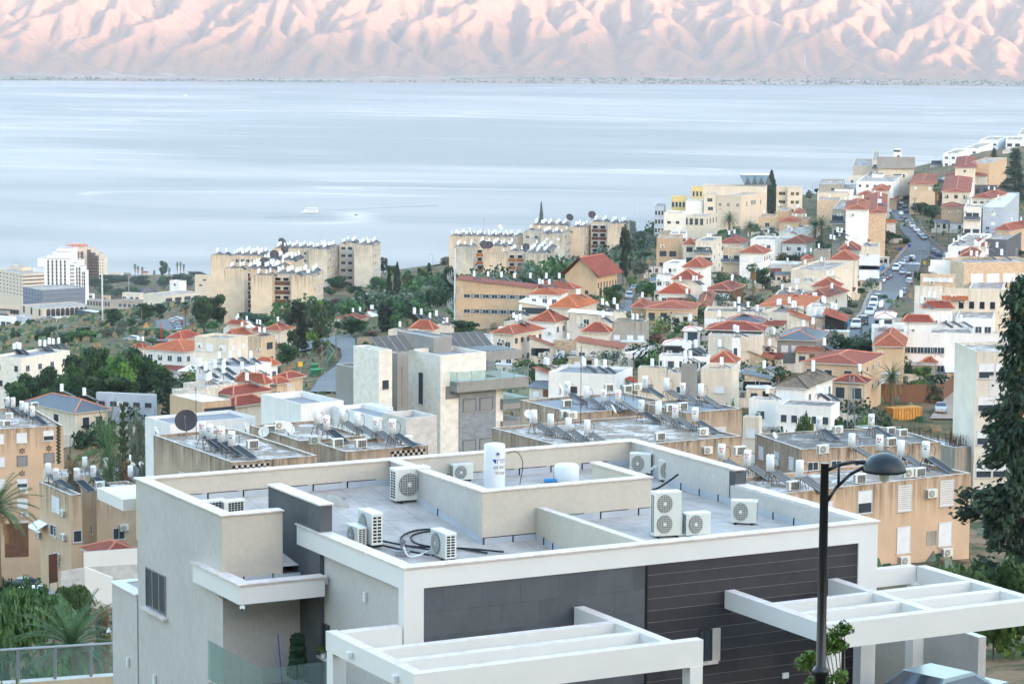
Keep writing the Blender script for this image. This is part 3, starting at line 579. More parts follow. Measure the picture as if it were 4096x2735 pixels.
def make_ac(label, w=.86, h=.66, d=.32, name='air_conditioner', case='cream_case', fans=1, coil='pv'):
 """front (fan) faces -y, origin at the middle of the base"""
 t = thing(name, (0, 0, 0), label, 'air conditioner'); b = MB()
 x0, x1 = -w/2, w/2; y0, y1 = -d/2, d/2; z0 = .06; e = .02
 b.box(x0, x1, y0+.0, y1, z0, z0+h, case); b.box(x0-.008, x1+.008, y0-.008, y1+.008, z0+h-.03, z0+h+.012, 'plast'); b.obj('casing', t)
 b = MB(); fx = x0+w*.38; rr = min(w*.30, h*.42) if fans == 1 else h*.21
 zs = [z0+h*.5] if fans == 1 else [z0+h*.27, z0+h*.74]
 for zc in zs:
  b.cyl((fx, y0-.002, zc), (fx, y0-.022, zc), rr, rr, 20, 'metal'); b.cyl((fx, y0-.022, zc), (fx, y0-.03, zc), rr*.93, rr*.93, 20, 'grille'); b.cyl((fx, y0-.03, zc), (fx, y0-.04, zc), rr*.2, rr*.2, 10, 'plast')
  for k in range(-4, 5):
   a = k*rr/4.6; c_ = math.sqrt(max(0, rr*rr*.86-a*a)); b.cyl((fx-c_, y0-.036, zc+a), (fx+c_, y0-.036, zc+a), .006, .006, 4, 'cream_case'); b.cyl((fx+a, y0-.036, zc-c_), (fx+a, y0-.036, zc+c_), .006, .006, 4, 'cream_case')
 b.obj('fan', t)
 b = MB()   # side vents and rear coil
 ny, nz = 2, max(6, int(h/.075))
 for sd in (0, 1):
  if sd: b.obj('vent', t); b = MB()
  for i in range(ny):
   for j in range(nz):
    a0 = y0+d*(.14+.4*i); z_ = z0+h*.08+(h*.86)*j/nz; xx = (x1, x1+.004) if sd else (x0-.004, x0)
    b.box(xx[0], xx[1], a0, a0+d*.3, z_, z_+h*.86/nz*.62, 'dark')
 b.obj('vent', t)
 b = MB(); b.box(x0+.06, x1-.16, y1, y1+.006, z0+.05, z0+h-.06, coil)
 for i in range(6): b.box(x0+.06+(w-.22)*i/5-.006, x0+.06+(w-.22)*i/5+.006, y1+.006, y1+.012, z0+.05, z0+h-.06, case)
 for i in range(7): b.box(x0+.06, x1-.16, y1+.012, y1+.018, z0+.05+(h-.11)*i/6-.005, z0+.05+(h-.11)*i/6+.005, case)
 b.obj('coil', t)
 for x in (x0+.15, x1-.15): b = MB(); b.box(x-.04, x+.04, y0-.03, y1+.03, 0, z0, 'black'); b.obj('foot', t)
 remember(t); return t
ac_big = make_ac('tmp', .98, .82, .36); ac_mid = make_ac('tmp', .86, .60, .32); ac_dual = make_ac('tmp', .98, 1.34, .36, fans=2)
def at_roof(k, x, y, dz=0.):
 z = -.7
 for _ in range(12):
  p = atZ(k, x, y, HO.z+z); d = p-HO; u, v = rotz(d.x, d.y, -HTH); z = .5*z+.5*(zf(u, v)+dz)
 return atZ(k, x, y, HO.z+z)
HR = HTH
for pro, k, x, y, a, lab, sc in (
 (ac_big, 'n', 780, 580, HR, 'large cream air conditioner with round fan grille by the rear parapet of the nearest house', 1.08),
 (ac_mid, 'n', 415, 985, HR+R(90)+math.pi, 'tall air conditioner with teal coil at the left of the nearest roof', (1., 1., 1.38)),
 (ac_mid, 'n', 290, 985, HR+R(90)+math.pi, 'low white air conditioner half hidden by the left parapet, beside the tall teal-coiled one', .8),
 (ac_mid, 'n', 1085, 1105, HR+R(90)+math.pi, 'air conditioner with brown coil near the front left corner of the roof', (1., 1., 1.1)),
 (ac_dual, 'o', 1060, 905, HR-R(12), 'tall white air conditioner with two stacked fans', (.76, .9, .86)),
 (ac_mid, 'o', 1340, 900, HR-R(8), 'air conditioner right beside the tall two-fan unit', (.8, .9, .95)),
 (ac_mid, 'o', 1780, 790, HR-R(40), 'cream air conditioner near the right front corner of the roof', (.8, .9, .98)),
 (ac_mid, 'o', 835, 335, HR-R(42), 'cream air conditioner nearest the rear corner of the roof', (.74, .9, .95)),
 (ac_mid, 'o', 1100, 400, HR-R(42), 'cream air conditioner second from the rear corner, with silver pipes', (.74, .9, .95)),
 (ac_mid, 'o', 1240, 430, HR-R(42), 'cream air conditioner partly behind the rear right parapet', (.74, .9, .95)),
 (ac_mid, 'm', 1040, 735, HR+R(188), 'air conditioner with blue coil just inside the left corner parapet, further left of two', .74),
 (ac_mid, 'm', 1215, 735, HR+R(188), 'air conditioner with blue coil just inside the left corner parapet, further right of two', .74)):
 place(pro, at_roof(k, x, y), a, lab, 'air conditioners on the nearest roof', sc)
place(ac_mid, at_roof('n', 1250, 395), HR, 'white air conditioner behind the stair-head wall, left of the big white tank', 'air conditioners on the nearest roof', .75)
def hose(name, pts, r, m, label, cat='hose', group=None):
 b = MB(); P_ = [Vector(p) for p in pts]
 Q = []
 for i in range(len(P_)-1):
  p0 = P_[max(i-1, 0)]; p1 = P_[i]; p2 = P_[i+1]; p3 = P_[min(i+2, len(P_)-1)]
  for s_ in range(5):
   t = s_/5; Q.append(.5*((2*p1)+(-p0+p2)*t+(2*p0-5*p1+4*p2-p3)*t*t+(-p0+3*p1-3*p2+p3)*t**3))
 Q.append(P_[-1]); o0 = Q[0].copy(); b.tube([q-o0 for q in Q], r, m, 6); o = b.obj(name, None, True, loc=o0); return tag(o, label, cat, group)
rz_h = .05
for i, (pts, lab) in enumerate(((((1050, 835), (830, 850), (700, 910), (740, 985), (960, 1000), (1200, 1010), (1490, 1055)), 'black hose in the wider loop on the nearest roof'), (((1050, 850), (900, 865), (790, 905), (830, 965), (1000, 1000), (1300, 1015), (1640, 1045)), 'black hose in the tighter loop on the nearest roof'),
  (((525, 945), (700, 980), (960, 1025)), 'straight upper black hose leaving the tall teal-coiled unit'), (((525, 985), (700, 1025), (960, 1075)), 'straight lower black hose leaving the tall teal-coiled unit'))):
 hose('drain_hose', [at_roof('n', x, y, rz_h+.02*i) for x, y in pts], .028, 'black', lab, group='black hoses on the nearest roof')
hose('pipe', [at_roof('n', 720, 1000, +.35), at_roof('n', 760, 1080, +.12), at_roof('n', 850, 1080, +.12), at_roof('n', 960, 1035, +.1)], .03, 'plast', 'white wrapped pipe from the roof vent to the brown-coiled unit', 'pipe')
b = MB(); b.cyl((0, 0, 0), (0, 0, .34), .06, .06, 10, 'metal'); b.cyl((0, 0, .34), (.07, -.04, .42), .075, .06, 10, 'metal'); b.box(-.18, .18, -.15, .15, 0, .12, 'metal'); tag(b.obj('roof_vent', None, loc=at_roof('n', 712, 1075)), 'grey metal roof vent near the front left corner of the roof', 'vent')
hose('pipe', [at_roof('o', 925, 290, +.3), at_roof('o', 980, 260, +.42), at_roof('o', 1040, 280, +.35)], .035, 'plast', 'white pipe arching between the two rear air conditioners', 'pipe')
hose('pipe', [at_roof('o', 890, 490, +.05), at_roof('o', 990, 460, +.2), at_roof('o', 1100, 390, +.5), at_roof('o', 1175, 335, +.7)], .03, 'black', 'black hose rising behind the two-fan unit', 'hose')
def text_mesh(s, size, mat, name, flip=False):
 c = bpy.data.curves.new(name, 'FONT'); c.body = s; c.size = size; c.align_x = 'CENTER'; c.align_y = 'CENTER'; c.resolution_u = 2
 o = bpy.data.objects.new(name, c); COL.objects.link(o); bpy.context.view_layer.update()
 me = bpy.data.meshes.new_from_object(o.evaluated_get(bpy.context.evaluated_depsgraph_get())); bpy.data.objects.remove(o); me.materials.clear(); me.materials.append(M[mat]); return me
def wrap(me, r, ang0):
 for v in me.vertices:
  a = ang0+v.co.x/r; z = v.co.y; v.co = ((r+.004)*math.sin(a), -(r+.004)*math.cos(a), z)
 return me
tp = atZ('n', 1553, 458, HO.z-.34); t = thing('water_tank', tp, 'tall pale water tank with a black Hebrew sticker on the nearest roof', 'water tank')
b = MB(); b.lathe([(0, 0), (.29, 0), (.3, .03), (.3, 1.2), (.28, 1.25), (.2, 1.27), (0, 1.28)], n=28, m='tank'); b.obj('tank_body', t, True)
for s_, sz, z in (('\u05E0\u05DE\u05E8\u05D5\u05D3'[::-1], .2, .80), ('03-9615', .13, .62), ('\u05E9\u05DE\u05D0\u05D9\u05DC'[::-1], .13, .46)):
 me = wrap(text_mesh(s_, sz, 'bluep' if sz > .19 else 'black', 'lettering'), .3, R(36))
 for v in me.vertices: v.co.z += z
 link('lettering', me, t)
me = bpy.data.meshes.new('x'); b = MB()
for i in range(8):
 a0, a1 = R(14)+i*R(7), R(21)+i*R(7); b.face([(.302*math.sin(a0), -.302*math.cos(a0), .36), (.302*math.sin(a1), -.302*math.cos(a1), .36), (.302*math.sin(a1), -.302*math.cos(a1), 1.05), (.302*math.sin(a0), -.302*math.cos(a0), 1.05)], 'fwhite')
b.obj('sticker', t)
b = MB()
for i in range(9):
 a = i*math.pi*2/9; b.cyl((.22, -.25, 1.02), (.22+.06*math.cos(a), -.27, 1.02+.06*math.sin(a)), .012, .004, 4, 'bluep')
b.obj('sun_emblem', t, loc=(-.12, -.06, 0))
hose('pipe', [tp+Vector((.35, .05, .98)), tp+Vector((.62, .1, 1.02)), tp+Vector((.8, .1, .7)), tp+Vector((.72, 0, .1))], .012, 'black', 'thin black hose looping from the tall pale tank', 'hose')
b = MB(); b.lathe([(0, 0), (.33, 0), (.36, .04), (.36, .44), (.3, .5), (0, .52)], n=24, m='tank'); o = b.obj('water_drum', None, True, loc=at_roof('n', 2215, 400)); tag(o, 'short white drum on the stair-head roof, right of the tall pale tank', 'drum')
b = MB(); b.cyl((0, 0, 0), (.55, .05, 0), .06, .06, 10, 'blue_tarp'); o = b.obj('blue_roll', None, loc=at_roof('n', 2010, 393, .05)); tag(o, 'blue roll of sheeting beside the short white drum', 'roll')
b = MB(); b.box(-.14, .14, -.02, .02, 0, .3, 'red'); o = b.obj('red_can', None, loc=at_roof('n', 2140, 395)); tag(o, 'red can beside the short white drum', 'can')
def make_dish(r, m_, label, name='satellite_dish', solid=True):
 t = thing(name, (0, 0, 0), label, 'satellite dish'); b = MB(); n_ = 20
 prof = [(r*i/5, r*.22*(i/5)**2) for i in range(6)]
 b.lathe(prof, n=n_, m=m_); b.lathe([(p[0], p[1]-.02) for p in prof], n=n_, m=m_)
 d = b.obj('reflector', t, True, loc=(0, 0, r*1.25)); d.rotation_euler = (R(60), 0, 0)
 b = MB(); b.cyl((0, .1*r, 0), (0, .1*r, r*1.2), .03+.02*r, .03+.02*r, 6, 'rust'); b.cyl((0, .1*r, 0), (r*.4, .4*r, 0.02), .02, .02, 4, 'rust'); b.cyl((0, .1*r, 0), (-r*.4, .4*r, 0.02), .02, .02, 4, 'rust'); b.obj('mast', t)
 b = MB(); b.cyl((0, -r*.55, r*.55), (0, -r*.95, r*1.75), .02, .02, 4, 'metal'); b.box(-.05, .05, -r*.95-.05, -r*.95+.05, r*1.72, r*1.82, 'metal'); b.obj('feed_arm', t); remember(t); return t
dish_w = make_dish(.5, 'dish', 'tmp'); dish_k = make_dish(1.0, 'copper', 'tmp')
def dish(k, x, y, z, r, label, rz=0., dark=False, group=None):
 assert label and len(label.split()) > 3, label
 p = z if isinstance(z, Vector) else atZ(k, x, y, z); pr_ = dish_k if dark else dish_w
 return place(pr_, p, rz, label, group, r/(1.0 if dark else .5))
dish('n', 95, 820, HO.z-1.1, .42, 'pale oval dish just behind the tall dark stone fin', R(150))
def small(name, boxes, k, x, y, plane, label, cat):
 b = MB()
 for q in boxes: b.box(*q)
 r_ = ray(*NP(k, x, y)); ax = Vector((math.cos(HTH), math.sin(HTH), 0)) if plane[0] == 'u' else Vector((-math.sin(HTH), math.cos(HTH), 0))
 t_ = ((HO+ax*plane[1]-CAM).dot(ax))/r_.dot(ax); o = b.obj(name, None, loc=CAM+r_*t_, rz=HTH); return tag(o, label, cat)
for k, x, y, pl_, lab in (('q', 650, 607, ('u', .13), 'slim white wall light, further left of two on the grey side wall'), ('q', 1008, 767, ('u', .13), 'slim white wall light, further right of two on the grey side wall'), ('p', 1180, 1365, ('u', -2.11), 'slim white wall light low on the left grey wall, left one'), ('p', 1425, 1520, ('u', -2.11), 'slim white wall light low on the left grey wall, right one')):
 small('wall_light', [(-.06, 0, -.05, .05, -.12, .12, 'plast')], k, x, y, pl_, lab, 'wall light')
small('wall_light', [(-.09, .09, -.05, 0, -.07, .07, 'plast')], 't', 155, 1485, ('v', .03), 'small square light low on the dark grooved cladding', 'wall light')
for k, x, y, pl_, lab in (('q', 870, 1285, ('u', -1.89), 'wedge-shaped white lamp on the left pergola beam, left one'), ('q', 1285, 1500, ('u', -1.89), 'wedge-shaped white lamp on the left pergola beam, right one')):
 small('beam_light', [(-.10, 0, -.09, .09, -.08, .04, 'plast')], k, x, y, pl_, lab, 'wall light')
for k, x, y, pl_, lab in (('k', 2222, 1205, ('v', 4.6), 'white security camera under the corner of the balcony roof'), ('k', 1000, 1425, ('u', -3.05), 'white security camera on the left edge of the annex')):
 b = MB(); b.lathe([(0, -.1), (.05, -.08), (.075, -.03), (.06, .02), (.03, .04), (.03, .08), (0, .08)], n=12, m='plast'); b.cyl((0, -.05, -.05), (0, -.075, -.06), .03, .03, 8, 'black')
 r_ = ray(*NP(k, x, y)); ax = Vector((math.cos(HTH), math.sin(HTH), 0)) if pl_[0] == 'u' else Vector((-math.sin(HTH), math.cos(HTH), 0)); t_ = ((HO+ax*pl_[1]-CAM).dot(ax))/r_.dot(ax)
 tag(b.obj('security_camera', None, True, loc=CAM+r_*t_), lab, 'camera')
M['dome'] = m_plain('smoky_lamp_dome', (30, 40, 46), .4, spec=.4)
LP = atY('t', 440, 1560, 47.5); LT = atY('l', 905, 455, 47.5); zt = LT.z
lb = LP.z-3.2; t = thing('street_lamp', (LT.x, 47.5, lb), 'tall black street lamp with a domed head, in front of the white house', 'street lamp'); hh = zt-lb
b = MB(); b.lathe([(.11, 0), (.11, hh-3.9), (.15, hh-3.87), (.16, hh-3.78), (.12, hh-3.74), (.09, hh-3.70), (.075, hh-.02), (.085, hh)], n=14, m='black'); b.lathe([(0, hh), (.085, hh)], n=14, m='black'); b.obj('post', t, True)
he = atY('l', 1245, 450, 47.5)-Vector((LT.x, 47.5, lb)); b = MB()
pts = [Vector((0, 0, hh-.16)), Vector((he.x*.3, 0, hh-.03)), Vector((he.x*.6, 0, hh+.02)), Vector((he.x, 0, he.z))]; b.tube(pts, .032, 'black', 8)
pts = [Vector((0, 0, hh-.78)), Vector((he.x*.25, 0, hh-.45)), Vector((he.x*.55, 0, hh-.2)), Vector((he.x*.9, 0, he.z-.06))]; b.tube(pts, .032, 'black', 8); b.cyl((he.x*.3, 0, hh-.03), (he.x*.3, 0, hh-.40), .025, .025, 6, 'black'); b.obj('bracket', t, True)
hd_ = atY('l', 1335, 515, 47.5)-Vector((LT.x, 47.5, lb)); b = MB(); b.lathe([(0, .33), (.12, .32), (.26, .26), (.37, .15), (.39, .04), (.40, 0), (.38, -.01)], c=hd_, n=24, m='dome'); b.obj('lamp_dome', t, True)
b = MB(); b.lathe([(.38, 0), (.25, -.02), (.10, -.05), (.08, -.17), (.03, -.2), (0, -.2)], c=hd_, n=20, m='plast'); b.obj('lamp_glass', t, True)
WC = {}
def win_mesh(kind, w, h, part=None):
 """window, origin at the middle of the sill, looking to -y"""
 key = (kind, round(w, 2), round(h, 2), part)
 if key in WC: return WC[key]
 b = MB(); e = .06; x0, x1 = -w/2, w/2
 fr = {'b': 'framed', 'y': 'M_y', 's': 'framed'}.get(kind, 'frame')
 if part != 'pane':
  for q in ((x0, x0+e, 0, h), (x1-e, x1, 0, h), (x0+e, x1-e, 0, e), (x0+e, x1-e, h-e, h)): b.box(q[0], q[1], -.06, 0, q[2], q[3], fr)
  b.box(x0-.08, x1+.08, -.12, 0, -.06, 0, 'kerb')
  if kind in 'gby' and w > .9: b.box(-.025, .025, -.04, 0, e, h-e, fr)
  if kind == 's': b.box(x0+e, x1-e, -.04, 0, e, h-e, 'shut')
  if kind == 'w':
   b.box(x0+e, x1-e, -.04, 0, e, h-e, 'shutw')
  if kind == 'h': b.box(x0+e, x1-e, -.045, 0, h*.45, h-e, 'shutw')
  if kind == 'l':
   for i in range(int(h/.16)): b.box(x0+e, x1-e, -.05, 0, e+i*.16, e+i*.16+.1, 'shutw')
  if kind == 'a':
   for i in range(5): b.box(x0+e+(w-.14)*i/5, x0+e+(w-.14)*i/5+.03, -.09, -.07, e, h-e, 'framed')
  if kind in 'op': b.box(x0-.35, x1+.35, -.32, 0, -1.25, -.1, 'woodo' if kind == 'o' else 'wood'); b.box(x0-.2, x1+.2, -.3, 0, h+.05, h+.25, 'shutw' if w > 1.45 else 'dark')
  if kind == 'q': b.box(x0-.35, x1+.35, -.32, 0, -1.2, -.1, 'kerb')
  if kind == 'B': b.box(x0-.5, x1+.5, -1.0, 0, -.45, -.25, 'offw'); b.box(x0-.5, x1+.5, -1.0, -.94, -.25, .6, 'slate')
  if kind == 'A': b.cyl((0, -.03, h-.0), (0, -.0, h-.0), w*.5, w*.5, 12, 'dark')
 if part != 'frame' and kind not in 'swl': b.box(x0+e, x1-e, -.02, 0, e, h-e, 'dark' if kind in 'dopA' else 'glass')
 me = b.mesh('window'); WC[key] = me; return me
M['M_y'] = m_plain('yellow_window_frame', (222, 176, 52)); M['offw'] = M['kerb']
BL = {}; GREEN = []; WALLAC = []
def annexes(B, put, rs):
 y = rs.uniform(-1.5, .5)
 while y < B.W-1:
  w = rs.uniform(2.5, 5.5); d = rs.uniform(1.8, 4.); p = B.P+B.ex*(-d/2)+B.ey*(y+w/2); gl = gz(p.x, p.y)-B.z0; t = gl+rs.uniform(2.3, 3.1)
  if rs.random() < .62 and t < B.H-.9:
   b = MB(); m = rs.choice(['white', 'cream', 'offwhite', 'offwhite', 'sand', 'concrete']); b.box(-d, -.01, y, y+w, max(-.5, gl-1.5), t, m, skip='rd')
   if rs.random() < .4: b.face([(-d-.4, y+w+.3, t-.1), (-d-.4, y-.3, t-.1), (-.01, y-.3, t+.6), (-.01, y+w+.3, t+.6)], rs.choice(['tile', 'tiled', 'sheet', 'slate', 'tile']))
   else: b.box(-d-.15, -.015, y-.15, y+w+.15, t, t+.14, 'kerb', rs.choice(['roofw', 'roofg', 'roofw', 'roofc', 'sheet']))
   b.box(-d-.03, -d, y+w*.2, y+w*.2+.9, t-2.25, t-.35, rs.choice(['dark', 'wood', 'glass'])); b.box(-d-.05, -d, y+w*.6, y+w*.6+1., t-1.6, t-.7, rs.choice(['glass', 'shutw', 'glass', 'dark']))
   put('annex', b.mesh('annex'), 0, 0, 0)
  else: GREEN.append(p+Vector((0, 0, 0)))
  y += w+rs.uniform(.2, 2.2)
 for _ in range(rs.randrange(0, 3)): WALLAC.append((B, rs.uniform(.1, .9)*B.W, B.H-rs.uniform(1.4, 3.2)))
 b = MB(); x = -rs.uniform(4.2, 6.5); L0 = MB(); y = -rs.uniform(1, 3)
 while y < B.W+2:
  p = B.P+B.ex*x+B.ey*y; g0 = gz(p.x, p.y)-B.z0; w = rs.uniform(2.5, 4); b.box(x-.12, x+.12, y, y+w, g0-1.2, g0+rs.uniform(1.2, 1.7), 'offwhite', skip='d'); y += w+(rs.random() < .2)*1.4
  if rs.random() < .5: GREEN.append(p+B.ex*rs.uniform(-1.5, 2))
 put('garden_wall', b.mesh('garden_wall'), 0, 0, 0)
class Bd: pass
def bld(key, name, label, cat, k, xl, xc, xr, yt, yb, a, roof='flat', ry=None, wall='cream', rt='tile', wins='', par=.45, oh=.45, D=None, L=None, W=None, root=None, H=None, rise=None, side=None, st=3., group=None, gs='L', wl=None, deck='roofw', band=None, seed=None):
 a = R(a); s = (KC[k]+(.4363,))[2]
 if D is None: D = G(k, xc, yb).y
 if root is None and D > 340 and H is not None and key not in ('og', 'oe2', 'ol'):   # stand it on the slope
  f = lambda d: (lambda p: p.z-H-gz(p.x, p.y))(atY(k, xc, yt, d))
  if f(D) > .5:
   for i in range(1, 60):
    if f(D*(1+i*.006)) <= 0: D = D*(1+i*.006); break
 P = atY(k, xc, yt, D); ex = Vector((math.cos(a), math.sin(a), 0)); ey = Vector((-math.sin(a), math.cos(a), 0))
 def ext(x, e, dflt):
  if x is None: return dflt
  tx = NP(k, x, 0)[0]; q = RX*FPX-FW*(tx-CX); v = P-CAM; d = e.dot(q)
  return -v.dot(q)/d
 L_ = L if L is not None else ext(xr, ex, 9.); W_ = W if W is not None else ext(xl, ey, 9.)
 L_ = max(1., min(L_, 90)); W_ = max(1., min(W_, 90))
 if H is None:
  zs = [gz((P+ex*i*L_+ey*j*W_).x, (P+ex*i*L_+ey*j*W_).y) for i in (0, 1) for j in (0, 1)]
  H = max(2.6, P.z-min(zs)+.4)
 elif root is None: H = max(H, P.z-min(gz(P.x, P.y), gz((P+ey*W_).x, (P+ey*W_).y), gz((P+ex*L_).x, (P+ex*L_).y))+.4)
 z0 = P.z-H; B = Bd(); B.a = a; B.P = P; B.L = L_; B.W = W_; B.H = H; B.D = D; B.ex = ex; B.ey = ey; B.zt = P.z-(par if roof == 'flat' else 0); B.key = key
 if root is None:
  B.root = thing(name, (P.x, P.y, z0), label, cat, a, group)
 else: B.root = root.root
 ra = B.root.rotation_euler[2]; rp = B.root.location
 def put(name, me, x, y, z, rz=0., sc=None, sm=False):
  wx, wy = rotz(x, y, a); o = link(name, me, B.root); d = (P.x+wx-rp[0], P.y+wy-rp[1]); o.location = rotz(d[0], d[1], -ra)+(z0+z-rp[2],); o.rotation_euler[2] = a-ra+rz; return o
 B.put = put; B.z0 = z0
 sd = seed if seed is not None else sum(map(ord, key)); rs = random.Random(sd)
 m_ = 'render_' if 0 else None
 b = MB(); ta = .22; wlm = wl or wall
 def wq(p, q, m, off):
  Lw = math.dist(p, q); b.face([(p[0], p[1], 0), (q[0], q[1], 0), (q[0], q[1], H), (p[0], p[1], H)], m, [(off, H), (off+Lw, H), (off+Lw, 0), (off, 0)])
 o_ = (sd % 50)*3.1
 wq((0, 0), (L_, 0), wall, o_); wq((L_, 0), (L_, W_), wall, o_+40); wq((L_, W_), (0, W_), wall, o_+80); wq((0, W_), (0, 0), wlm, o_+120)
 if roof == 'flat':
  hp = H-par
  for p, q in (((ta, ta), (L_-ta, ta)), ((L_-ta, ta), (L_-ta, W_-ta)), ((L_-ta, W_-ta), (ta, W_-ta)), ((ta, W_-ta), (ta, ta))):
   b.face([(q[0], q[1], hp), (p[0], p[1], hp), (p[0], p[1], H), (q[0], q[1], H)], wall, [(0, par), (3, par), (3, 0), (0, 0)])
  for q in (((0, 0), (L_, 0), (L_-ta, ta), (ta, ta)), ((L_, 0), (L_, W_), (L_-ta, W_-ta), (L_-ta, ta)), ((L_, W_), (0, W_), (ta, W_-ta), (L_-ta, W_-ta)), ((0, W_), (0, 0), (ta, ta), (ta, W_-ta))):
   b.face([(x, y, H) for x, y in q], 'offroof' if band is None else band, [(0, 9)]*4)
 put('wall', b.mesh('wall'), 0, 0, 0)
 if roof == 'flat':
  b = MB(); b.face([(ta, ta, 0), (L_-ta, ta, 0), (L_-ta, W_-ta, 0), (ta, W_-ta, 0)], deck); put('roof', b.mesh('roof'), 0, 0, H-par)
 elif roof in ('hip', 'gable', 'shed', 'mono'):
  if rise is None:
   if ry is not None:
    dep = (CAMH-P.z)/D; rise = (yt-ry)*s*D/FPX-dep*(W_*ey.y+L_*ex.y)/2; rise = max(.9, min(rise, .36*min(L_, W_)+.8))
   else: rise = .22*min(L_, W_)
  x0, x1, y0, y1 = -oh, L_+oh, -oh, W_+oh; b = MB(); th = .14; lw, ww = x1-x0, y1-y0; rd = MB()
  if roof == 'hip':
   if lw >= ww: A_, C_ = (x0+ww/2, (y0+y1)/2, rise), (x1-ww/2, (y0+y1)/2, rise)
   else: A_, C_ = ((x0+x1)/2, y0+lw/2, rise), ((x0+x1)/2, y1-lw/2, rise)
   c = [(x0, y0, 0), (x1, y0, 0), (x1, y1, 0), (x0, y1, 0)]
   if lw >= ww: fs = [[c[0], c[1], C_, A_], [c[1], c[2], C_], [c[2], c[3], A_, C_], [c[3], c[0], A_]]; hips = [(c[0], A_), (c[3], A_), (c[1], C_), (c[2], C_), (A_, C_)]
   else: fs = [[c[0], c[1], A_], [c[1], c[2], C_, A_], [c[2], c[3], C_], [c[3], c[0], A_, C_]]; hips = [(c[0], A_), (c[1], A_), (c[2], C_), (c[3], C_), (A_, C_)]
   for f in fs: b.face(f, rt)
   for p, q in hips: rd.cyl(p, q, .13, .13, 5, 'ridge' if rt != 'tileg' else 'tileg', False)
  elif roof == 'gable':
   if gs == 'L':    # gable end in the left wall, ridge runs along x
    ym = (y0+y1)/2; b.face([(x0, y0, 0), (x1, y0, 0), (x1, ym, rise), (x0, ym, rise)], rt); b.face([(x1, y1, 0), (x0, y1, 0), (x0, ym, rise), (x1, ym, rise)], rt)
    b.face([(0, W_, 0), (0, 0, 0), (0, W_/2, rise*.94)], wall); b.face([(L_, 0, 0), (L_, W_, 0), (L_, W_/2, rise*.94)], wall); rd.cyl((x0, ym, rise), (x1, ym, rise), .13, .13, 5, 'ridge', False)
   else:
    xm = (x0+x1)/2; b.face([(x0, y1, 0), (x0, y0, 0), (xm, y0, rise), (xm, y1, rise)], rt); b.face([(x1, y0, 0), (x1, y1, 0), (xm, y1, rise), (xm, y0, rise)], rt)
    b.face([(0, 0, 0), (L_, 0, 0), (L_/2, 0, rise*.94)], wall); b.face([(L_, W_, 0), (0, W_, 0), (L_/2, W_, rise*.94)], wall); rd.cyl((xm, y0, rise), (xm, y1, rise), .13, .13, 5, 'ridge', False)
  elif roof == 'shed': # falls towards the viewer over the left wall
   b.face([(x0, y1, 0), (x0, y0, 0), (x1, y0, rise), (x1, y1, rise)], rt); b.face([(0, 0, 0), (L_, 0, 0), (L_, 0, rise*.95)], wall); b.face([(L_, W_, 0), (0, W_, 0), (L_, W_, rise*.95)], wall)
  elif roof == 'mono': # falls towards the viewer over the right-hand wall
   b.face([(x0, y0, 0), (x1, y0, 0), (x1, y1, rise), (x0, y1, rise)], rt); b.face([(0, W_, 0), (0, 0, 0), (0, W_, rise*.95)], wall)
  for p, q in (((x0, y0), (x1, y0)), ((x1, y0), (x1, y1)), ((x1, y1), (x0, y1)), ((x0, y1), (x0, y0))):
   if roof == 'hip': b.face([(p[0], p[1], -th), (q[0], q[1], -th), (q[0], q[1], 0), (p[0], p[1], 0)], 'kerb', [(0, 0)]*4)
  if roof == 'hip': b.face([(x0, y0, -th), (x0, y1, -th), (x1, y1, -th), (x1, y0, -th)], 'kerb')
  ro = put('roof', b.mesh('roof'), 0, 0, H)
  if rd.v: link('ridge_tile', rd.mesh('ridge'), ro)
 B.rise = rise
 for wspec in wins.split():
  sd_ = wspec[0]; rest = wspec[1:].split(','); g_ = rest[0]; kd = g_[-1]; cs, rw = g_[:-1].split('x'); cs, rw = int(cs), int(rw)
  top = float(rest[1]) if len(rest) > 1 and rest[1] else (1.4 if roof == 'flat' else 1.0); w = float(rest[2]) if len(rest) > 2 and rest[2] else 1.15; h = float(rest[3]) if len(rest) > 3 else 1.15
  mg = float(rest[4]) if len(rest) > 4 else 0.
  Ls = L_ if sd_ in 'RK' else W_; stp = float(rest[5]) if len(rest) > 5 else st
  if root is None and 330 < D < 960 and kd in 'gwmhb' and name == 'house': rw = max(rw, min(3, int((H-.6)/3.1)))
  for i in range(cs):
   for j in range(rw):
    zz = H-top-h-j*stp
    if zz < .3: continue
    u = mg+(Ls-2*mg)*(i+.5)/cs+ (rs.uniform(-.15, .15)*Ls/cs if cs < 4 and rw < 3 else 0)
    kk = kd if kd != 'm' else rs.choice('gwshgs'); near = D < 300 and kk not in 'swl'
    x, y, rz_ = {'R': (u, -.002, 0.), 'L': (-.002, u, -math.pi/2), 'K': (u, W_+.002, math.pi), 'E': (L_+.002, u, math.pi/2)}[sd_]
    if near:
     o = put('window', win_mesh(kk, w, h, 'frame'), x, y, zz, rz_); pn = link('pane', win_mesh(kk, w, h, 'pane'), o)
    else: put('window', win_mesh(kk, w, h), x, y, zz, rz_)
 if root is None and 340 < D < 900 and name == 'house' and a > R(50): annexes(B, put, rs)
 if group: B.root['group'] = group
 BL[key] = B; return B
M['offroof'] = m_plain('parapet_top', (204, 198, 188), .9, .2, 1.)
for kq in ('cream', 'white', 'peach', 'sand', 'offwhite', 'ochre', 'tan', 'block', 'blockgrey', 'soot', 'grey', 'blue', 'darkgrey', 'pinkish', 'yellow', 'concrete', 'shop', 'hotel', 'fort'): assert kq in M
H_ = lambda key, lab, *a, **kw: bld(key, kw.pop('nm', 'house'), lab, kw.pop('ct', 'house'), *a, **kw)
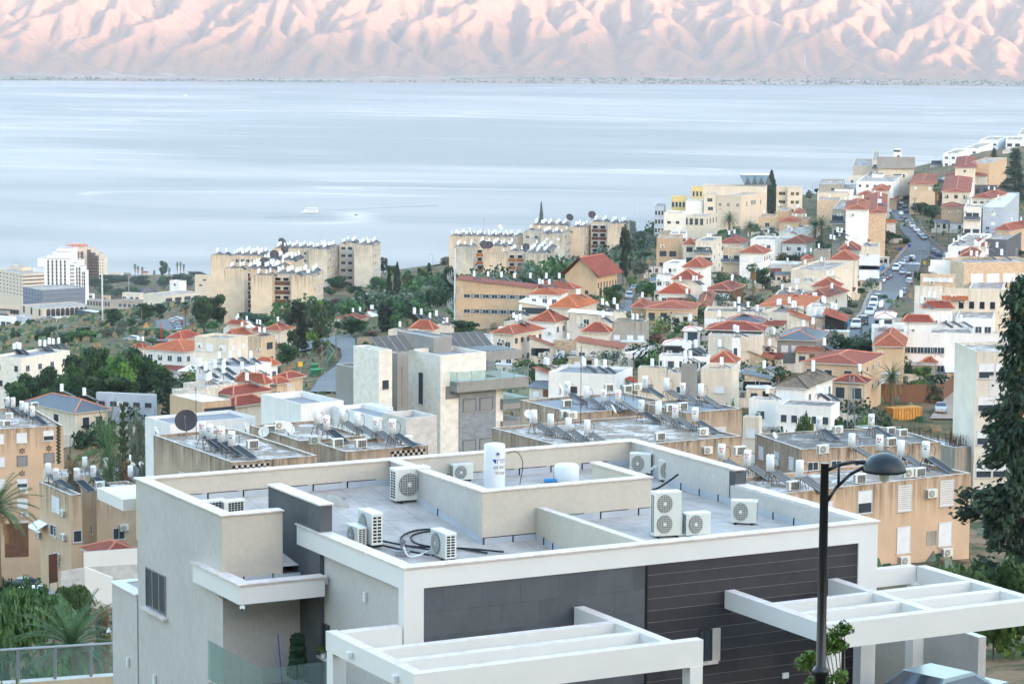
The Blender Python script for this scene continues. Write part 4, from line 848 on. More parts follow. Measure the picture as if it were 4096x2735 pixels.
def rest(spec, k=None):
 """rows of plain houses"""
 for r in spec:
  key, lab, kk, xl, xc, xr, yt, yb, a, roof, ry, wall, rt, wins = r[:14]; kw = r[14] if len(r) > 14 else {}
  kw = dict(kw); bld(key, kw.pop('nm', 'house'), lab, kw.pop('ct', 'house'), kk, xl, xc, xr, yt, yb, a, roof, ry, wall, rt, wins, **kw)
def vols(key, name, label, cat, vs, group=None):
 """one building made of several volumes"""
 root = None
 for i, (k, xl, xc, xr, yt, yb, a, kw) in enumerate(vs):
  kw = dict(kw); b = bld(key if i == 0 else f'{key}{i}', name, label, cat, k, xl, xc, xr, yt, yb, a, root=root, **kw)
  if i == 0: root = b
 if group: root.root['group'] = group
 return root
vols('tl', 'apartment_building', 'stained flat-roofed block with water tanks and a big black dish beyond the left parapet', 'apartment block', [
 ('m', 490, 1210, 1992, 226, None, 30, dict(D=205, wall='soot', H=11, par=.25, wins='L2x2l,2.2,1.1,1.1,2 R3x2g,1.6')),
 ('g', 560, 822, 1578, 1390, None, 30, dict(D=212, wall='soot', H=11, par=.25, wins='R2x2w,1.6,2.4,.8')),
 ('g', -60, 400, 1000, 1290, None, 30, dict(D=224, wall='soot', H=11, par=.25))])
vols('tc', 'apartment_building', 'wide stained block with many rooftop water tanks, behind the rear parapet of the white house', 'apartment block', [
 ('N', 1965, 2303, 2969, 1800, None, 30, dict(D=228, wall='soot', H=11, par=.2, wins='L2x2g')),
 ('N', 2081, 2297, 2720, 1652, None, 30, dict(D=252, wall='soot', H=12, par=.22, wins='L2x2h', deck='roofg')),
 ('N', 2560, 2745, 2969, 1651, None, 30, dict(D=250, wall='soot', H=12, par=.22, wins='R1x1l,1.6,1.5,1.6,1', deck='roofg'))])
vols('tr', 'apartment_building', 'peach rendered block with white shutters and black run-off streaks, right of the white house', 'apartment block', [
 ('N', 2790, 3020, 3884, 1985, None, 32, dict(D=188, wall='peach', H=13, par=.25, wins=''))])
vols('td', 'apartment_building', 'flat block with a blackened mossy roof and one tilted panel beyond the peach block', 'apartment block', [
 ('l', 400, 735, 1745, 356, None, 20, dict(D=240, wall='soot', H=9, par=.15, deck='roofd', wins='L3x1w,1.,1.,1.2 R6x1g,1.2,1.1,1.'))])
vols('tu', 'unfinished_building', 'unfinished concrete building with bare steel rods on its white roof', 'building', [
 ('l', 1120, 1850, 1985, 345, None, 30, dict(D=262, wall='concrete', H=9, par=.12, deck='roofc', wins='L1x1d,1.5,1.6,1.8,1')),])
vols('le', 'apartment_building', 'ochre apartment block with star-shaped wall ornaments at the left edge', 'apartment block', [
 ('f', -460, -200, 580, 962, None, 23, dict(D=318, wall='peach', H=17, par=.35, wl='peach'))])
vols('lf', 'apartment_building', 'weathered narrow three-storey flats with an awning, lower left beside the white house', 'apartment block', [
 ('k', 360, 645, 750, 182, None, 30, dict(D=262, wall='peach', H=11, par=.2, deck='roofg', wins='L1x1w,.8,2.2,1.6,.6 L1x1g,3.8,1.8,1.1,.6 R1x1g,3.6,.9,1.2 L1x3g,1.0,.6,1.1,4.2,3.')),
 ('k', 750, 884, 1300, 140, None, 30, dict(D=266, wall='peach', H=11, par=.2, wins='L1x2g,3.6,.5,1.1,1 R1x1g,4.,1.3,1.2,1.2')),
 ('f', 395, 470, 1240, 1395, None, 20, dict(D=290, wall='cream', H=9, par=.2))])
bld('lr', 'house', 'small annex with a bright red tiled roof and white flat top, lower left', 'house', 'k', 790, 960, 1300, 745, None, 30, 'hip', wall='pinkish', rt='tile', D=248, H=4.5, rise=.9, oh=.5, wins='L1x1a R2x1a')
vols('wt', 'white_house', 'white terrace house with a cube stair head, behind the big black dish', 'house', [
 ('g', 45, 412, 803, 952, None, 33, dict(D=246, wall='white', H=13, par=.6, deck='roofg', wins='L2x1b,3.0,.8,1.6 R1x1b,3.2,.9,.8')),
 ('g', 1160, 1376, 1660, 1082, None, 33, dict(D=232, wall='stonew', H=11, par=.5, deck='roofg', wins='R1x1b,3.6,1.6,.8')),
 ('g', 700, 1120, 1410, 1075, None, 33, dict(D=240, wall='white', H=11, par=.4, deck='roofg')),
 ('f', 1330, 1560, 2347, 905, None, 33, dict(D=252, wall='white', H=10, par=.3, deck='roofg')),
 ('g', 950, 1118, 1256, 990, None, 33, dict(D=252, wall='white', H=11, par=.05, deck='roofc'))])
mb = vols('mb', 'apartment_building', 'new cream stone apartment block with glass-railed terraces in the middle', 'apartment block', [
 ('g', 1398, 1692, 2110, 506, None, 35, dict(D=300, wall='stone', H=24, par=.5, deck='roofg', band='coping', wins='R2x1s,3.6,1.7,1.4 R1x3g,9.3,1.3,1.3,.3,4.6 L1x2b,2.4,.8,3.6,3.5,5.2')),
 ('g', 893, 1126, 1248, 462, None, 35, dict(D=296, wall='stone', H=24, par=.4, deck='roofg', band='coping', wins='R1x2b,3.4,.8,1.0,.1,5.2 L1x1b,8.2,2.3,1.4,.3')),
 ('g', 1235, 1296, 1398, 490, None, 35, dict(D=301, wall='grey', H=24, par=.1, deck='roofg', wins='L1x1b,7.6,1.,1.6')),
 ('g', 732, 890, 1130, 618, None, 35, dict(D=303, wall='grey', H=20, par=.3, deck='roofg')),
 ('g', 1296, 1628, 1795, 342, None, 35, dict(D=306, wall='grey', H=24, par=.2, deck='roofg')),
 ('g', 1862, 1866, 2200, 850, None, 35, dict(D=301.3, W=10, wall='stonegrey', H=18, par=.1, wins='R2x3s,.8,1.8,1.5,.2,4.7')),
 ('g', 2196, 2200, 2265, 820, None, 35, dict(D=304.3, W=10, wall='stone', H=18, par=.1)),
 ('g', 2100, 2120, 2190, 420, None, 35, dict(D=312, W=10, wall='stonegrey', H=18, par=.3, wins='R1x1b,4,.8,2.2'))])
vols('re', 'apartment_building', 'tall flats with ribbed white balcony louvres at the right edge, half behind the dark tree', 'apartment block', [
 ('j', 1893, 1912, 2560, 700, None, 6, dict(D=262, W=8, wall='offwhite', H=22, par=.3, wins='R4x5h,1.2,1.6,1.5,.2,3.3 R3x3l,2.4,1.8,2.4,1.6,6.4'))])
rest([
 ('s1', 'cream stone flats with two slanting red roof strips at the left edge', 'a', -60, 195, 640, 1332, None, 60, 'flat', None, 'stone', 'tile', 'L2x2b,1.6,.8,1.1 R4x2g,1.6', dict(D=500, H=15, nm='apartment_building', ct='apartment block', deck='roofg')),
 ('g1', 'low house with a pale grey sheet roof, left of the date palms', 'f', 255, 690, 985, 800, None, 40, 'hip', None, 'cream', 'slate', 'R2x1a,.8,1.2,1.6 L1x1a,.8,1.4,1.2', dict(D=345, H=5, rise=1.4)),
 ('g2', 'wide flat-roofed building with a pale blue front behind the date palms', 'f', 880, 1412, 1425, 640, None, 75, 'flat', None, 'blue', 'tile', 'L5x1b,1.2,1.,.7', dict(D=372, H=5, par=.15, deck='roofc')),
 ('w1', 'white balcony house with a pale awning, left of the red hipped roofs', 'f', 1575, 1700, 2000, 610, None, 40, 'flat', None, 'offwhite', 'tile', 'L1x2g R2x1g', dict(D=352, H=8, par=.3)),
 ('y1', 'yellow-ochre house with a sand coloured sheet roof', 'f', 1812, 1850, 2120, 705, None, 35, 'flat', None, 'ochre', 'tile', 'R1x1b,.8,4.,1.4 R1x1b,1.,.5,1.6,6', dict(D=312, H=6, par=.1, W=8, deck='sheet')),
 ('r1', 'orange-red hipped roof house right of the yellow-ochre house', 'f', 2050, 2160, 2420, 740, None, 50, 'hip', 640, 'cream', 'tile', '', dict(D=318, H=5)),
 ('r2', 'large red hipped roof house behind the yellow-ochre one', 'f', 1975, 2140, 2480, 640, None, 50, 'hip', 570, 'cream', 'tile', '', dict(D=345, H=6)),
 ('r3', 'big red hipped roof above the white tank roof, with pale ridge lines', 'b', 330, 590, 640, 1568, None, 62, 'hip', 1452, 'white', 'tile', 'L3x1g', dict(D=392, H=6)),
 ('r4', 'white house with a curved parapet and an orange roof beside the bin yard', 'b', 500, 655, 710, 1400, None, 58, 'hip', 1325, 'white', 'tileo', 'R1x1g', dict(D=440, H=6)),
 ('w2', 'white flat-roofed house with five tanks, above the red hipped roof', 'b', -40, 395, 655, 1418, None, 60, 'flat', None, 'white', 'tile', 'L4x1w R2x1g', dict(D=425, H=7, deck='roofg')),
 ('w3', 'low worn flat-roofed house with tanks at the foot of the red hipped roof', 'f', 1680, 1890, 2180, 560, None, 45, 'flat', None, 'offwhite', 'tile', 'L2x1g R2x1w', dict(D=372, H=7)),
 ('o1', 'long white villa under a bright orange tiled roof, beside the tall thin palm', 'f', 1335, 1690, 1965, 245, None, 62, 'hip', 150, 'white', 'tileo', 'L4x1g R3x1g', dict(D=520, H=6, rise=1.8)),
 ('o2', 'small cream house with an orange roof behind the orange-roofed villa', 'f', 1540, 1665, 1830, 128, None, 62, 'hip', 55, 'cream', 'tileo', 'L1x1g', dict(D=590, H=5, rise=1.6)),
 ('o3', 'small orange-roofed shed left of the white villa', 'f', 1350, 1420, 1500, 290, None, 60, 'hip', 250, 'white', 'tileo', '', dict(D=480, H=3, rise=.7)),
 ('c1', 'cream two-storey house with three windows, right of the orange-roofed villa', 'b', -50, 262, 440, 1155, None, 60, 'flat', None, 'cream', 'tile', 'L3x2w,1.3,1.6,1.6 R2x2w', dict(D=525, H=8)),
 ('c2', 'red hipped roof just behind the cream two-storey house', 'b', 225, 300, 465, 1142, None, 60, 'hip', 1080, 'cream', 'tile', '', dict(D=560, H=5, rise=1.7)),
 ('c3', 'sand coloured house with a blue-glass window near the parked dark car', 'b', 432, 560, 690, 1140, None, 60, 'flat', None, 'sand', 'tile', 'R1x1b,1.4,2.,1.4', dict(D=545, H=7)),
 ('c4', 'cream cottage with a red hipped roof, left of the twin tall pines', 'b', 592, 735, 850, 1082, None, 66, 'hip', 1012, 'cream', 'tile', 'L2x1w', dict(D=600, H=6)),
 ('c5', 'white shed with a grey corrugated gable roof beside the flame-like tree', 'b', 215, 330, 490, 1068, None, 50, 'gable', 1012, 'white', 'sheet', 'L1x1g', dict(D=640, H=4, rise=1.4)),
 ('c6', 'cream cottage with a red roof right of the twin tall pines', 'b', 1255, 1450, 1545, 978, None, 70, 'hip', 930, 'cream', 'tile', 'L2x1w R1x1g', dict(D=680, H=5)),
 ('c7', 'white gable wall beside the road under the grey cypress', 'b', 1500, 1575, 1650, 955, None, 50, 'gable', 905, 'white', 'sheet', '', dict(D=700, H=6, rise=1.3)),
 ('c8', 'worn flat-roofed house with a red hipped roof, right of the leaning pine', 'b', 1725, 1940, 2000, 1085, None, 70, 'flat', None, 'offwhite', 'tile', 'L2x1g', dict(D=520, H=8)),
 ('c9', 'orange hipped roof with three tanks behind it, over the new stone block', 'b', 1935, 2130, 2175, 1075, None, 70, 'hip', 982, 'cream', 'tile', '', dict(D=505, H=7)),
 ('d0', 'flat cream extension right of the orange hipped roof', 'b', 2150, 2290, 2330, 1040, None, 75, 'flat', None, 'cream', 'tile', 'L1x1g', dict(D=515, H=6)),
 ('t1', 'low shed roof with a red lean-to beside the street bins', 'b', 700, 800, 940, 1520, None, 55, 'hip', 1455, 'sand', 'tile', '', dict(D=410, H=3.5, rise=.8)),
 ('t2', 'red lean-to roof left of the bin yard, nearer the viewer', 'b', 640, 700, 800, 1568, None, 55, 'hip', 1515, 'sand', 'tile', '', dict(D=385, H=3.5, rise=.8)),
])
rest([
 ('h1', 'white flat-roofed house with three tanks and a red door canopy, beside the white van', 'h', 675, 1288, 1445, 912, None, 72, 'flat', None, 'white', 'tile', 'R2x1g,1.8 L1x1b,2.,1.,1.', dict(D=362, H=8, deck='roofg')),
 ('h1b', 'glazed lean-to with a brown-red tiled roof at the left end of the white tank house', 'h', 655, 760, 800, 940, None, 60, 'mono', None, 'white', 'tile', 'L1x1b,.6,1.6,1.2', dict(D=358, H=4, rise=1.3, W=4)),
 ('h2', 'rubble stone house with a white parapet and lattice terrace', 'h', 714, 975, 990, 602, None, 82, 'flat', None, 'offwhite', 'tile', 'L2x1w,1.8,1.6,1.4', dict(D=478, H=9, par=.9, wl='rubble')),
 ('h3', 'cream upper room with a red hipped roof and pale ridge stones above the stone house', 'h', 990, 1222, 1252, 525, None, 78, 'hip', 432, 'cream', 'tile', 'L1x1w R1x1g', dict(D=492, H=9)),
 ('h3b', 'brown-red tiled porch roof right of the rubble stone house', 'h', 930, 1340, 1375, 672, None, 82, 'mono', None, 'offwhite', 'tile', 'L4x1g,.8', dict(D=462, H=5, rise=1.2, W=None)),
 ('h4', 'low house with dark glazed porch and a faded red roof', 'h', 502, 700, 716, 648, None, 80, 'mono', None, 'cream', 'tile', 'L4x1b,.5,1.3,1.3,.6 L1x1g,3.2', dict(D=470, H=8, rise=1.6)),
 ('h5', 'long cream house with a red hipped roof and a rooftop panel', 'h', 168, 350, 622, 542, None, 58, 'hip', 445, 'cream', 'tile', 'L2x1g,1.4 R5x1b,.8,.8,.9', dict(D=470, H=8)),
 ('h5b', 'low white flat-roofed wing with a lattice mast, left of the long cream house', 'h', -20, 255, 350, 572, None, 58, 'flat', None, 'white', 'tile', 'L2x1b R1x1g', dict(D=455, H=7, par=.2)),
 ('h6', 'white house with a brown-red hipped roof, behind the long cream house', 'h', 512, 732, 842, 432, None, 66, 'hip', 318, 'white', 'tile', 'L2x1w R2x1g', dict(D=520, H=9)),
 ('h6b', 'worn white flat roof with one tank, left of the brown-red hipped roof', 'h', 262, 480, 560, 440, None, 66, 'flat', None, 'offwhite', 'tile', 'L2x1g', dict(D=540, H=6, par=.2)),
 ('h7', 'large white house with an orange hipped roof below the school roof', 'h', 498, 770, 850, 182, None, 76, 'hip', 112, 'white', 'tileo', 'L3x1g', dict(D=600, H=9)),
 ('h7b', 'orange hipped roof with a glass skylight strip, over white walls', 'h', 692, 936, 1115, 305, None, 70, 'hip', 172, 'offwhite', 'tileo', 'L2x1g', dict(D=560, H=8)),
 ('h7c', 'white canopy roof on dark glass beside the orange skylight roof', 'h', 415, 660, 720, 290, None, 80, 'mono', None, 'cream', 'sheet', 'L5x1b,.3,1.2,1.4,.2', dict(D=568, H=5, rise=1.)),
 ('h8', 'small brown-red roofed hut by the upper lane', 'h', 1090, 1200, 1230, 255, None, 80, 'hip', 222, 'tan', 'tile', '', dict(D=640, H=4, rise=.8)),
 ('ha', 'rounded grey concrete house with dripping stains, in the middle of the hillside', 'h', 1258, 1560, 1598, 428, None, 80, 'flat', None, 'concrete', 'tile', 'L3x1w,2.6,1.2,1.', dict(D=500, H=9, par=1.)),
 ('ha2', 'small cream rooftop room with one white shutter on the grey concrete house', 'h', 1262, 1370, 1388, 345, None, 80, 'flat', None, 'cream', 'tile', 'L1x1w', dict(D=512, H=10)),
 ('hb', 'terrace shack with blue tarpaulins and a pale sheet roof', 'h', 866, 1235, 1262, 372, None, 82, 'mono', None, 'offwhite', 'sheet', 'L1x1g,.8', dict(D=522, H=9, rise=.6)),
 ('hc', 'two-storey orange-ochre house with a wide red hipped roof', 'h', 1566, 2005, 2042, 312, None, 82, 'hip', 235, 'ochre', 'tile', 'L4x1b,.9,1.3,1.7 L1x1d,5.,1.4,1.6', dict(D=545, H=11)),
 ('hc2', 'lower red roofed wing on the left of the orange-ochre house', 'h', 1440, 1560, 1600, 296, None, 82, 'hip', 225, 'tan', 'tile', '', dict(D=556, H=8)),
 ('hd', 'white house under a brown-red roof right of the orange-ochre house', 'h', 2040, 2150, 2192, 296, None, 84, 'hip', 235, 'offwhite', 'tiled', 'L1x1w', dict(D=572, H=8)),
 ('he', 'white glazed gazebo roof beside the white tank house and street wall', 'h', 1730, 1960, 1990, 642, None, 80, 'hip', 590, 'white', 'sheet', 'L5x1b,.3,1.,1.4,.2', dict(D=415, H=5, rise=.8)),
 ('he2', 'small white terrace room with a sheet roof left of the timber-banded house', 'h', 1915, 2040, 2065, 510, None, 80, 'hip', 470, 'white', 'sheet', 'L1x1b,.3,1.6,1.4', dict(D=440, H=8, rise=.6)),
 ('hf', 'brown-roofed house with a timber band of windows, above the white villa', 'i', 990, 1484, 1512, 165, None, 80, 'hip', 80, 'wood', 'tile', 'L5x1b,.3,1.6,1.1,.3', dict(D=432, H=12)),
 ('hf2', 'cream lower storey with a white stair tower below the timber band', 'i', 992, 1478, 1506, 215, None, 80, 'flat', None, 'cream', 'tile', '', dict(D=428, H=10, par=.1)),
 ('hf3', 'white stair tower in front of the cream house', 'i', 1210, 1278, 1292, 232, None, 80, 'flat', None, 'white', 'tile', 'L1x1g,1.6,.7,1.8', dict(D=424, H=10, par=.1)),
 ('hg', 'cream house with a dark green sheet roof and round vents', 'i', 1172, 1480, 1500, 88, None, 80, 'hip', 28, 'tan', 'slate', '', dict(D=470, H=9, rise=1.)),
 ('hh', 'long cream house with laundry windows behind the timber-banded house', 'd', 728, 1265, 1285, 1485, None, 82, 'flat', None, 'cream', 'tile', 'L6x1w,1.4,1.8,1.2', dict(D=500, H=8, deck='roofd')),
 ('hh2', 'cream house with an outside stair right of the green sheet roof', 'd', 1270, 1490, 1640, 1490, None, 70, 'flat', None, 'cream', 'tile', 'R1x1w', dict(D=492, H=9, deck='roofd')),
 ('hi', 'tan house with rubble side wall, right of the timber-banded house', 'i', 1486, 1600, 1625, 232, None, 78, 'flat', None, 'offwhite', 'tile', 'L1x1a,1.4,.9,.9', dict(D=436, H=9)),
 ('hj', 'brown-red tiled porch at the foot of the timber-banded house', 'i', 1380, 1560, 1582, 432, None, 80, 'mono', None, 'sand', 'tile', '', dict(D=420, H=4, rise=1.4)),
])
vols('vi', 'villa', 'white cream villa with round gate lamps and a roof shed, middle right', 'house', [
 ('i', 606, 865, 925, 556, None, 76, dict(D=372, wall='cream', H=8, par=.3, wins='L1x1g,2.,1.5,1.')),
 ('i', 348, 605, 625, 510, None, 80, dict(D=378, wall='cream', H=8, par=.8, wins='L1x1s,2.4,1.5,1.1')),
 ('i', 925, 1208, 1275, 516, None, 76, dict(D=384, wall='cream', H=9, par=.6, wins='L1x1w,2.6,1.5,1.')),
 ('i', 540, 985, 1006, 404, None, 80, dict(D=392, wall='white', H=10, par=.2, deck='roofd', wins='L6x1b,.8,.9,1.2')),
 ('i', 746, 880, 892, 475, None, 78, dict(D=376, wall='grey', H=8, par=.1, W=None, deck='slate'))])
bld('vr', 'house', 'red hipped roof with a white pipe frame, right part of the cream villa', 'house', 'i', 1005, 1225, 1262, 460, None, 78, 'hip', 345, 'white', 'tile', '', D=400, H=8)
rest([
 ('k1', 'white house with a weathered grey-brown hipped roof', 'i', 1615, 1888, 2132, 692, None, 66, 'hip', 545, 'white', 'tileg', 'L1x1w,1.,1.3,1.4 R3x1g', dict(D=362, H=8)),
 ('k2', 'low white house with a red-brown door and porch', 'i', 1366, 1600, 1640, 800, None, 72, 'flat', None, 'white', 'tile', 'L1x1g,1.6', dict(D=352, H=7, par=.2)),
 ('k2b', 'white wall wing with a boiler corner right of the red-brown door', 'i', 1640, 2118, 2200, 862, None, 70, 'flat', None, 'white', 'tile', 'L5x1g,1.4,.9,1.1', dict(D=346, H=7, par=.2, deck='roofd')),
 ('k3', 'long ochre house with an L-shaped red tiled roof above the grey-brown roof', 'j', 330, 828, 1042, 820, None, 68, 'hip', 725, 'ochre', 'tile', 'L3x1a,1.,1.3,1.1 R4x1g,.9,.9,.9', dict(D=402, H=8)),
 ('k4', 'pinkish low house with a dark tiled roof by the date palm', 'j', 600, 885, 925, 985, None, 72, 'hip', 925, 'sand', 'tiled', 'L2x1a,.8,1.5,1.8', dict(D=372, H=6)),
 ('k5', 'grey carport with a slate sheet roof beside the fan palm', 'i', 1326, 1545, 1562, 612, None, 80, 'mono', None, 'sand', 'slate', 'L2x1d,.3,2.6,1.6', dict(D=398, H=4, rise=1.)),
 ('k6', 'cream three-storey house with white shutters right of the stained block', 'i', 1310, 1460, 1486, 960, None, 70, 'flat', None, 'cream', 'tile', 'L1x2w R1x2w', dict(D=318, H=12, par=.3)),
 ('k7', 'dark grey sheet-roofed house under the big date palm', 'j', 85, 440, 530, 598, None, 76, 'hip', 515, 'grey', 'slate', 'L3x1w', dict(D=432, H=5, rise=1.2)),
 ('k8', 'white house with a square upper room beside the street trees', 'j', 356, 520, 560, 290, None, 76, 'flat', None, 'white', 'tile', 'L1x1w', dict(D=478, H=12)),
 ('k8b', 'cream stone ground floor with a barred window under the white upper room', 'j', 385, 525, 545, 402, None, 76, 'flat', None, 'stoneface', 'tile', 'L1x1a,1.6,1.4,1.3', dict(D=470, H=9)),
 ('k9', 'red tiled porch roof over green plastic screening', 'j', 190, 360, 380, 420, None, 80, 'mono', None, 'offwhite', 'tileo', '', dict(D=462, H=5, rise=1.5)),
 ('k9b', 'red tiled porch roof on posts beside the street pavement', 'j', 522, 700, 728, 428, None, 80, 'mono', None, 'dark', 'tileo', '', dict(D=468, H=5, rise=1.3)),
 ('ka', 'cream stair house with an orange hipped roof, left of the brown-roofed house', 'd', 1232, 1660, 1785, 1440, None, 76, 'hip', 1345, 'offwhite', 'tileo', 'L3x1g', dict(D=530, H=8)),
 ('kb', 'brown-roofed white house with one dark window near the street trees', 'd', 1650, 1840, 2038, 1352, None, 66, 'hip', 1250, 'offwhite', 'tiled', 'L1x1g R1x1d', dict(D=560, H=10)),
 ('kc', 'flat cream house with two tilted panels left of the brown roof', 'd', 1372, 1610, 1645, 1335, None, 80, 'flat', None, 'cream', 'tile', 'L4x1g', dict(D=585, H=8, deck='roofd')),
 ('kd', 'long cream two-storey house with air conditioners facing the viewer', 'd', 1522, 1850, 2090, 1105, None, 70, 'flat', None, 'cream', 'tile', 'L3x1w,2.,1.4,1.3 R2x1w', dict(D=625, H=12)),
 ('ke', 'red hipped roof right of the long cream two-storey house', 'd', 1722, 1950, 1986, 1258, None, 76, 'hip', 1168, 'cream', 'tile', 'L2x1g', dict(D=605, H=8)),
 ('kf', 'cream house with an open upper loggia and no roof tiles', 'd', 1732, 1865, 1885, 925, None, 78, 'flat', None, 'concrete', 'tile', 'L1x1d,3.4,4.4,2.4,.5', dict(D=665, H=13)),
 ('kg', 'cream house with a pointed red hipped roof, front one of three in a row', 'd', 1886, 2108, 2138, 1010, None, 77, 'hip', 915, 'cream', 'tile', 'L1x1a', dict(D=655, H=11)),
 ('kh', 'middle one of three red hipped roofs stepping up the street', 'd', 1960, 2140, 2172, 920, None, 77, 'hip', 838, 'cream', 'tile', '', dict(D=700, H=10)),
 ('ki', 'rear one of three red hipped roofs, with white dishes on it', 'd', 2012, 2205, 2242, 858, None, 77, 'hip', 778, 'cream', 'tile', '', dict(D=745, H=10)),
 ('kj', 'cream house with one very wide barred window by the street', 'd', 2168, 2320, 2340, 885, None, 80, 'flat', None, 'cream', 'tile', 'L1x1w,2.2,5.6,4.2', dict(D=690, H=12)),
 ('kk', 'red lean-to roofs with a bus-stop like shelter by the street fence', 'd', 2095, 2230, 2262, 1105, None, 78, 'hip', 1060, 'concrete', 'tileo', '', dict(D=635, H=4, rise=.8)),
])
def blockset(key, label, D, vs):
 return vols(key, 'apartment_block', label, 'apartment block', [(k, xl, xc, xr, yt, None, a, dict(dict(D=D+dd, wall='block', H=h, par=.4), **kw)) for (k, xl, xc, xr, yt, a, dd, h, kw) in vs])
bA = blockset('bA', 'tall stained beige block with rust-brown balcony strips, nearest of the left group', 800, [
 ('b', 465, 660, 690, 578, 84, 0, 31, {}), ('b', 835, 1034, 1130, 576, 84, 0, 31, dict(wins='R4x8m,1.,1.0,1.1,1,2.75')),
 ('b', 668, 834, 840, 566, 84, 4, 31, dict(L=10, wins='L2x8p,1.,1.7,1.1,.3,2.75')), ('b', 220, 405, 440, 514, 84, 12, 33, dict(wins='R2x8g,1.2,.8,1.,0,2.75')),
 ('b', 405, 468, 480, 520, 84, 18, 33, dict(L=12, wins='L1x8p,1.2,1.5,1.1,.2,2.75')), ('b', 405, 700, 960, 518, 84, 22, 30, dict(L=18))])
bB = blockset('bB', 'beige block behind the rust-brown balcony block, crowded with tanks', 900, [
 ('b', 98, 268, 300, 390, 84, 0, 34, {}), ('b', 268, 560, 620, 398, 84, 10, 34, dict(L=16, wins='L6x8g,1.2,1.2,1.1,0,2.75')), ('b', 560, 868, 952, 440, 84, -16, 34, dict(wins='R4x8g,1.,1.,1.1,0,2.75', wall='block'))])
bC = blockset('bC', 'pale block with white balcony strips, rear right of the left group', 985, [
 ('b', 1000, 1164, 1276, 336, 80, 0, 38, dict(wall='blockgrey', wins='R6x9m,1.,1.1,1.1,.5,2.75')), ('b', 1276, 1414, 1420, 286, 84, 16, 40, dict(L=12, wins='L2x9q,1.2,1.8,1.2,.3,2.75')),
 ('b', 1415, 1583, 1656, 300, 84, 2, 40, dict(wall='blockgrey', wins='R5x10m,1.,1.,1.1,.4,2.75')), ('b', 670, 998, 1010, 332, 84, 6, 38, dict(L=14, wins='L5x9g,1.2,1.,1.1,0,2.75'))])
bD = blockset('bD', 'stained beige block with orange balcony strips, nearest of the middle group', 925, [
 ('c', 258, 440, 470, 545, 84, 4, 32, dict(wall='blockgrey')), ('c', 470, 536, 545, 540, 84, 14, 32, dict(L=10, wins='L1x9o,1.2,1.6,1.2,.3,2.75')), ('c', 536, 748, 752, 600, 84, 0, 30, {}),
 ('c', 752, 916, 922, 588, 84, 6, 30, dict(L=10, wins='L2x9o,1.2,1.7,1.2,.3,2.75')), ('c', 918, 1112, 1190, 604, 84, -2, 30, dict(wall='blockgrey', wins='R4x8m,1.,1.1,1.1,.3,2.75')), ('c', 450, 800, 1050, 540, 84, 24, 28, dict(L=18))])
bE = blockset('bE', 'grey-beige block with small scattered windows, behind the orange balcony block', 1000, [
 ('c', 222, 850, 905, 455, 82, 30, 34, dict(L=16)), ('c', 900, 1060, 1070, 405, 84, 8, 38, dict(L=12, wall='blockgrey', wins='L2x9g,1.6,1.3,1.,0,3.')), ('c', 1060, 1280, 1338, 425, 80, 0, 38, dict(wall='blockgrey', wins='L2x8w,1.6,1.2,.9,.3,3. R6x9m,1.,1.1,1.1,.3,2.8'))])
bF = blockset('bF', 'tall beige block with dark brown balcony strips, right end of the middle group', 1010, [
 ('c', 1335, 1460, 1522, 365, 78, 4, 40, dict(wins='R5x9m,1.,1.,1.1,.3,2.75')), ('c', 1520, 1672, 1680, 318, 84, 12, 40, dict(L=12, wins='L2x10p,1.3,2.,1.3,.3,3.')), ('c', 1672, 1830, 1878, 332, 80, 2, 40, dict(wins='R5x9m,1.,1.,1.1,.2,2.75')), ('c', 975, 1300, 1330, 350, 84, 24, 38, dict(L=16))])
vols('sc', 'school_building', 'long ochre two-storey building with a long red tiled roof and a spiral stair', 'building', [
 ('c', 285, 992, 1010, 925, None, 80, dict(D=612, wall='ochre', H=18, roof='mono', rise=1.8, L=9, rt='tile', wins='L7x2g,1.6,1.5,.95,1.5,3.5 L6x2s,1.6,.9,.95,3,3.5')),
 ('c', 1000, 1370, 1430, 935, None, 70, dict(D=616, wall='ochre', H=12, roof='hip', ry=860, rt='tile'))])
bld('hall', 'hall', 'ochre gabled hall with a broad red roof and a row of slit windows', 'hall', 'c', 1285, 1575, 1762, 815, None, 62, 'gable', None, 'ochre', 'tile', 'R7x1b,1.6,.5,1.4 L2x1b,3.6,.9,.9 R3x1b,3.,1.3,2.4', D=655, H=15, rise=4.5, oh=1.3)
vols('ys', 'school_building', 'yellow and white school stepping down the skyline, with rooftop railings', 'school', [
 ('d', 843, 1062, 1290, 420, None, 62, dict(D=985, wall='fort', H=22, wins='R4x1g,2.2,.9,1.6,14 R3x1g,2.4,.9,1.8,2 L3x1s,3,1,1')), ('d', 722, 842, 850, 402, None, 84, dict(D=990, wall='cream', H=22, L=10, wins='L1x2g,1.6,2.,1.4,.1,3.2')),
 ('d', 608, 714, 720, 345, None, 84, dict(D=1010, wall='yellow', H=26, L=10, wins='L3x1g,1.4,.9,2.')), ('d', 425, 556, 560, 432, None, 84, dict(D=1000, wall='yellow', H=20, L=10, wins='L4x1g,1.8,.9,2.')), ('d', 556, 714, 720, 465, None, 84, dict(D=992, wall='white', H=18, L=10)),
 ('d', 272, 358, 430, 512, None, 84, dict(D=1000, wall='blue', H=18, L=12, wins='L3x3g,1.8,.9,1.7,0,3.3')), ('d', 715, 1290, 1300, 335, None, 82, dict(D=1040, wall='cream', H=26, L=12)),
 ('d', 1388, 1495, 1632, 342, None, 82, dict(D=1050, wall='cream', H=20, L=10, wins='L2x3y,1.8,1.3,1.3,1,3.3')), ('d', 1490, 1628, 1636, 345, None, 84, dict(D=1046, wall='cream', H=20, L=10, wins='L2x3y,1.8,1.3,1.3,1,3.3'))])
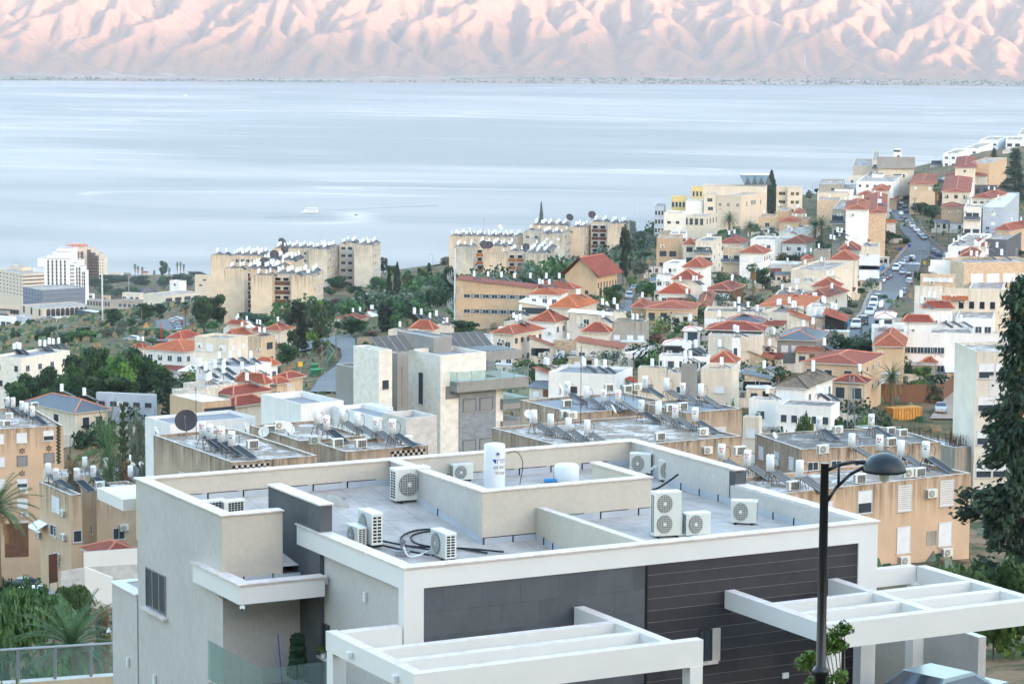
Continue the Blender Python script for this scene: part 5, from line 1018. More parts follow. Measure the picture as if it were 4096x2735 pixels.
vols('ys2', 'school_annex', 'low cream stone building with a covered walkway below the yellow school', 'building', [
 ('d', 358, 525, 560, 578, None, 80, dict(D=905, wall='stone', H=15, wins='L2x1b,2.8,1.2,.9')), ('d', 525, 740, 850, 610, None, 70, dict(D=925, wall='cream', H=12, wins='L4x1b,.8,1.1,2.2,.5 R4x1b,1.,.8,1.8')), ('d', 310, 570, 580, 750, None, 82, dict(D=880, wall='concrete', H=5))])
t = thing('roof_light', atY('d', 1190, 320, 1045), 'faceted pale blue glass lantern on the school roof', 'roof light', R(-4)); M['lantern'] = m_plain('lantern_glass', (128, 156, 178), .4); b = MB(); sc_ = 1045/FPX*.4363; w_ = 62*sc_; h_ = 92*sc_
for i in range(4):
 x0 = (-125+i*62)*sc_
 b.face([(x0-.8, -w_*.35, h_), (x0+w_, -w_*.35, h_), (x0+w_/2, 0, 0)], 'lantern'); b.face([(x0+w_/2, 0, 0), (x0+w_, -w_*.35, h_), (x0+w_*1.5, 0, 0)], 'slate')
b.face([(-125*sc_, -w_*.35, h_), (125*sc_, -w_*.35, h_), (125*sc_, 8, h_), (-125*sc_, 8, h_)], 'glassb'); b.obj('facet', t)
rest([
 ('p1', 'tan flat house with a rounded shoulder at the left end of the hillside rows', 'd', 290, 500, 532, 808, None, 82, 'flat', None, 'tan', 'tile', 'L2x2b,3.8,2.,1.6,.5,3.4', dict(D=775, H=12)),
 ('p1b', 'white canopy house on the slope above the tan shouldered house', 'd', 410, 560, 575, 768, None, 84, 'flat', None, 'white', 'tile', 'L3x1g', dict(D=800, H=8)),
 ('p2', 'small house with a red gable behind the tan shouldered house', 'd', 535, 648, 660, 866, None, 80, 'hip', 808, 'cream', 'tile', 'L1x1b,.8,1.8,1.4', dict(D=770, H=10)),
 ('p3', 'grey-white flats with curved white balconies', 'd', 645, 800, 888, 832, None, 76, 'flat', None, 'offwhite', 'tile', 'L2x3B,1.8,2.4,1.4,.5,3. R2x2g', dict(D=765, H=13, deck='roofg')),
 ('p4', 'wide red hipped roof behind the curved white balconies', 'd', 865, 1070, 1128, 858, None, 76, 'hip', 785, 'cream', 'tile', 'L2x1g', dict(D=800, H=9)),
 ('p5', 'ochre flat-roofed house with a balcony, left of the white hipped house', 'd', 900, 1050, 1090, 900, None, 78, 'flat', None, 'sand', 'tile', 'L2x1B,2.,1.6,1.6', dict(D=742, H=12)),
 ('p6', 'white house with an orange hipped roof carrying a panel and a tank', 'd', 1052, 1272, 1332, 948, None, 74, 'hip', 868, 'white', 'tile', 'L2x1w,1.,2.,1.4 R3x1b', dict(D=735, H=11)),
 ('p7', 'white flat-roofed house with one dark window, left of the long red roof', 'd', 1150, 1375, 1438, 822, None, 76, 'flat', None, 'white', 'tile', 'L2x1g,1.6 R1x1g', dict(D=790, H=12)),
 ('p8', 'white house under a long brown-red hipped roof', 'd', 1440, 1660, 1745, 860, None, 72, 'hip', 782, 'white', 'tiled', 'L2x1g R2x1g', dict(D=800, H=9)),
 ('p9', 'low white-roofed sheds in the middle of the hillside', 'd', 1260, 1440, 1460, 1040, None, 80, 'flat', None, 'white', 'tile', 'L1x1g', dict(D=720, H=5, deck='roofc')),
 ('pa', 'cream terrace wall house with a metal rail between the gardens', 'd', 1436, 1600, 1622, 1048, None, 80, 'flat', None, 'cream', 'tile', '', dict(D=700, H=6, deck='roofc')),
 ('pb', 'small red-roofed porch left of the open loggia house', 'd', 1620, 1715, 1735, 1000, None, 78, 'hip', 962, 'tan', 'tile', '', dict(D=690, H=8)),
 ('pc', 'ochre house with a square red hipped roof below the tall cypress', 'd', 1412, 1590, 1612, 662, None, 80, 'hip', 608, 'ochre', 'tile', 'L1x1w', dict(D=880, H=10)),
 ('pd', 'tan flats with stepped roofline left of the ochre house', 'd', 1225, 1385, 1412, 612, None, 80, 'flat', None, 'ochre', 'tile', 'L1x3g,2.,1.5,2.4,.5,4.', dict(D=895, H=16)),
 ('pe', 'tan roof tower behind the square red hipped roof', 'd', 1384, 1495, 1530, 560, None, 80, 'flat', None, 'tan', 'tile', '', dict(D=905, H=8, par=.2)),
 ('pe2', 'long tan wall behind the square red hipped roof', 'd', 1530, 1680, 1700, 635, None, 80, 'flat', None, 'tan', 'tile', 'L1x1g,2.,1.5,1.5', dict(D=900, H=8)),
 ('pf', 'small red roof beyond the tan roof tower', 'd', 1545, 1625, 1645, 582, None, 80, 'hip', 540, 'cream', 'tile', '', dict(D=950, H=5)),
 ('pg', 'low cream building with a red edge below the ochre house', 'd', 1412, 1680, 1812, 762, None, 76, 'flat', None, 'cream', 'tile', 'L3x1w,1.2,1.2,1.', dict(D=850, H=5)),
 ('ph', 'white house with an orange-red hipped roof, upper one at the garden edge', 'd', 535, 720, 792, 1078, None, 74, 'hip', 982, 'white', 'tile', 'L1x1w', dict(D=668, H=9)),
 ('pi', 'cream house with a brown-red hipped roof, second down at the garden edge', 'd', 440, 650, 705, 1190, None, 75, 'hip', 1092, 'cream', 'tile', 'L1x1w', dict(D=628, H=8)),
 ('pj', 'white house with a bright orange hipped roof, lowest at the garden edge', 'd', 312, 572, 606, 1318, None, 78, 'hip', 1215, 'white', 'tileo', 'L2x1g', dict(D=600, H=7)),
 ('pk', 'white patio house with laundry beside the orange hipped roofs', 'd', 350, 480, 560, 1040, None, 75, 'flat', None, 'white', 'tile', 'L1x1d', dict(D=690, H=7)),
 ('pk2', 'white flat roof with vents left of the brown-red hipped roof', 'd', 288, 420, 440, 1150, None, 75, 'flat', None, 'white', 'tile', 'L2x1g', dict(D=650, H=6)),
 ('pl', 'low spread of brown-red roofs over a dark porch in the gardens', 'd', 738, 960, 1085, 1285, None, 70, 'hip', 1205, 'wood', 'tiled', '', dict(D=615, H=5)),
 ('pm', 'white flat link roof between the orange roof and the gardens', 'd', 600, 735, 745, 1290, None, 80, 'flat', None, 'cream', 'tile', '', dict(D=600, H=6)),
 ('pn', 'cream balcony flats left of the tall white house with a red roof strip', 'e', 592, 712, 780, 772, None, 80, 'flat', None, 'concrete', 'tile', 'L1x2B,1.8,3.6,2.2,.2,4.4', dict(D=800, H=17)),
 ('po', 'tall white house with a shallow red roof strip', 'e', 714, 915, 925, 775, None, 82, 'hip', 740, 'white', 'tile', 'L1x1w,7.,1.6,1.4', dict(D=770, H=20, rise=1.2)),
 ('pp', 'stone-faced house with a red hipped roof right of the tall white house', 'e', 918, 1078, 1092, 808, None, 82, 'hip', 745, 'stoneface', 'tile', '', dict(D=755, H=16)),
 ('pq', 'red lean-to with a white curtain at the bend of the street', 'e', 1086, 1170, 1186, 895, None, 82, 'hip', 865, 'white', 'tileo', '', dict(D=752, H=6, rise=.8)),
 ('pr', 'house with a red hipped roof stepping up behind the stone-faced house', 'e', 845, 992, 1022, 700, None, 80, 'hip', 640, 'cream', 'tile', 'L1x1w', dict(D=850, H=10)),
 ('ps', 'cream house with a red hipped roof near the top bend of the street', 'e', 955, 1095, 1116, 605, None, 80, 'hip', 552, 'cream', 'tile', 'L2x1g', dict(D=960, H=14)),
 ('pt', 'small red hipped roof between the two cream houses near the bend', 'e', 830, 960, 990, 645, None, 80, 'hip', 592, 'cream', 'tile', '', dict(D=920, H=8)),
 ('pu', 'red porch roof beside the cars at the top bend', 'e', 1050, 1180, 1200, 688, None, 80, 'hip', 655, 'tan', 'tile', '', dict(D=900, H=5, rise=.8)),
 ('pv', 'sand coloured house with stone base on the left of the upper hillside', 'e', 450, 660, 670, 690, None, 82, 'flat', None, 'stoneface', 'tile', '', dict(D=905, H=10)),
 ('pw', 'pale cream house above the stone base house', 'e', 452, 735, 745, 622, None, 82, 'flat', None, 'cream', 'tile', 'L1x1w', dict(D=960, H=10)),
 ('px', 'grey stone house with a glass rail on the skyline', 'e', 465, 690, 705, 548, None, 82, 'flat', None, 'concrete', 'tile', 'L1x1b', dict(D=1080, H=12)),
 ('py', 'white terrace house with a flat roof right of the pale cream house', 'e', 612, 780, 830, 592, None, 80, 'flat', None, 'white', 'tile', 'L2x1g', dict(D=1020, H=10)),
 ('pz', 'white wall house with a rail beside the sand coloured house', 'e', 672, 830, 840, 650, None, 82, 'flat', None, 'white', 'tile', 'L2x1w', dict(D=930, H=8)),
 ('q1', 'long white terrace of flat roofs below the skyline block', 'e', 810, 1150, 1265, 520, None, 78, 'flat', None, 'white', 'tile', 'L5x1g', dict(D=1060, H=12)),
 ('q2', 'cubic white stair tower on the long white terrace', 'e', 955, 1055, 1080, 456, None, 80, 'flat', None, 'white', 'tile', '', dict(D=1100, H=12)),
 ('q3', 'long grey-roofed base in front of the skyline block', 'e', 740, 1240, 1265, 470, None, 82, 'flat', None, 'cream', 'tile', 'L8x1g,2.', dict(D=1140, H=10, deck='roofg')),
 ('q5', 'red hipped roof house with a skylight right of the street top', 'e', 1300, 1530, 1562, 548, None, 80, 'hip', 496, 'sand', 'tile', 'L2x1w', dict(D=960, H=12)),
 ('q6', 'cream house with a red pyramid roof behind the tall fan palm', 'e', 1612, 1780, 1800, 550, None, 80, 'hip', 492, 'cream', 'tile', 'L1x1g', dict(D=980, H=10)),
 ('q7', 'cream house with a wide red roof and a blue awning', 'e', 1598, 1850, 1885, 618, None, 80, 'hip', 552, 'cream', 'tile', 'L3x1b', dict(D=880, H=12)),
 ('q8', 'cream house under a long red hipped roof, above the grey modern house', 'e', 1870, 2055, 2190, 672, None, 70, 'hip', 608, 'cream', 'tile', 'L3x1g R2x1g', dict(D=790, H=13)),
 ('q8b', 'white room with a pale sheet roof, left of the long red hipped roof', 'e', 1706, 1860, 1880, 670, None, 80, 'hip', 640, 'white', 'sheet', 'L2x1g', dict(D=785, H=10, rise=.7)),
 ('q9', 'cubic grey modern house with square white shutters', 'e', 1970, 2165, 2305, 755, None, 76, 'flat', None, 'blue', 'tile', 'L1x1w,1.6,1.3,1.1 R1x1w,1.6,1.2,1.2 L2x1g,6.,1.1,1.1', dict(D=738, H=15, deck='roofc')),
 ('q9b', 'stone-faced balcony wing left of the cubic grey house', 'e', 1795, 1958, 1975, 752, None, 78, 'flat', None, 'stone', 'tile', 'L2x2B,1.8,2.,1.8,.3,5.', dict(D=735, H=15)),
 ('qa', 'brown-roofed veranda under the blue awning house', 'e', 1590, 1780, 1800, 760, None, 80, 'hip', 735, 'tan', 'tiled', '', dict(D=770, H=8, rise=1.)),
 ('qb', 'peach two-storey house with a red gable on the right skyline slope', 'e', 1716, 1900, 1932, 392, None, 80, 'hip', 352, 'cream', 'tile', 'L1x1g', dict(D=1090, H=16)),
 ('qc', 'half-plastered house with a small red gable below the peach house', 'e', 1830, 2000, 2042, 468, None, 78, 'hip', 430, 'offwhite', 'tile', 'R1x1g', dict(D=1000, H=10)),
 ('qd', 'large khaki building with a sloping red roof strip near the dark pine', 'e', 1836, 2030, 2190, 352, None, 72, 'flat', None, 'ochre', 'tile', 'R2x1g,6.,1.2,1.2', dict(D=1150, H=22)),
 ('qe', 'long low dark grey building below the small red gable', 'e', 1815, 2100, 2112, 552, None, 82, 'flat', None, 'darkgrey', 'tile', 'L4x1b,1.6,1.6,2.', dict(D=960, H=7, deck='roofd')),
 ('qf', 'stone house with a broad red hipped roof at the right edge', 'e', 2080, 2220, 2420, 968, None, 60, 'hip', 890, 'stoneface', 'tile', '', dict(D=640, H=9)),
 ('qg', 'white flat sheds above the broad red hipped roof', 'e', 1975, 2110, 2345, 935, None, 60, 'flat', None, 'white', 'tile', '', dict(D=670, H=5, deck='roofc')),
 ('qh', 'dark anthracite house with one framed window at the right edge', 'e', 1876, 2190, 2400, 1050, None, 72, 'flat', None, 'darkgrey', 'tile', 'R1x1g,1.4,2.,2.4', dict(D=605, H=9)),
 ('qi', 'white house with two tanks right of the street', 'e', 1650, 1880, 2050, 1112, None, 74, 'flat', None, 'white', 'tile', 'L1x1g', dict(D=580, H=10)),
 ('qj', 'brown hipped roof facing the street on the white tank house', 'e', 1770, 1915, 1938, 1205, None, 78, 'hip', 1130, 'white', 'tiled', '', dict(D=560, H=6)),
 ('qk', 'red gabled roof behind the brown hipped roof', 'e', 1815, 2000, 2045, 1112, None, 76, 'hip', 1042, 'white', 'tile', '', dict(D=606, H=8)),
 ('ql', 'pink stone villa with an arched window and a lamp-topped terrace', 'e', 1728, 1800, 2480, 1262, None, 12, 'flat', None, 'stoneface', 'tile', 'R4x1w,2.2,2.6,1.8,1', dict(D=525, W=12, H=14)),
 ('qm', 'cream terrace wing with round lamps left of the pink stone villa', 'e', 1490, 1722, 1735, 1242, None, 82, 'flat', None, 'white', 'tile', '', dict(D=532, H=12)),
 ('qn', 'stone terrace house with white window band beside the street', 'e', 1398, 1720, 1735, 1372, None, 82, 'flat', None, 'stoneface', 'tile', 'L5x1w,.6,2.,.9,1', dict(D=515, H=10)),
 ('r10', 'long red sheet roof on a dark timber frame over a cream stair house', 'j', 1618, 2210, 2232, 108, None, 84, 'mono', None, 'wood', 'metalred', '', dict(D=474, H=6, rise=3.2, oh=.7)),
 ('r11', 'cream house with an outside stair under the long red sheet roof', 'j', 1622, 2216, 2226, 132, None, 84, 'flat', None, 'cream', 'tile', 'L4x1d,2.2,1.,1.4,2', dict(D=470, H=12, par=.1)),
 ('r12', 'worn white house with a dark parapet roof left of the long red sheet roof', 'j', 1345, 1600, 1620, 108, None, 82, 'flat', None, 'offwhite', 'tile', '', dict(D=482, H=10, par=.6)),
 ('r13', 'white house with a brown-red hipped roof behind the street, rear of two', 'j', 1432, 1690, 1702, 305, None, 82, 'hip', 195, 'white', 'tile', '', dict(D=450, H=10)),
 ('r14', 'white house with a red hipped roof and panels, front of two', 'j', 1248, 1500, 1516, 432, None, 82, 'hip', 310, 'white', 'tile', '', dict(D=424, H=9)),
 ('r15', 'long white parapet building under the white hipped house', 'j', 968, 1900, 1925, 535, None, 84, 'flat', None, 'white', 'tile', 'L6x1g,2.4,1.2,1.1,5', dict(D=412, H=9, par=.7, L=12)),
 ('r16', 'peach house with a low red hipped roof and white dishes', 'j', 980, 1238, 1262, 655, None, 80, 'hip', 505, 'ochre', 'tile', '', dict(D=395, H=7)),
 ('r17', 'white pillared gazebo with a red pyramid roof', 'j', 1290, 1480, 1500, 628, None, 80, 'hip', 552, 'white', 'tile', 'L1x1b,.3,3.6,2.', dict(D=392, H=5)),
 ('r18', 'small white kiosk with a sheet roof by the street', 'j', 990, 1145, 1160, 395, None, 80, 'hip', 352, 'white', 'sheet', 'L1x1b,.4,3.,1.2', dict(D=440, H=5, rise=.8)),
 ('r19', 'glazed white veranda right of the stone wall and gate', 'j', 1705, 1905, 1925, 632, None, 82, 'mono', None, 'white', 'sheet', 'L3x1g,.3,2.4,1.6', dict(D=396, H=5, rise=.8)),
 ('r20', 'orange-tiled shed roof by the green screen fence', 'j', 1425, 1530, 1565, 800, None, 70, 'hip', 745, 'wood', 'tile', '', dict(D=372, H=3.5, rise=1.)),
 ('r21', 'white flat house with tanks right of the brown-red hipped roof', 'j', 1720, 2060, 2200, 400, None, 78, 'flat', None, 'white', 'tile', 'L4x1g', dict(D=432, H=9, par=.2)),
 ('r22', 'white boundary house behind the dark tree at the right edge', 'j', 1925, 2200, 2360, 540, None, 80, 'flat', None, 'white', 'tile', '', dict(D=425, H=7)),
])
vols('sk', 'apartment_building', 'cream skyline block with a grey parapet band and tiered roof rooms', 'apartment block', [
 ('e', 1016, 1340, 1358, 338, None, 82, dict(D=1180, wall='cream', H=20, wins='L1x1g,1.,2.4,.8 L1x1g,5.5,5,1.6 L4x1g,9,1.2,1.2')), ('e', 1000, 1350, 1366, 296, None, 82, dict(D=1178, wall='grey', H=5, par=.2)),
 ('e', 955, 1016, 1025, 322, None, 82, dict(D=1190, wall='cream', H=20, wins='L1x3B,2,2,1.6,0,3.2')), ('e', 778, 960, 970, 380, None, 82, dict(D=1200, wall='pinkish', H=14)),
 ('e', 1152, 1225, 1240, 250, None, 82, dict(D=1200, wall='white', H=9, wins='L1x1b')), ('e', 1160, 1218, 1232, 214, None, 82, dict(D=1204, wall='white', H=6, wins='L1x1b,.8,3,2'))])
vols('wk', 'apartment_terrace', 'white cubic apartments stepping up the right skyline', 'apartment block', [
 ('e', 1606, 1732, 1850, 262, None, 74, dict(D=1300, wall='hotel', H=24, wins='L2x3g,1.6,1.6,1.2,0,3.3 R2x3g,1.6,1.6,1.2,0,3.3')), ('e', 1492, 1600, 1612, 308, None, 82, dict(D=1310, wall='hotel', H=20, wins='L1x4B,1,5,2,1,3.3')),
 ('e', 1790, 1925, 2062, 215, None, 74, dict(D=1370, wall='hotel', H=20, wins='L2x3g,1.6,1.6,1.2,0,3.3 R2x2g,1.6,1.6,1.2,0,3.3')), ('e', 1938, 2110, 2200, 138, None, 74, dict(D=1450, wall='hotel', H=22, wins='L3x3g,2.,1.6,1.2,0,3.3')),
 ('e', 2180, 2325, 2345, 138, None, 78, dict(D=1440, wall='hotel', H=22, wins='L2x3b,2.,2.6,1.6,0,3.3')), ('e', 2292, 2400, 2500, 88, None, 78, dict(D=1500, wall='hotel', H=26, wins='L2x3g,2.,2,1.4,0,3.3')), ('e', 2150, 2290, 2347, 245, None, 76, dict(D=1320, wall='cream', H=14, wins='L2x1g,2.,1.5,2.'))])
M['fgrey2'] = m_stone('slate_cladding', (104, 116, 134), 2., 1., .85); M['glassdark'] = m_stone('dark_curtain_glass', (62, 74, 86), 2.2, 3.2, 1.6, .25)
vols('ht', 'hotel', 'stepped white hotel with arched balcony columns', 'hotel', [
 ('a', 405, 630, 634, 432, None, 84, dict(D=2120, wall='hotel', H=70, L=16, wins='L5x9A,1.2,1.5,1.9,1.5,2.85')), ('a', 632, 690, 694, 468, None, 84, dict(D=2122, wall='hotel', H=60, L=16, wins='L1x9s,1.2,3.4,1.4,0,2.85')),
 ('a', 690, 742, 744, 500, None, 84, dict(D=2124, wall='hotel', H=54, L=16, wins='L2x8A,1,1.5,1.8,0,2.85')), ('a', 742, 782, 812, 535, None, 80, dict(D=2126, wall='hotel', H=48, wins='L2x7A,1.4,1.4,1.8,0,2.85')),
 ('a', 345, 600, 620, 425, None, 84, dict(D=2160, wall='hotel', H=50, L=14)), ('a', 300, 405, 408, 508, None, 84, dict(D=2150, wall='hotel', H=40, L=20)), ('a', 422, 612, 625, 398, None, 84, dict(D=2175, wall='hotel', H=50, L=14)),
 ('a', 480, 640, 702, 368, None, 84, dict(D=2185, wall='hotel', H=50)), ('a', 520, 660, 710, 332, None, 84, dict(D=2200, wall='hotel', H=50)), ('a', 635, 732, 740, 440, None, 84, dict(D=2150, wall='hotel', H=50, L=14))])
hz_ = vols('hz', 'hotel', 'tan stepped tower hotel with red lettering on its top block', 'hotel', [
 ('a', 655, 776, 790, 285, None, 84, dict(D=2340, wall='fort', H=92)), ('a', 788, 832, 836, 325, None, 84, dict(D=2335, wall='fort', H=90, L=14, wins='L2x12p,1.5,2.4,1.4,0,2.7')),
 ('a', 832, 876, 880, 352, None, 84, dict(D=2330, wall='fort', H=84, L=14, wins='L2x11p,1.5,2.4,1.4,0,2.7')), ('a', 874, 914, 918, 380, None, 84, dict(D=2325, wall='fort', H=78, L=14, wins='L2x10p,1.5,2.2,1.4,0,2.7')), ('a', 905, 952, 959, 405, None, 84, dict(D=2320, wall='cream', H=72, L=12, wins='L2x10g,2.2,1.,1.2,0,2.7')),
 ('a', 695, 770, 790, 325, None, 84, dict(D=2320, wall='fort', H=80, L=10, wins='L2x11p,3,2.4,1.4,0,2.7'))])
B_ = BL['hz']
for s_, yy in (('Leonardo', 296), ('PLAZA', 313)):
 me = text_mesh(s_, 5.0 if s_[0] == 'L' else 3.6, 'red', 'lettering'); o = link('lettering', me, B_.root); q = atY('a', 708, yy, 2337.4)-B_.root.location; ra = B_.root.rotation_euler[2]; o.location = rotz(q.x, q.y, -ra)+(q.z,); o.rotation_euler = (R(90), 0, R(-6)-ra)
rest([
 ('of', 'long beige office slab with a stair core, left of the stepped white hotel', 'a', -40, 205, 405, 565, None, 35, 'flat', None, 'fort', 'tile', 'L8x6g,1.4,2.4,1.1,0,2.7 R8x6g,1.4,2.2,1.1,0,2.7', dict(D=1960, H=50, nm='office_building', ct='office block')),
 ('og', 'beige rooftop machine room on the office slab', 'a', 95, 200, 285, 502, None, 35, 'flat', None, 'fort', 'tile', '', dict(D=1990, H=20, nm='office_building', ct='office block')),
 ('ob', 'blue-grey office block with white edges and rows of square windows', 'a', 210, 384, 780, 712, None, 36, 'flat', None, 'fgrey2', 'tile', 'R19x4g,1.2,1.0,1.1,1,3.1 L6x4g,1.2,1.,1.1,1,3.1', dict(D=1700, H=36, nm='office_building', ct='office block', band='fwhite')),
 ('oc', 'stone arcade building with round arches in front of the blue-grey office', 'a', 190, 395, 880, 885, None, 36, 'flat', None, 'fort', 'tile', 'R10x1A,1.6,3,3.6,2 L3x1A,1.6,2.6,3.2', dict(D=1650, H=14, nm='arcade', ct='building')),
 ('od', 'dark glass cube with a pale roof beside the poplars', 'a', 708, 862, 992, 915, None, 38, 'flat', None, 'glassdark', 'tile', '', dict(D=1330, H=22, nm='glass_pavilion', ct='building', deck='roofc')),
 ('oe', 'white commercial building with dark lettering and arched windows', 'a', 1315, 1505, 1845, 762, None, 50, 'flat', None, 'shop', 'tile', 'R4x1b,1.4,4,1.8 R4x1A,4.2,3.4,.9 R10x1b,7.5,.8,2.2 L4x2b,4,.7,1.6', dict(D=1250, H=24, nm='shopping_centre', ct='building')),
 ('oe2', 'small white roof room with aerials on the commercial building', 'a', 1555, 1640, 1708, 630, None, 50, 'flat', None, 'white', 'tile', 'L1x1b', dict(D=1330, H=9, nm='roof_room', ct='building')),
 ('oh', 'plain tan box building right of the shore trees', 'a', 1787, 1925, 1940, 575, None, 70, 'flat', None, 'fort', 'tile', 'L1x2b,2.4,2,.9,0,3', dict(D=1500, H=26, nm='building', ct='building')),
 ('oi', 'dark stone hall with arched windows near the shore trees', 'a', 795, 1010, 1078, 812, None, 66, 'flat', None, 'concrete', 'tile', 'L8x1A,1.4,1.4,1.8', dict(D=1560, H=12, nm='building', ct='building', deck='roofg')),
 ('oj', 'pale grey flat buildings between the glass cube and the white commercial building', 'a', 1080, 1250, 1318, 808, None, 66, 'flat', None, 'concrete', 'tile', 'L4x1g,2,2,2', dict(D=1480, H=12, nm='building', ct='building', deck='roofg')),
 ('ok', 'pale house row behind the flat grey buildings', 'a', 1120, 1280, 1316, 742, None, 66, 'flat', None, 'shop', 'tile', 'L3x1g,3,3,2', dict(D=1620, H=14, nm='building', ct='building', deck='roofc')),
 ('ol', 'small stone roof room above the dark stone hall', 'a', 930, 1000, 1016, 762, None, 66, 'flat', None, 'sand', 'tile', 'L1x1b', dict(D=1600, H=10, nm='building', ct='building')),
 ('om', 'white shop building with a glass front at the lower left', 'a', -60, 110, 150, 958, None, 60, 'flat', None, 'hotel', 'tile', 'L3x1b,2.4,2.6,2.6', dict(D=1230, H=20, nm='shop_building', ct='shop', deck='roofc')),
 ('on', 'grey shop building with a pale roof box, right of the glass-fronted shop', 'a', 145, 205, 285, 952, None, 50, 'flat', None, 'blue', 'tile', '', dict(D=1240, H=22, nm='shop_building', ct='shop', deck='roofc')),
 ('oo', 'long pale shopping hall with red shop signs and tall window slots', 'a', 142, 290, 520, 1035, None, 55, 'flat', None, 'shop', 'tile', 'R6x1b,5,1,3.5 L4x1b,5,1.6,3.5', dict(D=1130, H=20, nm='shop_building', ct='shop', deck='roofc')),
 ('op', 'long retaining wall building behind the shopping hall', 'a', 470, 690, 705, 990, None, 84, 'flat', None, 'cream', 'tile', '', dict(D=1200, H=14, nm='wall_building', ct='building')),
 ('s01', 'long low shore pavilion behind the park trees, left', 'a', 1000, 1110, 1125, 556, None, 80, 'flat', None, 'shop', 'tile', 'L6x1g,1.5,2,2', dict(D=2380, H=8, nm='pavilion', ct='building')),
 ('s02', 'low shore pavilion behind the three palms', 'a', 1135, 1195, 1200, 552, None, 80, 'flat', None, 'concrete', 'tile', 'L4x1g,1.5,2,2', dict(D=2400, H=8, nm='pavilion', ct='building')),
 ('s03', 'pink-roofed shore building right of the three palms', 'a', 1300, 1355, 1362, 552, None, 80, 'hip', 538, 'shop', 'tile', '', dict(D=2390, H=7, nm='pavilion', ct='building')),
 ('s04', 'raised concrete podium under the beige office slab', 'a', -60, 195, 215, 795, None, 60, 'flat', None, 'concrete', 'tile', 'L8x1d,2,6,3', dict(D=1800, H=14, nm='podium', ct='building', deck='roofg')),
 ('s05', 'lower terrace of the office podium with dark openings', 'a', -60, 160, 200, 862, None, 60, 'flat', None, 'fort', 'tile', 'L8x1d,2,5,3', dict(D=1700, H=12, nm='podium', ct='building', deck='roofg')),
 ('s06', 'white house with a red strip beside the white hotel', 'a', 790, 850, 868, 745, None, 60, 'flat', None, 'white', 'tile', 'L2x1g,1.5,3,2', dict(D=1850, H=10, nm='building', ct='building')),
 ('s07', 'grey shed roof at the left edge of the lower street', 'a', -60, 60, 90, 905, None, 60, 'flat', None, 'concrete', 'tile', 'L3x1d,1.5,5,3', dict(D=1500, H=8, nm='building', ct='building', deck='roofg')),
 ('s08', 'pale flat house between the palms and the grey buildings', 'a', 1190, 1290, 1318, 780, None, 66, 'flat', None, 'shop', 'tile', 'L4x1g,2,2,2', dict(D=1560, H=10, nm='building', ct='building', deck='roofc')),
 ('s09', 'white flat house right of the olives on the knoll road', 'b', 260, 400, 425, 1030, None, 60, 'hip', 985, 'cream', 'tile', 'L2x1g', dict(D=660, H=5, nm='cottage')),
 ('s10', 'cream garden house below the flat-topped tree', 'b', 480, 560, 590, 1088, None, 62, 'hip', 1045, 'cream', 'tile', 'L1x1g', dict(D=625, H=5, nm='cottage')),
 ('s11', 'small red-roofed house left of the orange-roofed sheds', 'f', 1225, 1310, 1345, 208, None, 60, 'hip', 178, 'cream', 'tile', 'L2x1g', dict(D=560, H=5, nm='cottage')),
 ('oq', 'long low grey roof beside the street at the far lower left', 'a', -40, 350, 372, 1190, None, 82, 'flat', None, 'blue', 'tile', 'L14x1b,1.5,3,2.4', dict(D=880, H=8, nm='market_hall', ct='building', deck='roofc')),
])
def leafcard(b, c, nrm, sz, m, asp=1., up=None):
 e = nrm.orthogonal().normalized() if up is None else (up-nrm*up.dot(nrm)).normalized()
 g = nrm.cross(e); e = e*sz*asp; g = g*sz
 b.face([c-e*.9-g*.2, c-e*.1-g, c+e, c-e*.1+g], m, [(0, 0)]*4)
def rv(rs):
 while True:
  v = Vector((rs.uniform(-1, 1), rs.uniform(-1, 1), rs.uniform(-1, 1)))
  if .05 < v.length < 1: return v.normalized()
def crown_clumps(rs, clumps, m, per, sz, asp=1., m2=None, inner=.55):
 b = MB()
 for c, r in clumps:
  mm = m if m2 is None or rs.random() < .7 else m2
  for i in range(int(per*(r[0]*r[2])**.8) if not isinstance(r, float) else per):
   d = rv(rs); rad = rs.uniform(inner, 1.08)
   p = Vector((c[0]+d.x*r[0]*rad, c[1]+d.y*r[1]*rad, c[2]+d.z*r[2]*rad)); n_ = (d+rv(rs)*.8).normalized()
   leafcard(b, p, n_, sz*rs.uniform(.6, 1.3), mm, asp)
 return b
def limbs(rs, h, spread, r, m, n=6, low=.35):
 b = MB(); b.cyl((0, 0, -.8), (.03*h*rs.uniform(-1, 1), 0, h*low), r, r*.75, 8, m, False); top = Vector((.03*h*rs.uniform(-1, 1), 0, h*low))
 for i in range(n):
  a = i*2*math.pi/n+rs.uniform(-.4, .4); e = Vector((math.cos(a)*spread*rs.uniform(.4, .8), math.sin(a)*spread*rs.uniform(.4, .8), h*rs.uniform(.6, .9))); mid = top.lerp(e, .5)+Vector((0, 0, -h*.04))
  b.cyl(top, mid, r*.5, r*.3, 6, m, False); b.cyl(mid, e, r*.3, r*.08, 5, m, False)
 return b
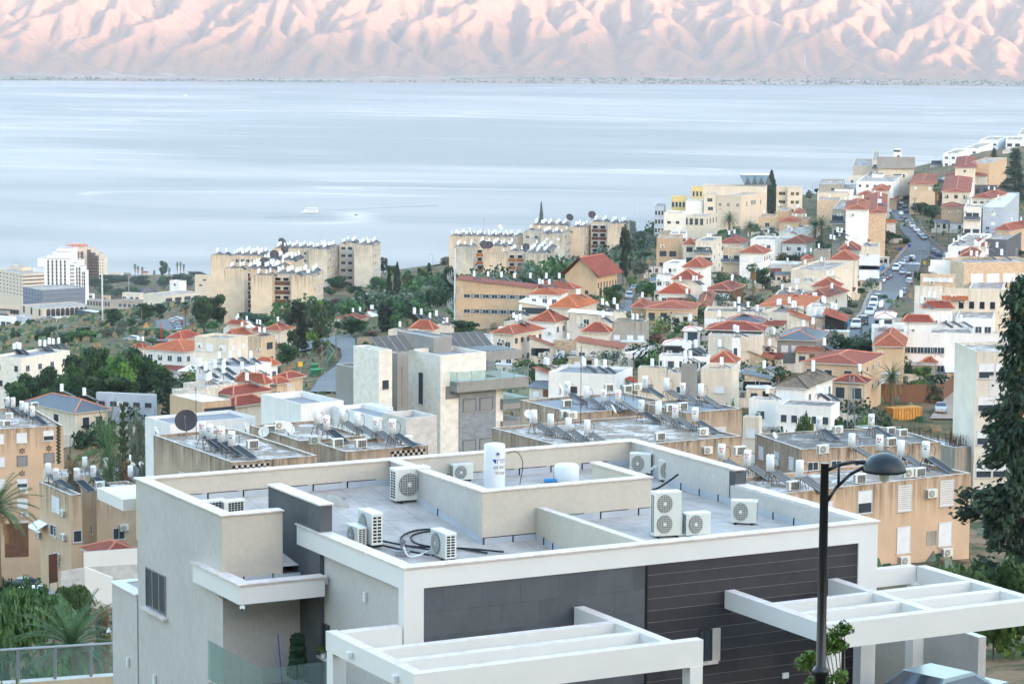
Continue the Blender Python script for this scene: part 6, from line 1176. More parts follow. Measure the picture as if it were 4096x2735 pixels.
def tree_proto(name, seed, kind, mat='leafm', mat2=None):
 """unit proto: about 10 m high and 8 m wide; returns (root, height, width)"""
 rs = random.Random(seed); t = thing(name, (0, 0, -500), 'proto tree', 'tree')
 if kind == 'broad':
  cl = []
  for i in range(28):
   d = rv(rs); rr = rs.uniform(.4, .95); z = 5.3+d.z*3.9*rr
   r = rs.uniform(1.1, 1.9); cl.append(((d.x*3.1*rr, d.y*3.1*rr, z), (r, r, r*.75)))
  limbs(rs, 10, 3.5, .28, 'bark').obj('trunk', t); crown_clumps(rs, cl, mat, 105, .24, 1.2, mat2).obj('crown', t); H, Wd = 10, 8.
 elif kind == 'olive':
  cl = []
  for i in range(20):
   d = rv(rs); rr = rs.uniform(.3, 1.); cl.append(((d.x*3.3*rr, d.y*3.3*rr, 5.8+d.z*3.2*rr), (1.2, 1.2, 1.1)))
  limbs(rs, 10, 3.5, .3, 'barkg', 5, .25).obj('trunk', t); crown_clumps(rs, cl, mat, 110, .16, 1.8, mat2, .3).obj('crown', t); H, Wd = 10, 9.
 elif kind == 'pine':
  cl = []
  for i in range(34):
   z = rs.uniform(2.0, 9.4); f = 1-((z-5.2)/5.2)**2; a = rs.uniform(0, 6.28); rr = rs.uniform(.2, .95)*2.9*max(.2, f)**.7
   r = rs.uniform(.6, 1.15); cl.append(((math.cos(a)*rr, math.sin(a)*rr, z), (r, r, r*.8)))
  b = MB(); b.cyl((0, 0, -.8), (.2, .1, 5), .3, .2, 8, 'bark', False); b.cyl((.2, .1, 5), (0, 0, 9.2), .2, .04, 6, 'bark', False)
  for i in range(12):
   c = cl[i*2][0]; b.cyl((.1, 0, c[2]-.8), c, .08, .02, 5, 'bark', False)
  b.obj('trunk', t); crown_clumps(rs, cl, mat, 120, .17, 2.2, mat2, .4).obj('crown', t); H, Wd = 10, 7.
 elif kind == 'cypress':
  b = MB()
  for i in range(5200):
   z = rs.random()**.85*9.6+.35; f = (math.sin(min(1, z/3.2)*math.pi/2)*(1-(z/10.4)**2.6)); a = rs.uniform(0, 6.28); bump = 1+.16*math.sin(a*3+z*2.1)+.12*math.sin(a*7-z*3.7)
   rr = 1.0*max(.06, f)*bump*rs.uniform(.72, 1.05); leafcard(b, Vector((math.cos(a)*rr, math.sin(a)*rr, z)), (Vector((math.cos(a), math.sin(a), .3))+rv(rs)*.6).normalized(), rs.uniform(.08, .17), mat if mat2 is None or rs.random() < .75 else mat2, 2.2, Vector((0, 0, 1)))
  c = MB(); c.cyl((0, 0, -.8), (0, 0, 6), .2, .05, 6, 'bark', False); c.obj('trunk', t); b.obj('crown', t); H, Wd = 10, 2.2
 elif kind == 'layer':
  b = MB(); c = MB(); c.cyl((0, 0, -.6), (0, 0, 9.9), .2, .03, 7, 'bark', False)
  for j in range(17):
   z = 1.2+j*.53; L_ = 2.6*(1-(j/17.5))**.8+.15
   for i in range(7):
    a = i*.9+j*.5+rs.uniform(-.15, .15); e = Vector((math.cos(a)*L_, math.sin(a)*L_, z+.25*L_)); s0 = Vector((0, 0, z))
    for q in range(26):
     f = rs.uniform(.15, 1); p = s0.lerp(e, f)+rv(rs)*.16*(1.3-f); leafcard(b, p, (Vector((0, 0, 1))+rv(rs)*.8).normalized(), rs.uniform(.09, .18), mat, 2.)
  c.obj('trunk', t); b.obj('crown', t); H, Wd = 10, 5.4
 elif kind == 'weep':
  b = MB()
  cl = [((rs.uniform(-2.6, 2.6), rs.uniform(-2.6, 2.6), rs.uniform(5, 8.6)), rs.uniform(.8, 1.4)) for i in range(20)]
  for c, r in cl:
   for i in range(46):
    a = rs.uniform(0, 6.28); rr = r*math.sqrt(rs.random()); p0 = Vector((c[0]+math.cos(a)*rr, c[1]+math.sin(a)*rr, c[2]+r*.6*math.sqrt(max(0, 1-(rr/r)**2)))); L_ = rs.uniform(1., 2.6)
    for q in range(9):
     p = p0+Vector((math.cos(a)*.1*q, math.sin(a)*.1*q, -L_*q/9)); leafcard(b, p, (Vector((math.cos(a), math.sin(a), .2))+rv(rs)*.7).normalized(), rs.uniform(.1, .2), mat if rs.random() < .8 or not mat2 else mat2, 2., Vector((0, 0, 1)))
  limbs(rs, 10, 3., .3, 'bark').obj('trunk', t); b.obj('crown', t); H, Wd = 10, 7.
 elif kind == 'fan':
  b = MB(); tr = MB(); tr.cyl((0, 0, -.8), (.1, 0, 8.), .26, .2, 8, 'palmbark', False)
  for i in range(46):
   a = rs.uniform(0, 6.28); el = rs.uniform(-.5, 1.35); d = Vector((math.cos(a)*math.cos(el), math.sin(a)*math.cos(el), math.sin(el))); o = Vector((.1, 0, 8.2)); e = o+d*rs.uniform(.9, 1.2); side = d.cross(Vector((0, 0, 1))).normalized() if abs(d.z) < .98 else Vector((1, 0, 0)); upv = side.cross(d)
   for q in range(11):
    t_ = (q-5)/5*1.25; dd = (d*math.cos(t_)+side*math.sin(t_)).normalized(); w = side*.05*math.cos(t_)-d*.05*math.sin(t_); tip = e+dd*.85+Vector((0, 0, -.28)); b.face([e-w, e+dd*.5+w*1.6, tip, e+dd*.5-w*1.6], mat)
   b.cyl(o, e, .02, .015, 3, mat, False)
  sk = MB()
  for i in range(90):
   a = rs.uniform(0, 6.28); z = rs.uniform(6.3, 8.1); L_ = rs.uniform(.9, 1.7); p = Vector((.1+.22*math.cos(a), .22*math.sin(a), z)); q = p+Vector((math.cos(a)*.5, math.sin(a)*.5, -L_)); s_ = Vector((-math.sin(a), math.cos(a), 0))*.18; sk.face([p-s_*.4, p+s_*.4, q+s_, q-s_], 'thatch')
  tr.obj('trunk', t); b.obj('crown', t); sk.obj('dry_skirt', t); H, Wd = 9.6, 4.4
 elif kind == 'date':
  b = MB(); tr = MB(); tr.lathe([(.42, -.8), (.36, 1), (.33, 4.5), (.4, 5.2), (.2, 5.6)], n=10, m='palmbark'); nf = 60
  for i in range(nf):
   a = i*2.399+rs.uniform(-.2, .2); f = i/nf; el = 1.35-1.75*f; L_ = rs.uniform(3.2, 4.2); o = Vector((0, 0, 5.3)); pts = []; d0 = el; p = o.copy(); N_ = 11
   for q in range(N_+1):
    pts.append(p.copy()); d_ = Vector((math.cos(a)*math.cos(d0), math.sin(a)*math.cos(d0), math.sin(d0))); p = p+d_*(L_/N_); d0 -= (.075+.06*f)
   for q in range(1, N_):
    d_ = (pts[q+1]-pts[q]).normalized(); side = d_.cross(Vector((0, 0, 1))); side = side.normalized() if side.length > .1 else Vector((math.sin(a), -math.cos(a), 0)); upv = side.cross(d_); ll = .62*math.sin(min(1, (q+.8)/4)*math.pi/2)*(1-.45*q/N_)
    for sg in (-1, 1):
     for h2 in (0, .33, .66):
      pp = pts[q].lerp(pts[q+1], h2); tip = pp+(side*sg*.8+d_*.75+upv*.22).normalized()*ll; w = d_*.035; b.face([pp-w, pp+w, tip], mat if i < nf*.86 else 'thatch', [(0, 0)]*3)
   b.tube(pts[::3]+[pts[-1]], .02, mat, 3)
  tr.obj('trunk', t, True); b.obj('crown', t); H, Wd = 8.6, 7.2
 elif kind == 'feather':   # slender queen palm
  b = MB(); tr = MB(); tr.cyl((0, 0, -.8), (0, 0, 6.8), .2, .13, 8, 'palmbark', False)
  for i in range(22):
   a = i*2.399; f = i/22; d0 = 1.2-1.3*f; p = Vector((0, 0, 6.9)); pts = []
   for q in range(10): pts.append(p.copy()); p = p+Vector((math.cos(a)*math.cos(d0), math.sin(a)*math.cos(d0), math.sin(d0)))*.36; d0 -= .2
   for q in range(1, 9):
    d_ = (pts[q+1]-pts[q]).normalized(); side = Vector((-math.sin(a), math.cos(a), 0))
    for sg in (-1, 1):
     for h2 in (0, .5): pp = pts[q].lerp(pts[q+1], h2); b.face([pp-d_*.06, pp+d_*.06, pp+side*sg*.4+Vector((0, 0, -.42))+d_*.1], mat)
  tr.obj('trunk', t); b.obj('crown', t); H, Wd = 8., 5.
 elif kind == 'bush':
  cl = [((rs.uniform(-3, 3), rs.uniform(-2.4, 2.4), rs.uniform(1.2, 5.5)), (rs.uniform(1.3, 2.1),)*3) for i in range(13)]
  crown_clumps(rs, cl, mat, 80, .28, 1.3, mat2).obj('foliage', t); limbs(rs, 5, 2, .12, 'bark').obj('stem', t); H, Wd = 7.5, 9.
 elif kind == 'conifer':
  cl = []; rs2 = random.Random(seed+1)
  for i in range(190):
   z = rs2.uniform(.3, 10.); f = (1-(z/10.6)**1.6)*(.78+.22*math.sin(z*2.2)); a = rs2.uniform(0, 6.28); rr = rs2.uniform(.25, 1.)*2.5*f+.05; r = rs2.uniform(.2, .42); cl.append(((math.cos(a)*rr, math.sin(a)*rr, z-.25*rr), (r*1.5, r*1.5, r)))
  b = MB()
  for c, r in cl:
   for i in range(95):
    d = rv(rs); rad = rs.uniform(.1, 1.2); p = Vector((c[0]+d.x*r[0]*rad, c[1]+d.y*r[1]*rad, c[2]+d.z*r[2]*rad)); leafcard(b, p, (d+rv(rs)).normalized(), rs.uniform(.035, .085), mat if rs.random() < .8 or not mat2 else mat2, 2.2, Vector((c[0], c[1], -.4)).normalized())
  c_ = MB(); c_.cyl((0, 0, -.8), (0, 0, 9.6), .22, .03, 8, 'bark', False)
  for c, r in cl[::3]: c_.cyl((0, 0, c[2]-.1), c, .05, .015, 4, 'bark', False)
  c_.obj('trunk', t); b.obj('crown', t); H, Wd = 10.2, 5.2
 remember(t); return [t, H, Wd, 0]
PR = {}
SPEC = {'broadd': ('broad', 'leafd', 'leafm', 'broadleaf_tree'), 'broadm': ('broad', 'leafm', 'leafd', 'broadleaf_tree'), 'broadl': ('broad', 'leafl', 'leafm', 'broadleaf_tree'), 'olive': ('olive', 'leafo', None, 'olive_tree'),
 'pine': ('pine', 'leafp', 'leafl', 'pine_tree'), 'pined': ('pine', 'leafc', 'leafp', 'pine_tree'), 'cyp': ('cypress', 'leafc', 'leafd', 'cypress_tree'), 'layer': ('layer', 'leafc', None, 'norfolk_pine'), 'layerm': ('layer', 'leafp', None, 'norfolk_pine'),
 'fan': ('fan', 'palmleaf', None, 'fan_palm'), 'date': ('date', 'palmleaf', None, 'date_palm'), 'feather': ('feather', 'leafm', None, 'feather_palm'), 'bushm': ('bush', 'leafm', 'leafl', 'bush'), 'bushd': ('bush', 'leafd', 'leafm', 'bush'),
 'busho': ('bush', 'leafo', None, 'bush'), 'bushdry': ('bush', 'drygrass', 'leafo', 'bush'), 'bougain': ('bush', 'leafb', 'leafd', 'bush'), 'redtree': ('broad', 'leafr', 'leafd', 'flowering_tree'), 'redbush': ('bush', 'leafb', 'leafr', 'bush'), 'yellow': ('bush', 'leafy', 'leafm', 'bush'), 'weep': ('weep', 'leafpe', 'leafm', 'pepper_tree'), 'conifer': ('conifer', 'leafn', 'leafp', 'conifer_tree'), 'bushl': ('bush', 'leafl', 'leafm', 'bush')}
TREES = []
def tree(sp, k, x, yb, yt, w, label, D=None, seed=0, group=None):
 """foot pixel, top pixel and crown width in the crop's pixels"""
 nvar = 1 if sp in ('conifer', 'date', 'fan', 'feather', 'weep') else 2
 key = (sp, (seed+len(TREES)) % nvar)
 if key not in PR: kd, m1_, m2_, nm = SPEC[sp]; PR[key] = tree_proto(nm, 17+31*key[1]+len(sp), kd, m1_, m2_)
 pr_ = PR[key]; s = (KC[k]+(.4363,))[2]
 if D is None: D = G(k, x, yb).y
 base = atY(k, x, yb, D)
 if D > 330 and base.z > gz(base.x, base.y)+1 and k not in 'fk': D = G(k, x, yb).y; base = atY(k, x, yb, D)
 base.z = min(base.z, gz(base.x, base.y)+.2) if sp not in ('conifer',) else base.z
 top = atY(k, x, yt, D); hm = max(1., top.z-base.z); wm = w*s*D/FPX
 rs = random.Random(len(TREES)*7+3)
 o = place(pr_[0], base, rs.uniform(0, 6.28), label, group, (wm/pr_[2], wm/pr_[2], hm/pr_[1])); o['category'] = 'bush' if 'bush' in sp or sp in ('yellow', 'bougain') else ('palm' if sp in ('fan', 'date', 'feather') else 'tree')
 TREES.append(o); return o
T_ = tree
for r in [
 ('broadd','f',165,660,440,330,'dark dense tree at the left edge of the grove',400), ('broadd','f',450,650,335,290,'dark tree at the left of the grove, behind the stone flats',440), ('broadm','f',470,680,485,300,'mid green rounded tree low at the left of the grove',395),
 ('broadd','f',700,650,215,330,'tall dark tree left of centre in the grove',450), ('broadm','f',880,640,100,420,'tallest spreading tree at the back of the grove',475), ('broadm','f',690,640,310,230,'pale-topped tree with bare twigs in the grove',425),
 ('broadl','f',1120,640,185,330,'bright green tree with a bare forked trunk in the middle of the grove',415), ('broadd','f',1330,640,215,300,'dark green tree right of the bare forked trunk',440), ('broadd','f',1490,640,300,260,'dark tree at the right end of the grove',430), ('broadd','f',1080,660,430,420,'low dark tree under the middle of the grove',405), ('broadd','f',850,660,400,320,'low dark tree under the left middle of the grove',405), ('broadm','f',1180,640,140,300,'green tree at the back right of the grove',470),
 ('layer','f',1540,900,490,230,'dark norfolk pine right of the grove, beside the street lamp',360), ('olive','f',1255,900,680,230,'grey olive tree left of the white balcony house',350), ('olive','f',1310,1210,1010,180,'grey olive tree beside the wall of the white terrace house',292),
 ('date','f',985,1100,640,330,'tall date palm in front of the grey sheet roof',292), ('layerm','f',1130,1150,720,200,'bright conical norfolk pine between the date palms',285), ('date','f',1010,1180,890,250,'lower date palm with hanging brown fronds',282),
 ('yellow','f',665,1010,955,180,'yellow flowering hedge by the cream doorway',300), ('bushdry','f',740,1230,1090,330,'dry scrub on the rubbish slope',296), ('bushdry','f',660,1260,1180,200,'dry scrub at the foot of the rubbish slope',290), ('bushl','f',880,1290,1235,190,'green weeds by the cream wall',280), ('bushdry','f',1150,1210,1140,220,'yellowing hedge below the norfolk pine',284), ('bushd','f',1400,860,790,120,'dark shrub by the norfolk pine',345),
 ('olive','a',985,1160,1035,170,'left grey olive on the knoll',None), ('olive','a',1100,1150,1030,150,'second grey olive on the knoll',None), ('olive','a',1240,1150,1040,120,'right grey olive on the knoll',None), ('olive','a',1120,1080,970,170,'rear grey olive on the knoll',None), ('broadm','a',1050,1030,850,190,'thin-trunked round tree beside the glass cube',760),
 ('broadm','a',1330,1010,810,230,'green-brown tree behind the white sign',800), ('broadd','a',1470,960,810,120,'pointed dark tree in front of the white commercial building',820), ('fan','a',1700,1060,820,130,'fan palm by the car park',None), ('fan','a',1765,1110,975,130,'short fan palm below the car park',None), ('bushd','a',1010,1040,975,120,'dark bush right of the glass cube',800), ('busho','a',930,1050,990,60,'brown bush by the glass cube',850), ('broadm','a',1205,1060,960,110,'dark round tree behind the olives',770),
 ('broadd','a',1860,1060,720,220,'tall dark tree left of the nearest beige block',790), ('broadd','a',1990,1050,715,200,'second tall dark tree against the beige block',800), ('bushm','a',700,1180,1080,260,'green scrub below the knoll, left part',620), ('bushdry','a',580,1180,1110,240,'brown scrub at the left foot of the knoll',640), ('bushm','a',850,1150,1080,240,'green scrub right above the grove',600),
 ('broadm','a',1390,1200,1150,140,'low shrub beside the parked pale car',600), ('bushm','a',740,1080,1050,70,'yucca-like green clump near the pavilion',800),
 ('broadd','a',335,970,880,130,'dark street tree before the left of the arcade',1500), ('broadd','a',625,950,830,150,'dark street tree before the middle of the arcade',1500), ('broadd','a',440,1150,1070,200,'dark row of trees beside the shopping hall, left',1000), ('broadd','a',560,1120,1040,200,'dark row of trees beside the shopping hall, middle',1000), ('broadd','a',670,1090,1030,170,'dark row of trees beside the shopping hall, right',1010), ('broadd','a',40,1170,1110,150,'dark trees in front of the glass-fronted shop',1050), ('broadd','a',70,950,905,150,'street trees beside the podium of the office slab',1550),
 ('broadd','a',870,700,575,190,'dark shore tree at the left end of the park',2250), ('broadd','a',1000,690,555,220,'dark shore tree beside the tan hotel',2300), ('broadd','a',1130,680,560,200,'dark shore tree in the middle of the park',2300), ('broadd','a',1290,690,560,210,'dark shore tree left of the poplar',2250), ('broadm','a',1080,770,680,170,'lower park tree above the grey buildings',1800), ('broadm','a',960,760,640,180,'lower park tree right of the white hotel',1900), ('broadd','a',1220,770,660,160,'lower park tree left of the commercial building',1700),
 ('broadd','a',1500,600,425,90,'tall poplar-like tree on the shore',2350), ('broadd','a',1500,700,560,160,'dark tree under the tall poplar',2200), ('broadd','a',1650,690,540,170,'dark shore tree under the palm cluster',2250), ('broadd','a',1810,590,530,200,'dark shore tree left of the rear beige block',2350), ('broadd','a',1720,690,560,150,'dark shore tree right of the palm cluster',2200),
 ('fan','a',978,600,468,34,'lone shore palm right of the tan hotel',2300), ('fan','a',1240,620,475,42,'left palm of the three on the shore',2350), ('fan','a',1265,620,490,36,'middle palm of the three on the shore',2360), ('fan','a',1303,620,498,40,'right palm of the three on the shore',2340), ('fan','a',1415,690,530,36,'lone palm left of the tall poplar',2200), ('fan','a',1625,600,455,36,'left palm of the shore cluster',2350), ('fan','a',1655,610,455,36,'second palm of the shore cluster',2340), ('fan','a',1685,610,475,34,'right palm of the shore cluster',2350), ('fan','a',1550,670,505,40,'palm beside the tall poplar',2300),
 ('broadm','b',490,1060,905,400,'wide flat-topped tree at the foot of the beige block',740), ('pined','b',900,1330,805,330,'left of the two tall pines by the street',600), ('pine','b',1095,1390,800,270,'right and paler of the two tall pines by the street',585), ('pine','b',1150,1000,795,230,'pale pine crown behind the two tall pines',660), ('broadm','b',800,1420,1175,230,'round tree below the two tall pines',500), ('feather','b',600,1240,1105,130,'drooping palm in front of the sand coloured house',560),
 ('broadd','b',1270,720,570,250,'big dark tree in front of the pale block',830), ('broadm','b',1420,760,660,170,'green tree right of the big dark tree',820), ('broadm','b',1640,750,575,230,'bright tree by the porch of the pale block',850), ('bougain','b',1260,870,780,160,'purple bougainvillea by the lane',760), ('broadd','b',1390,1130,945,290,'dark garden tree in front of the red-roofed cottage',640), ('olive','b',1430,960,840,250,'grey-green tree behind the red-roofed cottage',720),
 ('cyp','b',1735,880,510,62,'left one of the two tall slim cypresses',790), ('cyp','b',1808,920,460,88,'right and taller of the two tall slim cypresses',790), ('pine','b',1900,900,520,150,'feathery tree right of the tall slim cypresses',800), ('pined','b',1680,560,410,110,'dark tree beside the right wall of the pale block',960), ('pined','b',1700,1170,810,230,'grey-green cypress leaning by the bend of the road',640), ('pine','b',2030,900,480,190,'open feathery tree in the garden belt',830), ('layer','b',2105,690,468,80,'small norfolk pine below the hill road',900), ('broadm','b',2080,900,670,190,'light green tree in the garden belt',800), ('pined','b',2280,900,500,170,'dark pine at the right of the garden belt',830), ('broadd','b',1960,680,560,150,'dark tree under the norfolk pine',880), ('broadd','b',2190,700,540,130,'dark tree right of the norfolk pine',900),
 ('bushdry','b',2250,480,400,130,'dry bush on the slope by the hill road',1080), ('broadm','b',1920,380,285,190,'spreading tree on the far ridge, left',1450), ('broadm','b',2080,370,260,160,'spreading tree on the far ridge, right',1450), ('broadm','b',2250,420,300,150,'tree on the ridge beside the tall beige block',1300), ('bushm','b',1950,480,420,200,'low trees on the ridge above the hill road',1300), ('bushm','b',2080,470,370,160,'shrubs on the ridge above the hill road',1250), ('fan','b',1690,440,375,50,'small palm on the ridge, left',1350), ('fan','b',1728,440,388,40,'small palm on the ridge, right',1360), ('bushm','b',1760,560,480,150,'shrubs right of the pale block',1050),
 ('redbush','b',2200,980,880,260,'reddish purple shrubs left of the spiral stair',700), ('yellow','b',1850,1000,910,200,'yellow-green shrubs with small orange lamps',690), ('bushdry','b',1560,1150,1060,170,'dry grass bank above the stone wall',600), ('broadm','b',1200,760,690,120,'small trees at the foot of the pale block',800), ('olive','b',440,1340,1250,180,'olive bushes in the yard below the cream two-storey house',510), ('busho','g',300,830,740,180,'grey bush by the utility pole',395), ('bushm','g',1000,440,370,70,'small green shrub on the bend island',560),
 ('cyp','c',1066,300,138,56,'lone slim cypress on the skyline behind the tall block',1120), ('pined','c',628,870,560,150,'thin see-through conifer in front of the orange balcony block',760), ('layer','c',35,900,690,100,'norfolk pine left of the orange balcony block',860), ('pined','c',220,1050,720,190,'dark pine left of the school',750), ('broadd','c',60,1080,900,150,'green tree left of the spiral stair',720), ('pined','c',1815,900,345,120,'tall narrow cypress in front of the tall block',700), ('pined','c',1850,880,390,100,'darker cypress beside the tall narrow one',740),
 ('olive','c',1980,560,380,260,'olive grove tree on the slope, upper left',940), ('olive','c',2080,560,400,180,'olive grove tree on the slope, upper right',930), ('olive','c',1930,800,640,230,'olive grove tree on the slope, lower left',820), ('olive','c',2040,640,560,200,'olive grove tree on the slope, middle',880), ('olive','c',2010,800,690,200,'olive grove tree on the slope, lower right',800), ('broadm','c',1890,350,240,130,'tree at the right end of the tall block',1050),
 ('broadm','c',1720,1090,870,210,'round tree with a bare pole in front of the gabled hall',590), ('bushl','c',1900,900,830,90,'bright bush beside the upper lane',720), ('feather','c',1450,1040,935,130,'feathery palm under the gabled hall',600), ('broadd','c',1550,1060,960,110,'dark shrub tree under the gabled hall',595), ('broadd','c',2040,960,890,200,'dark hedge trees beside the round gate lamps',650), ('bushm','c',1360,700,645,60,'small tree at the foot of the tall block',900),
 ('broadm','c',340,1360,1200,330,'wide dark green tree in front of the school, left',470), ('broadm','c',450,1250,1165,170,'green tree under the school windows',520), ('broadl','c',670,1260,1155,130,'bright green tree under the school',500), ('feather','c',740,1180,1095,160,'palm tops under the school',540), ('bushm','c',1260,1380,1290,130,'climbing shrub beside the white parapet',480), ('bushdry','c',690,1510,1440,120,'red-leaved shrub right of the new stone block',380),
 ('redtree','c',1930,1520,1360,240,'tree with pink seed pods, left one of two',452), ('redtree','c',2120,1480,1310,200,'tree with pink seed pods, right one of two',470), ('broadm','c',1575,1568,1445,140,'small lime tree in front of the brown-red porch roof, left',430), ('broadl','c',1730,1568,1430,150,'small lime tree in front of the brown-red porch roof, right',430),
 ('broadm','h',590,1010,795,230,'dense tree left of the white tank house',372), ('date','h',560,1110,1010,170,'palm leaves under the dense tree',340), ('bushm','h',280,870,780,330,'green hedge behind the glass railing',370), ('bushm','h',870,830,765,70,'leafy bush by the stone retaining wall',470), ('broadm','h',1870,560,450,130,'tree between the orange-ochre house and the terrace',480), ('fan','h',2170,760,590,150,'fan palm in front of the timber-banded house',420), ('olive','h',2160,300,140,310,'large grey olive tree right of the orange-ochre house',565), ('bushm','i',1080,790,670,130,'bush between the white villa and the stained block, left',332), ('bushm','i',1190,810,710,150,'bush between the white villa and the stained block, right',330),
 ('cyp','d',1338,605,190,115,'big dark cypress in front of the school',900), ('broadd','d',1200,560,500,170,'dark shrubs left of the big dark cypress',915), ('date','d',955,800,545,200,'left date palm below the school',800), ('date','d',1145,830,630,190,'right and shorter date palm below the school',775), ('date','d',1742,830,615,160,'left of the twin date palms',800), ('date','d',1800,830,590,190,'right of the twin date palms',800), ('layer','d',1515,560,455,80,'norfolk pine right of the big dark cypress',930), ('feather','d',1590,500,430,90,'feather palm beside the yellow-framed windows',1020), ('feather','d',1630,490,410,90,'second feather palm beside the yellow-framed windows',1030), ('olive','d',1690,470,355,110,'grey tree by the skyline lamp',1060), ('broadd','d',1765,400,345,70,'dark tree on the skyline left of the terraces',1100), ('feather','d',2285,340,290,90,'palm on the white terrace roofs',980),
 ('olive','d',150,880,710,260,'olive tree at the left edge of the hillside',800), ('olive','d',130,1180,1000,260,'olive slope tree under the left edge',720), ('bushd','d',180,1000,930,170,'dark green bushes on the left slope',760), ('bushm','d',1570,1000,905,190,'bright orange-tree by the white house',700), ('bushm','d',1460,1010,950,110,'bush left of the bright garden tree',705), ('bushm','d',330,1090,1010,90,'green bush behind the net fence',690), ('broadm','d',945,1160,1040,110,'garden tree with pale blossoms',650), ('bushd','d',955,1230,1160,100,'dark round garden bush',620), ('fan','d',1175,1340,1040,170,'tall fan palm with a long brown skirt, in the gardens',560), ('broadd','d',1260,1280,1060,170,'dark tree right of the skirted fan palm',600), ('olive','d',1370,1330,1230,150,'grey-green tree by the timber frame',580), ('olive','d',1050,1370,1290,160,'low olive left in the gardens',545), ('olive','d',1180,1410,1310,200,'low olive middle in the gardens',540), ('olive','d',780,1430,1285,300,'big round olive tree behind the long cream house',555), ('broadd','d',1470,1200,1110,150,'dark garden tree by the long cream house',640), ('broadm','d',200,1300,1225,180,'dark green trees beside the round gate lamps',640), ('bushl','d',60,1200,1160,110,'bright green bush at the lane',680), ('broadm','d',1985,1225,1095,140,'tree in front of the three stepped roofs',590), ('olive','d',2020,1560,1420,220,'round olive tree on the street corner',500), ('broadm','d',2110,1330,1260,100,'low green bushes along the street side',560), ('bushm','d',760,1180,1120,110,'climbing green bush between the white houses',640), ('busho','d',700,780,700,260,'grey scrub below the school annex',840), ('bushdry','d',1090,600,530,90,'bare tree by the school wall',900),
 ('fan','e',1545,850,540,110,'very tall fan palm with a brown skirt by the upper street',900), ('fan','e',1000,1110,865,130,'fan palm at the street corner house',660), ('broadm','e',1105,1080,960,130,'green tree right of the street corner palm',650), ('feather','e',1370,660,545,150,'feather palm behind the street wall',880), ('feather','e',1365,510,435,100,'feather palm on the skyline by the street top',1080), ('broadd','e',1400,820,690,190,'dark garden trees above the parked cars, left',800), ('broadd','e',1500,880,720,200,'dark garden trees above the parked cars, right',780), ('cyp','e',1745,910,800,90,'dark clipped tree before the stone-faced balcony wing',725), ('bushd','e',1620,900,850,110,'dark hedge left of the clipped tree',750), ('layer','e',2070,330,210,90,'small norfolk pine on the right skyline',1300), ('conifer','e',2260,700,220,330,'large dark pine at the right end of the skyline',900), ('broadd','e',1870,310,280,80,'dark roof garden tree on the skyline',1330), ('broadd','e',1370,1440,1330,90,'dark street tree by the stone terrace house',540), ('bushm','e',1180,1070,1000,90,'shrubs at the street bend',660), ('bushdry','e',2230,700,610,200,'red-brown bush at the right edge',850), ('broadm','e',2280,1210,1130,160,'green bushes beside the anthracite house',590), ('bushd','e',1280,680,650,90,'dark bush above the street top',900),
 ('date','j',225,790,500,260,'date palm beside the dark grey sheet roof',395), ('broadm','j',270,820,720,140,'ivy-green tree below that date palm by the stairs',388), ('fan','j',85,1080,850,170,'bright fan palm beside the grey carport',352), ('date','j',1130,1250,775,330,'big date palm with orange fruit stalks',345), ('broadd','j',900,790,560,330,'dark glossy tree behind the long ochre house',410), ('broadd','j',730,700,580,190,'left companion of the dark glossy tree',425), ('broadm','j',1280,880,735,220,'feathery green tree in the right garden',370), ('broadl','j',1420,1000,820,200,'bright green garden tree in the right garden',350), ('bushl','j',1400,1040,960,200,'low bright bushes in the right garden',335), ('busho','j',1500,1040,900,100,'grey agave-like bush in the right garden',340), ('broadm','j',1700,960,830,160,'green tree beside the dirt lane',360), ('bushm','j',1610,1010,900,160,'leafy bush by the dirt lane',350), ('bushm','j',1760,830,770,170,'hedge along the dirt lane top',385), ('yellow','j',1780,1350,1260,260,'yellow-green bush below the parked silver car',285),
 ('broadm','j',640,1390,1170,210,'green tree left of the lattice mast',300), ('bushl','j',860,1380,1190,190,'bright yellow-green bush right of the lattice mast',296), ('bushm','j',330,1430,1230,210,'bush in front of the low white house',310), ('bushd','j',100,1430,1330,240,'dark bushes left below the low white house',312), ('bushm','j',940,1380,1290,110,'weeds by the orange container',290), ('bushm','j',200,1440,1360,160,'bright weeds below the low white house',306), ('olive','j',700,390,270,180,'round olive tree beside the street pavement',470), ('broadd','j',1540,830,770,100,'small tree by the orange-tiled shed',365), ('broadd','j',180,830,780,110,'dark ivy wall by the stairs',395), ('broadm','j',840,180,110,130,'green bushes at the street side with a green sheet',520),
 ('conifer','N',4060,2390,1110,560,'large dark cypress at the right edge, in front of the tall flats',150), ('bushm','N',3980,2400,2180,330,'shrub with small yellow flowers below the large dark cypress',118), ('bushm','N',3800,2380,2230,160,'thin bush beside the peach block',125),
 ('weep','k',60,1700,1000,620,'weeping pepper tree at the lower left, nearer the edge',118), ('weep','k',380,1640,1110,560,'weeping pepper tree behind the young date palm',126), ('weep','k',660,1560,1000,360,'weeping pepper tree with pale top behind the young date palm',136), ('bushd','k',60,1080,900,260,'dark hedge at the left edge below the flats',205), ('bushm','k',300,1010,850,360,'hedge with orange flowers in front of the iron gate',215), ('olive','k',700,1120,830,200,'grey olive tree in front of the white slatted fence',190), ('bushd','k',10,900,770,60,'dark shrub at the very left edge',240), ('bushdry','k',930,1400,1150,200,'tall dry grass beside the annex wall',118), ('bushdry','k',920,1600,1400,220,'dry grass below the security camera',100), ('bushl','p',100,1620,1430,330,'bright shrub in the bottom left corner',70),
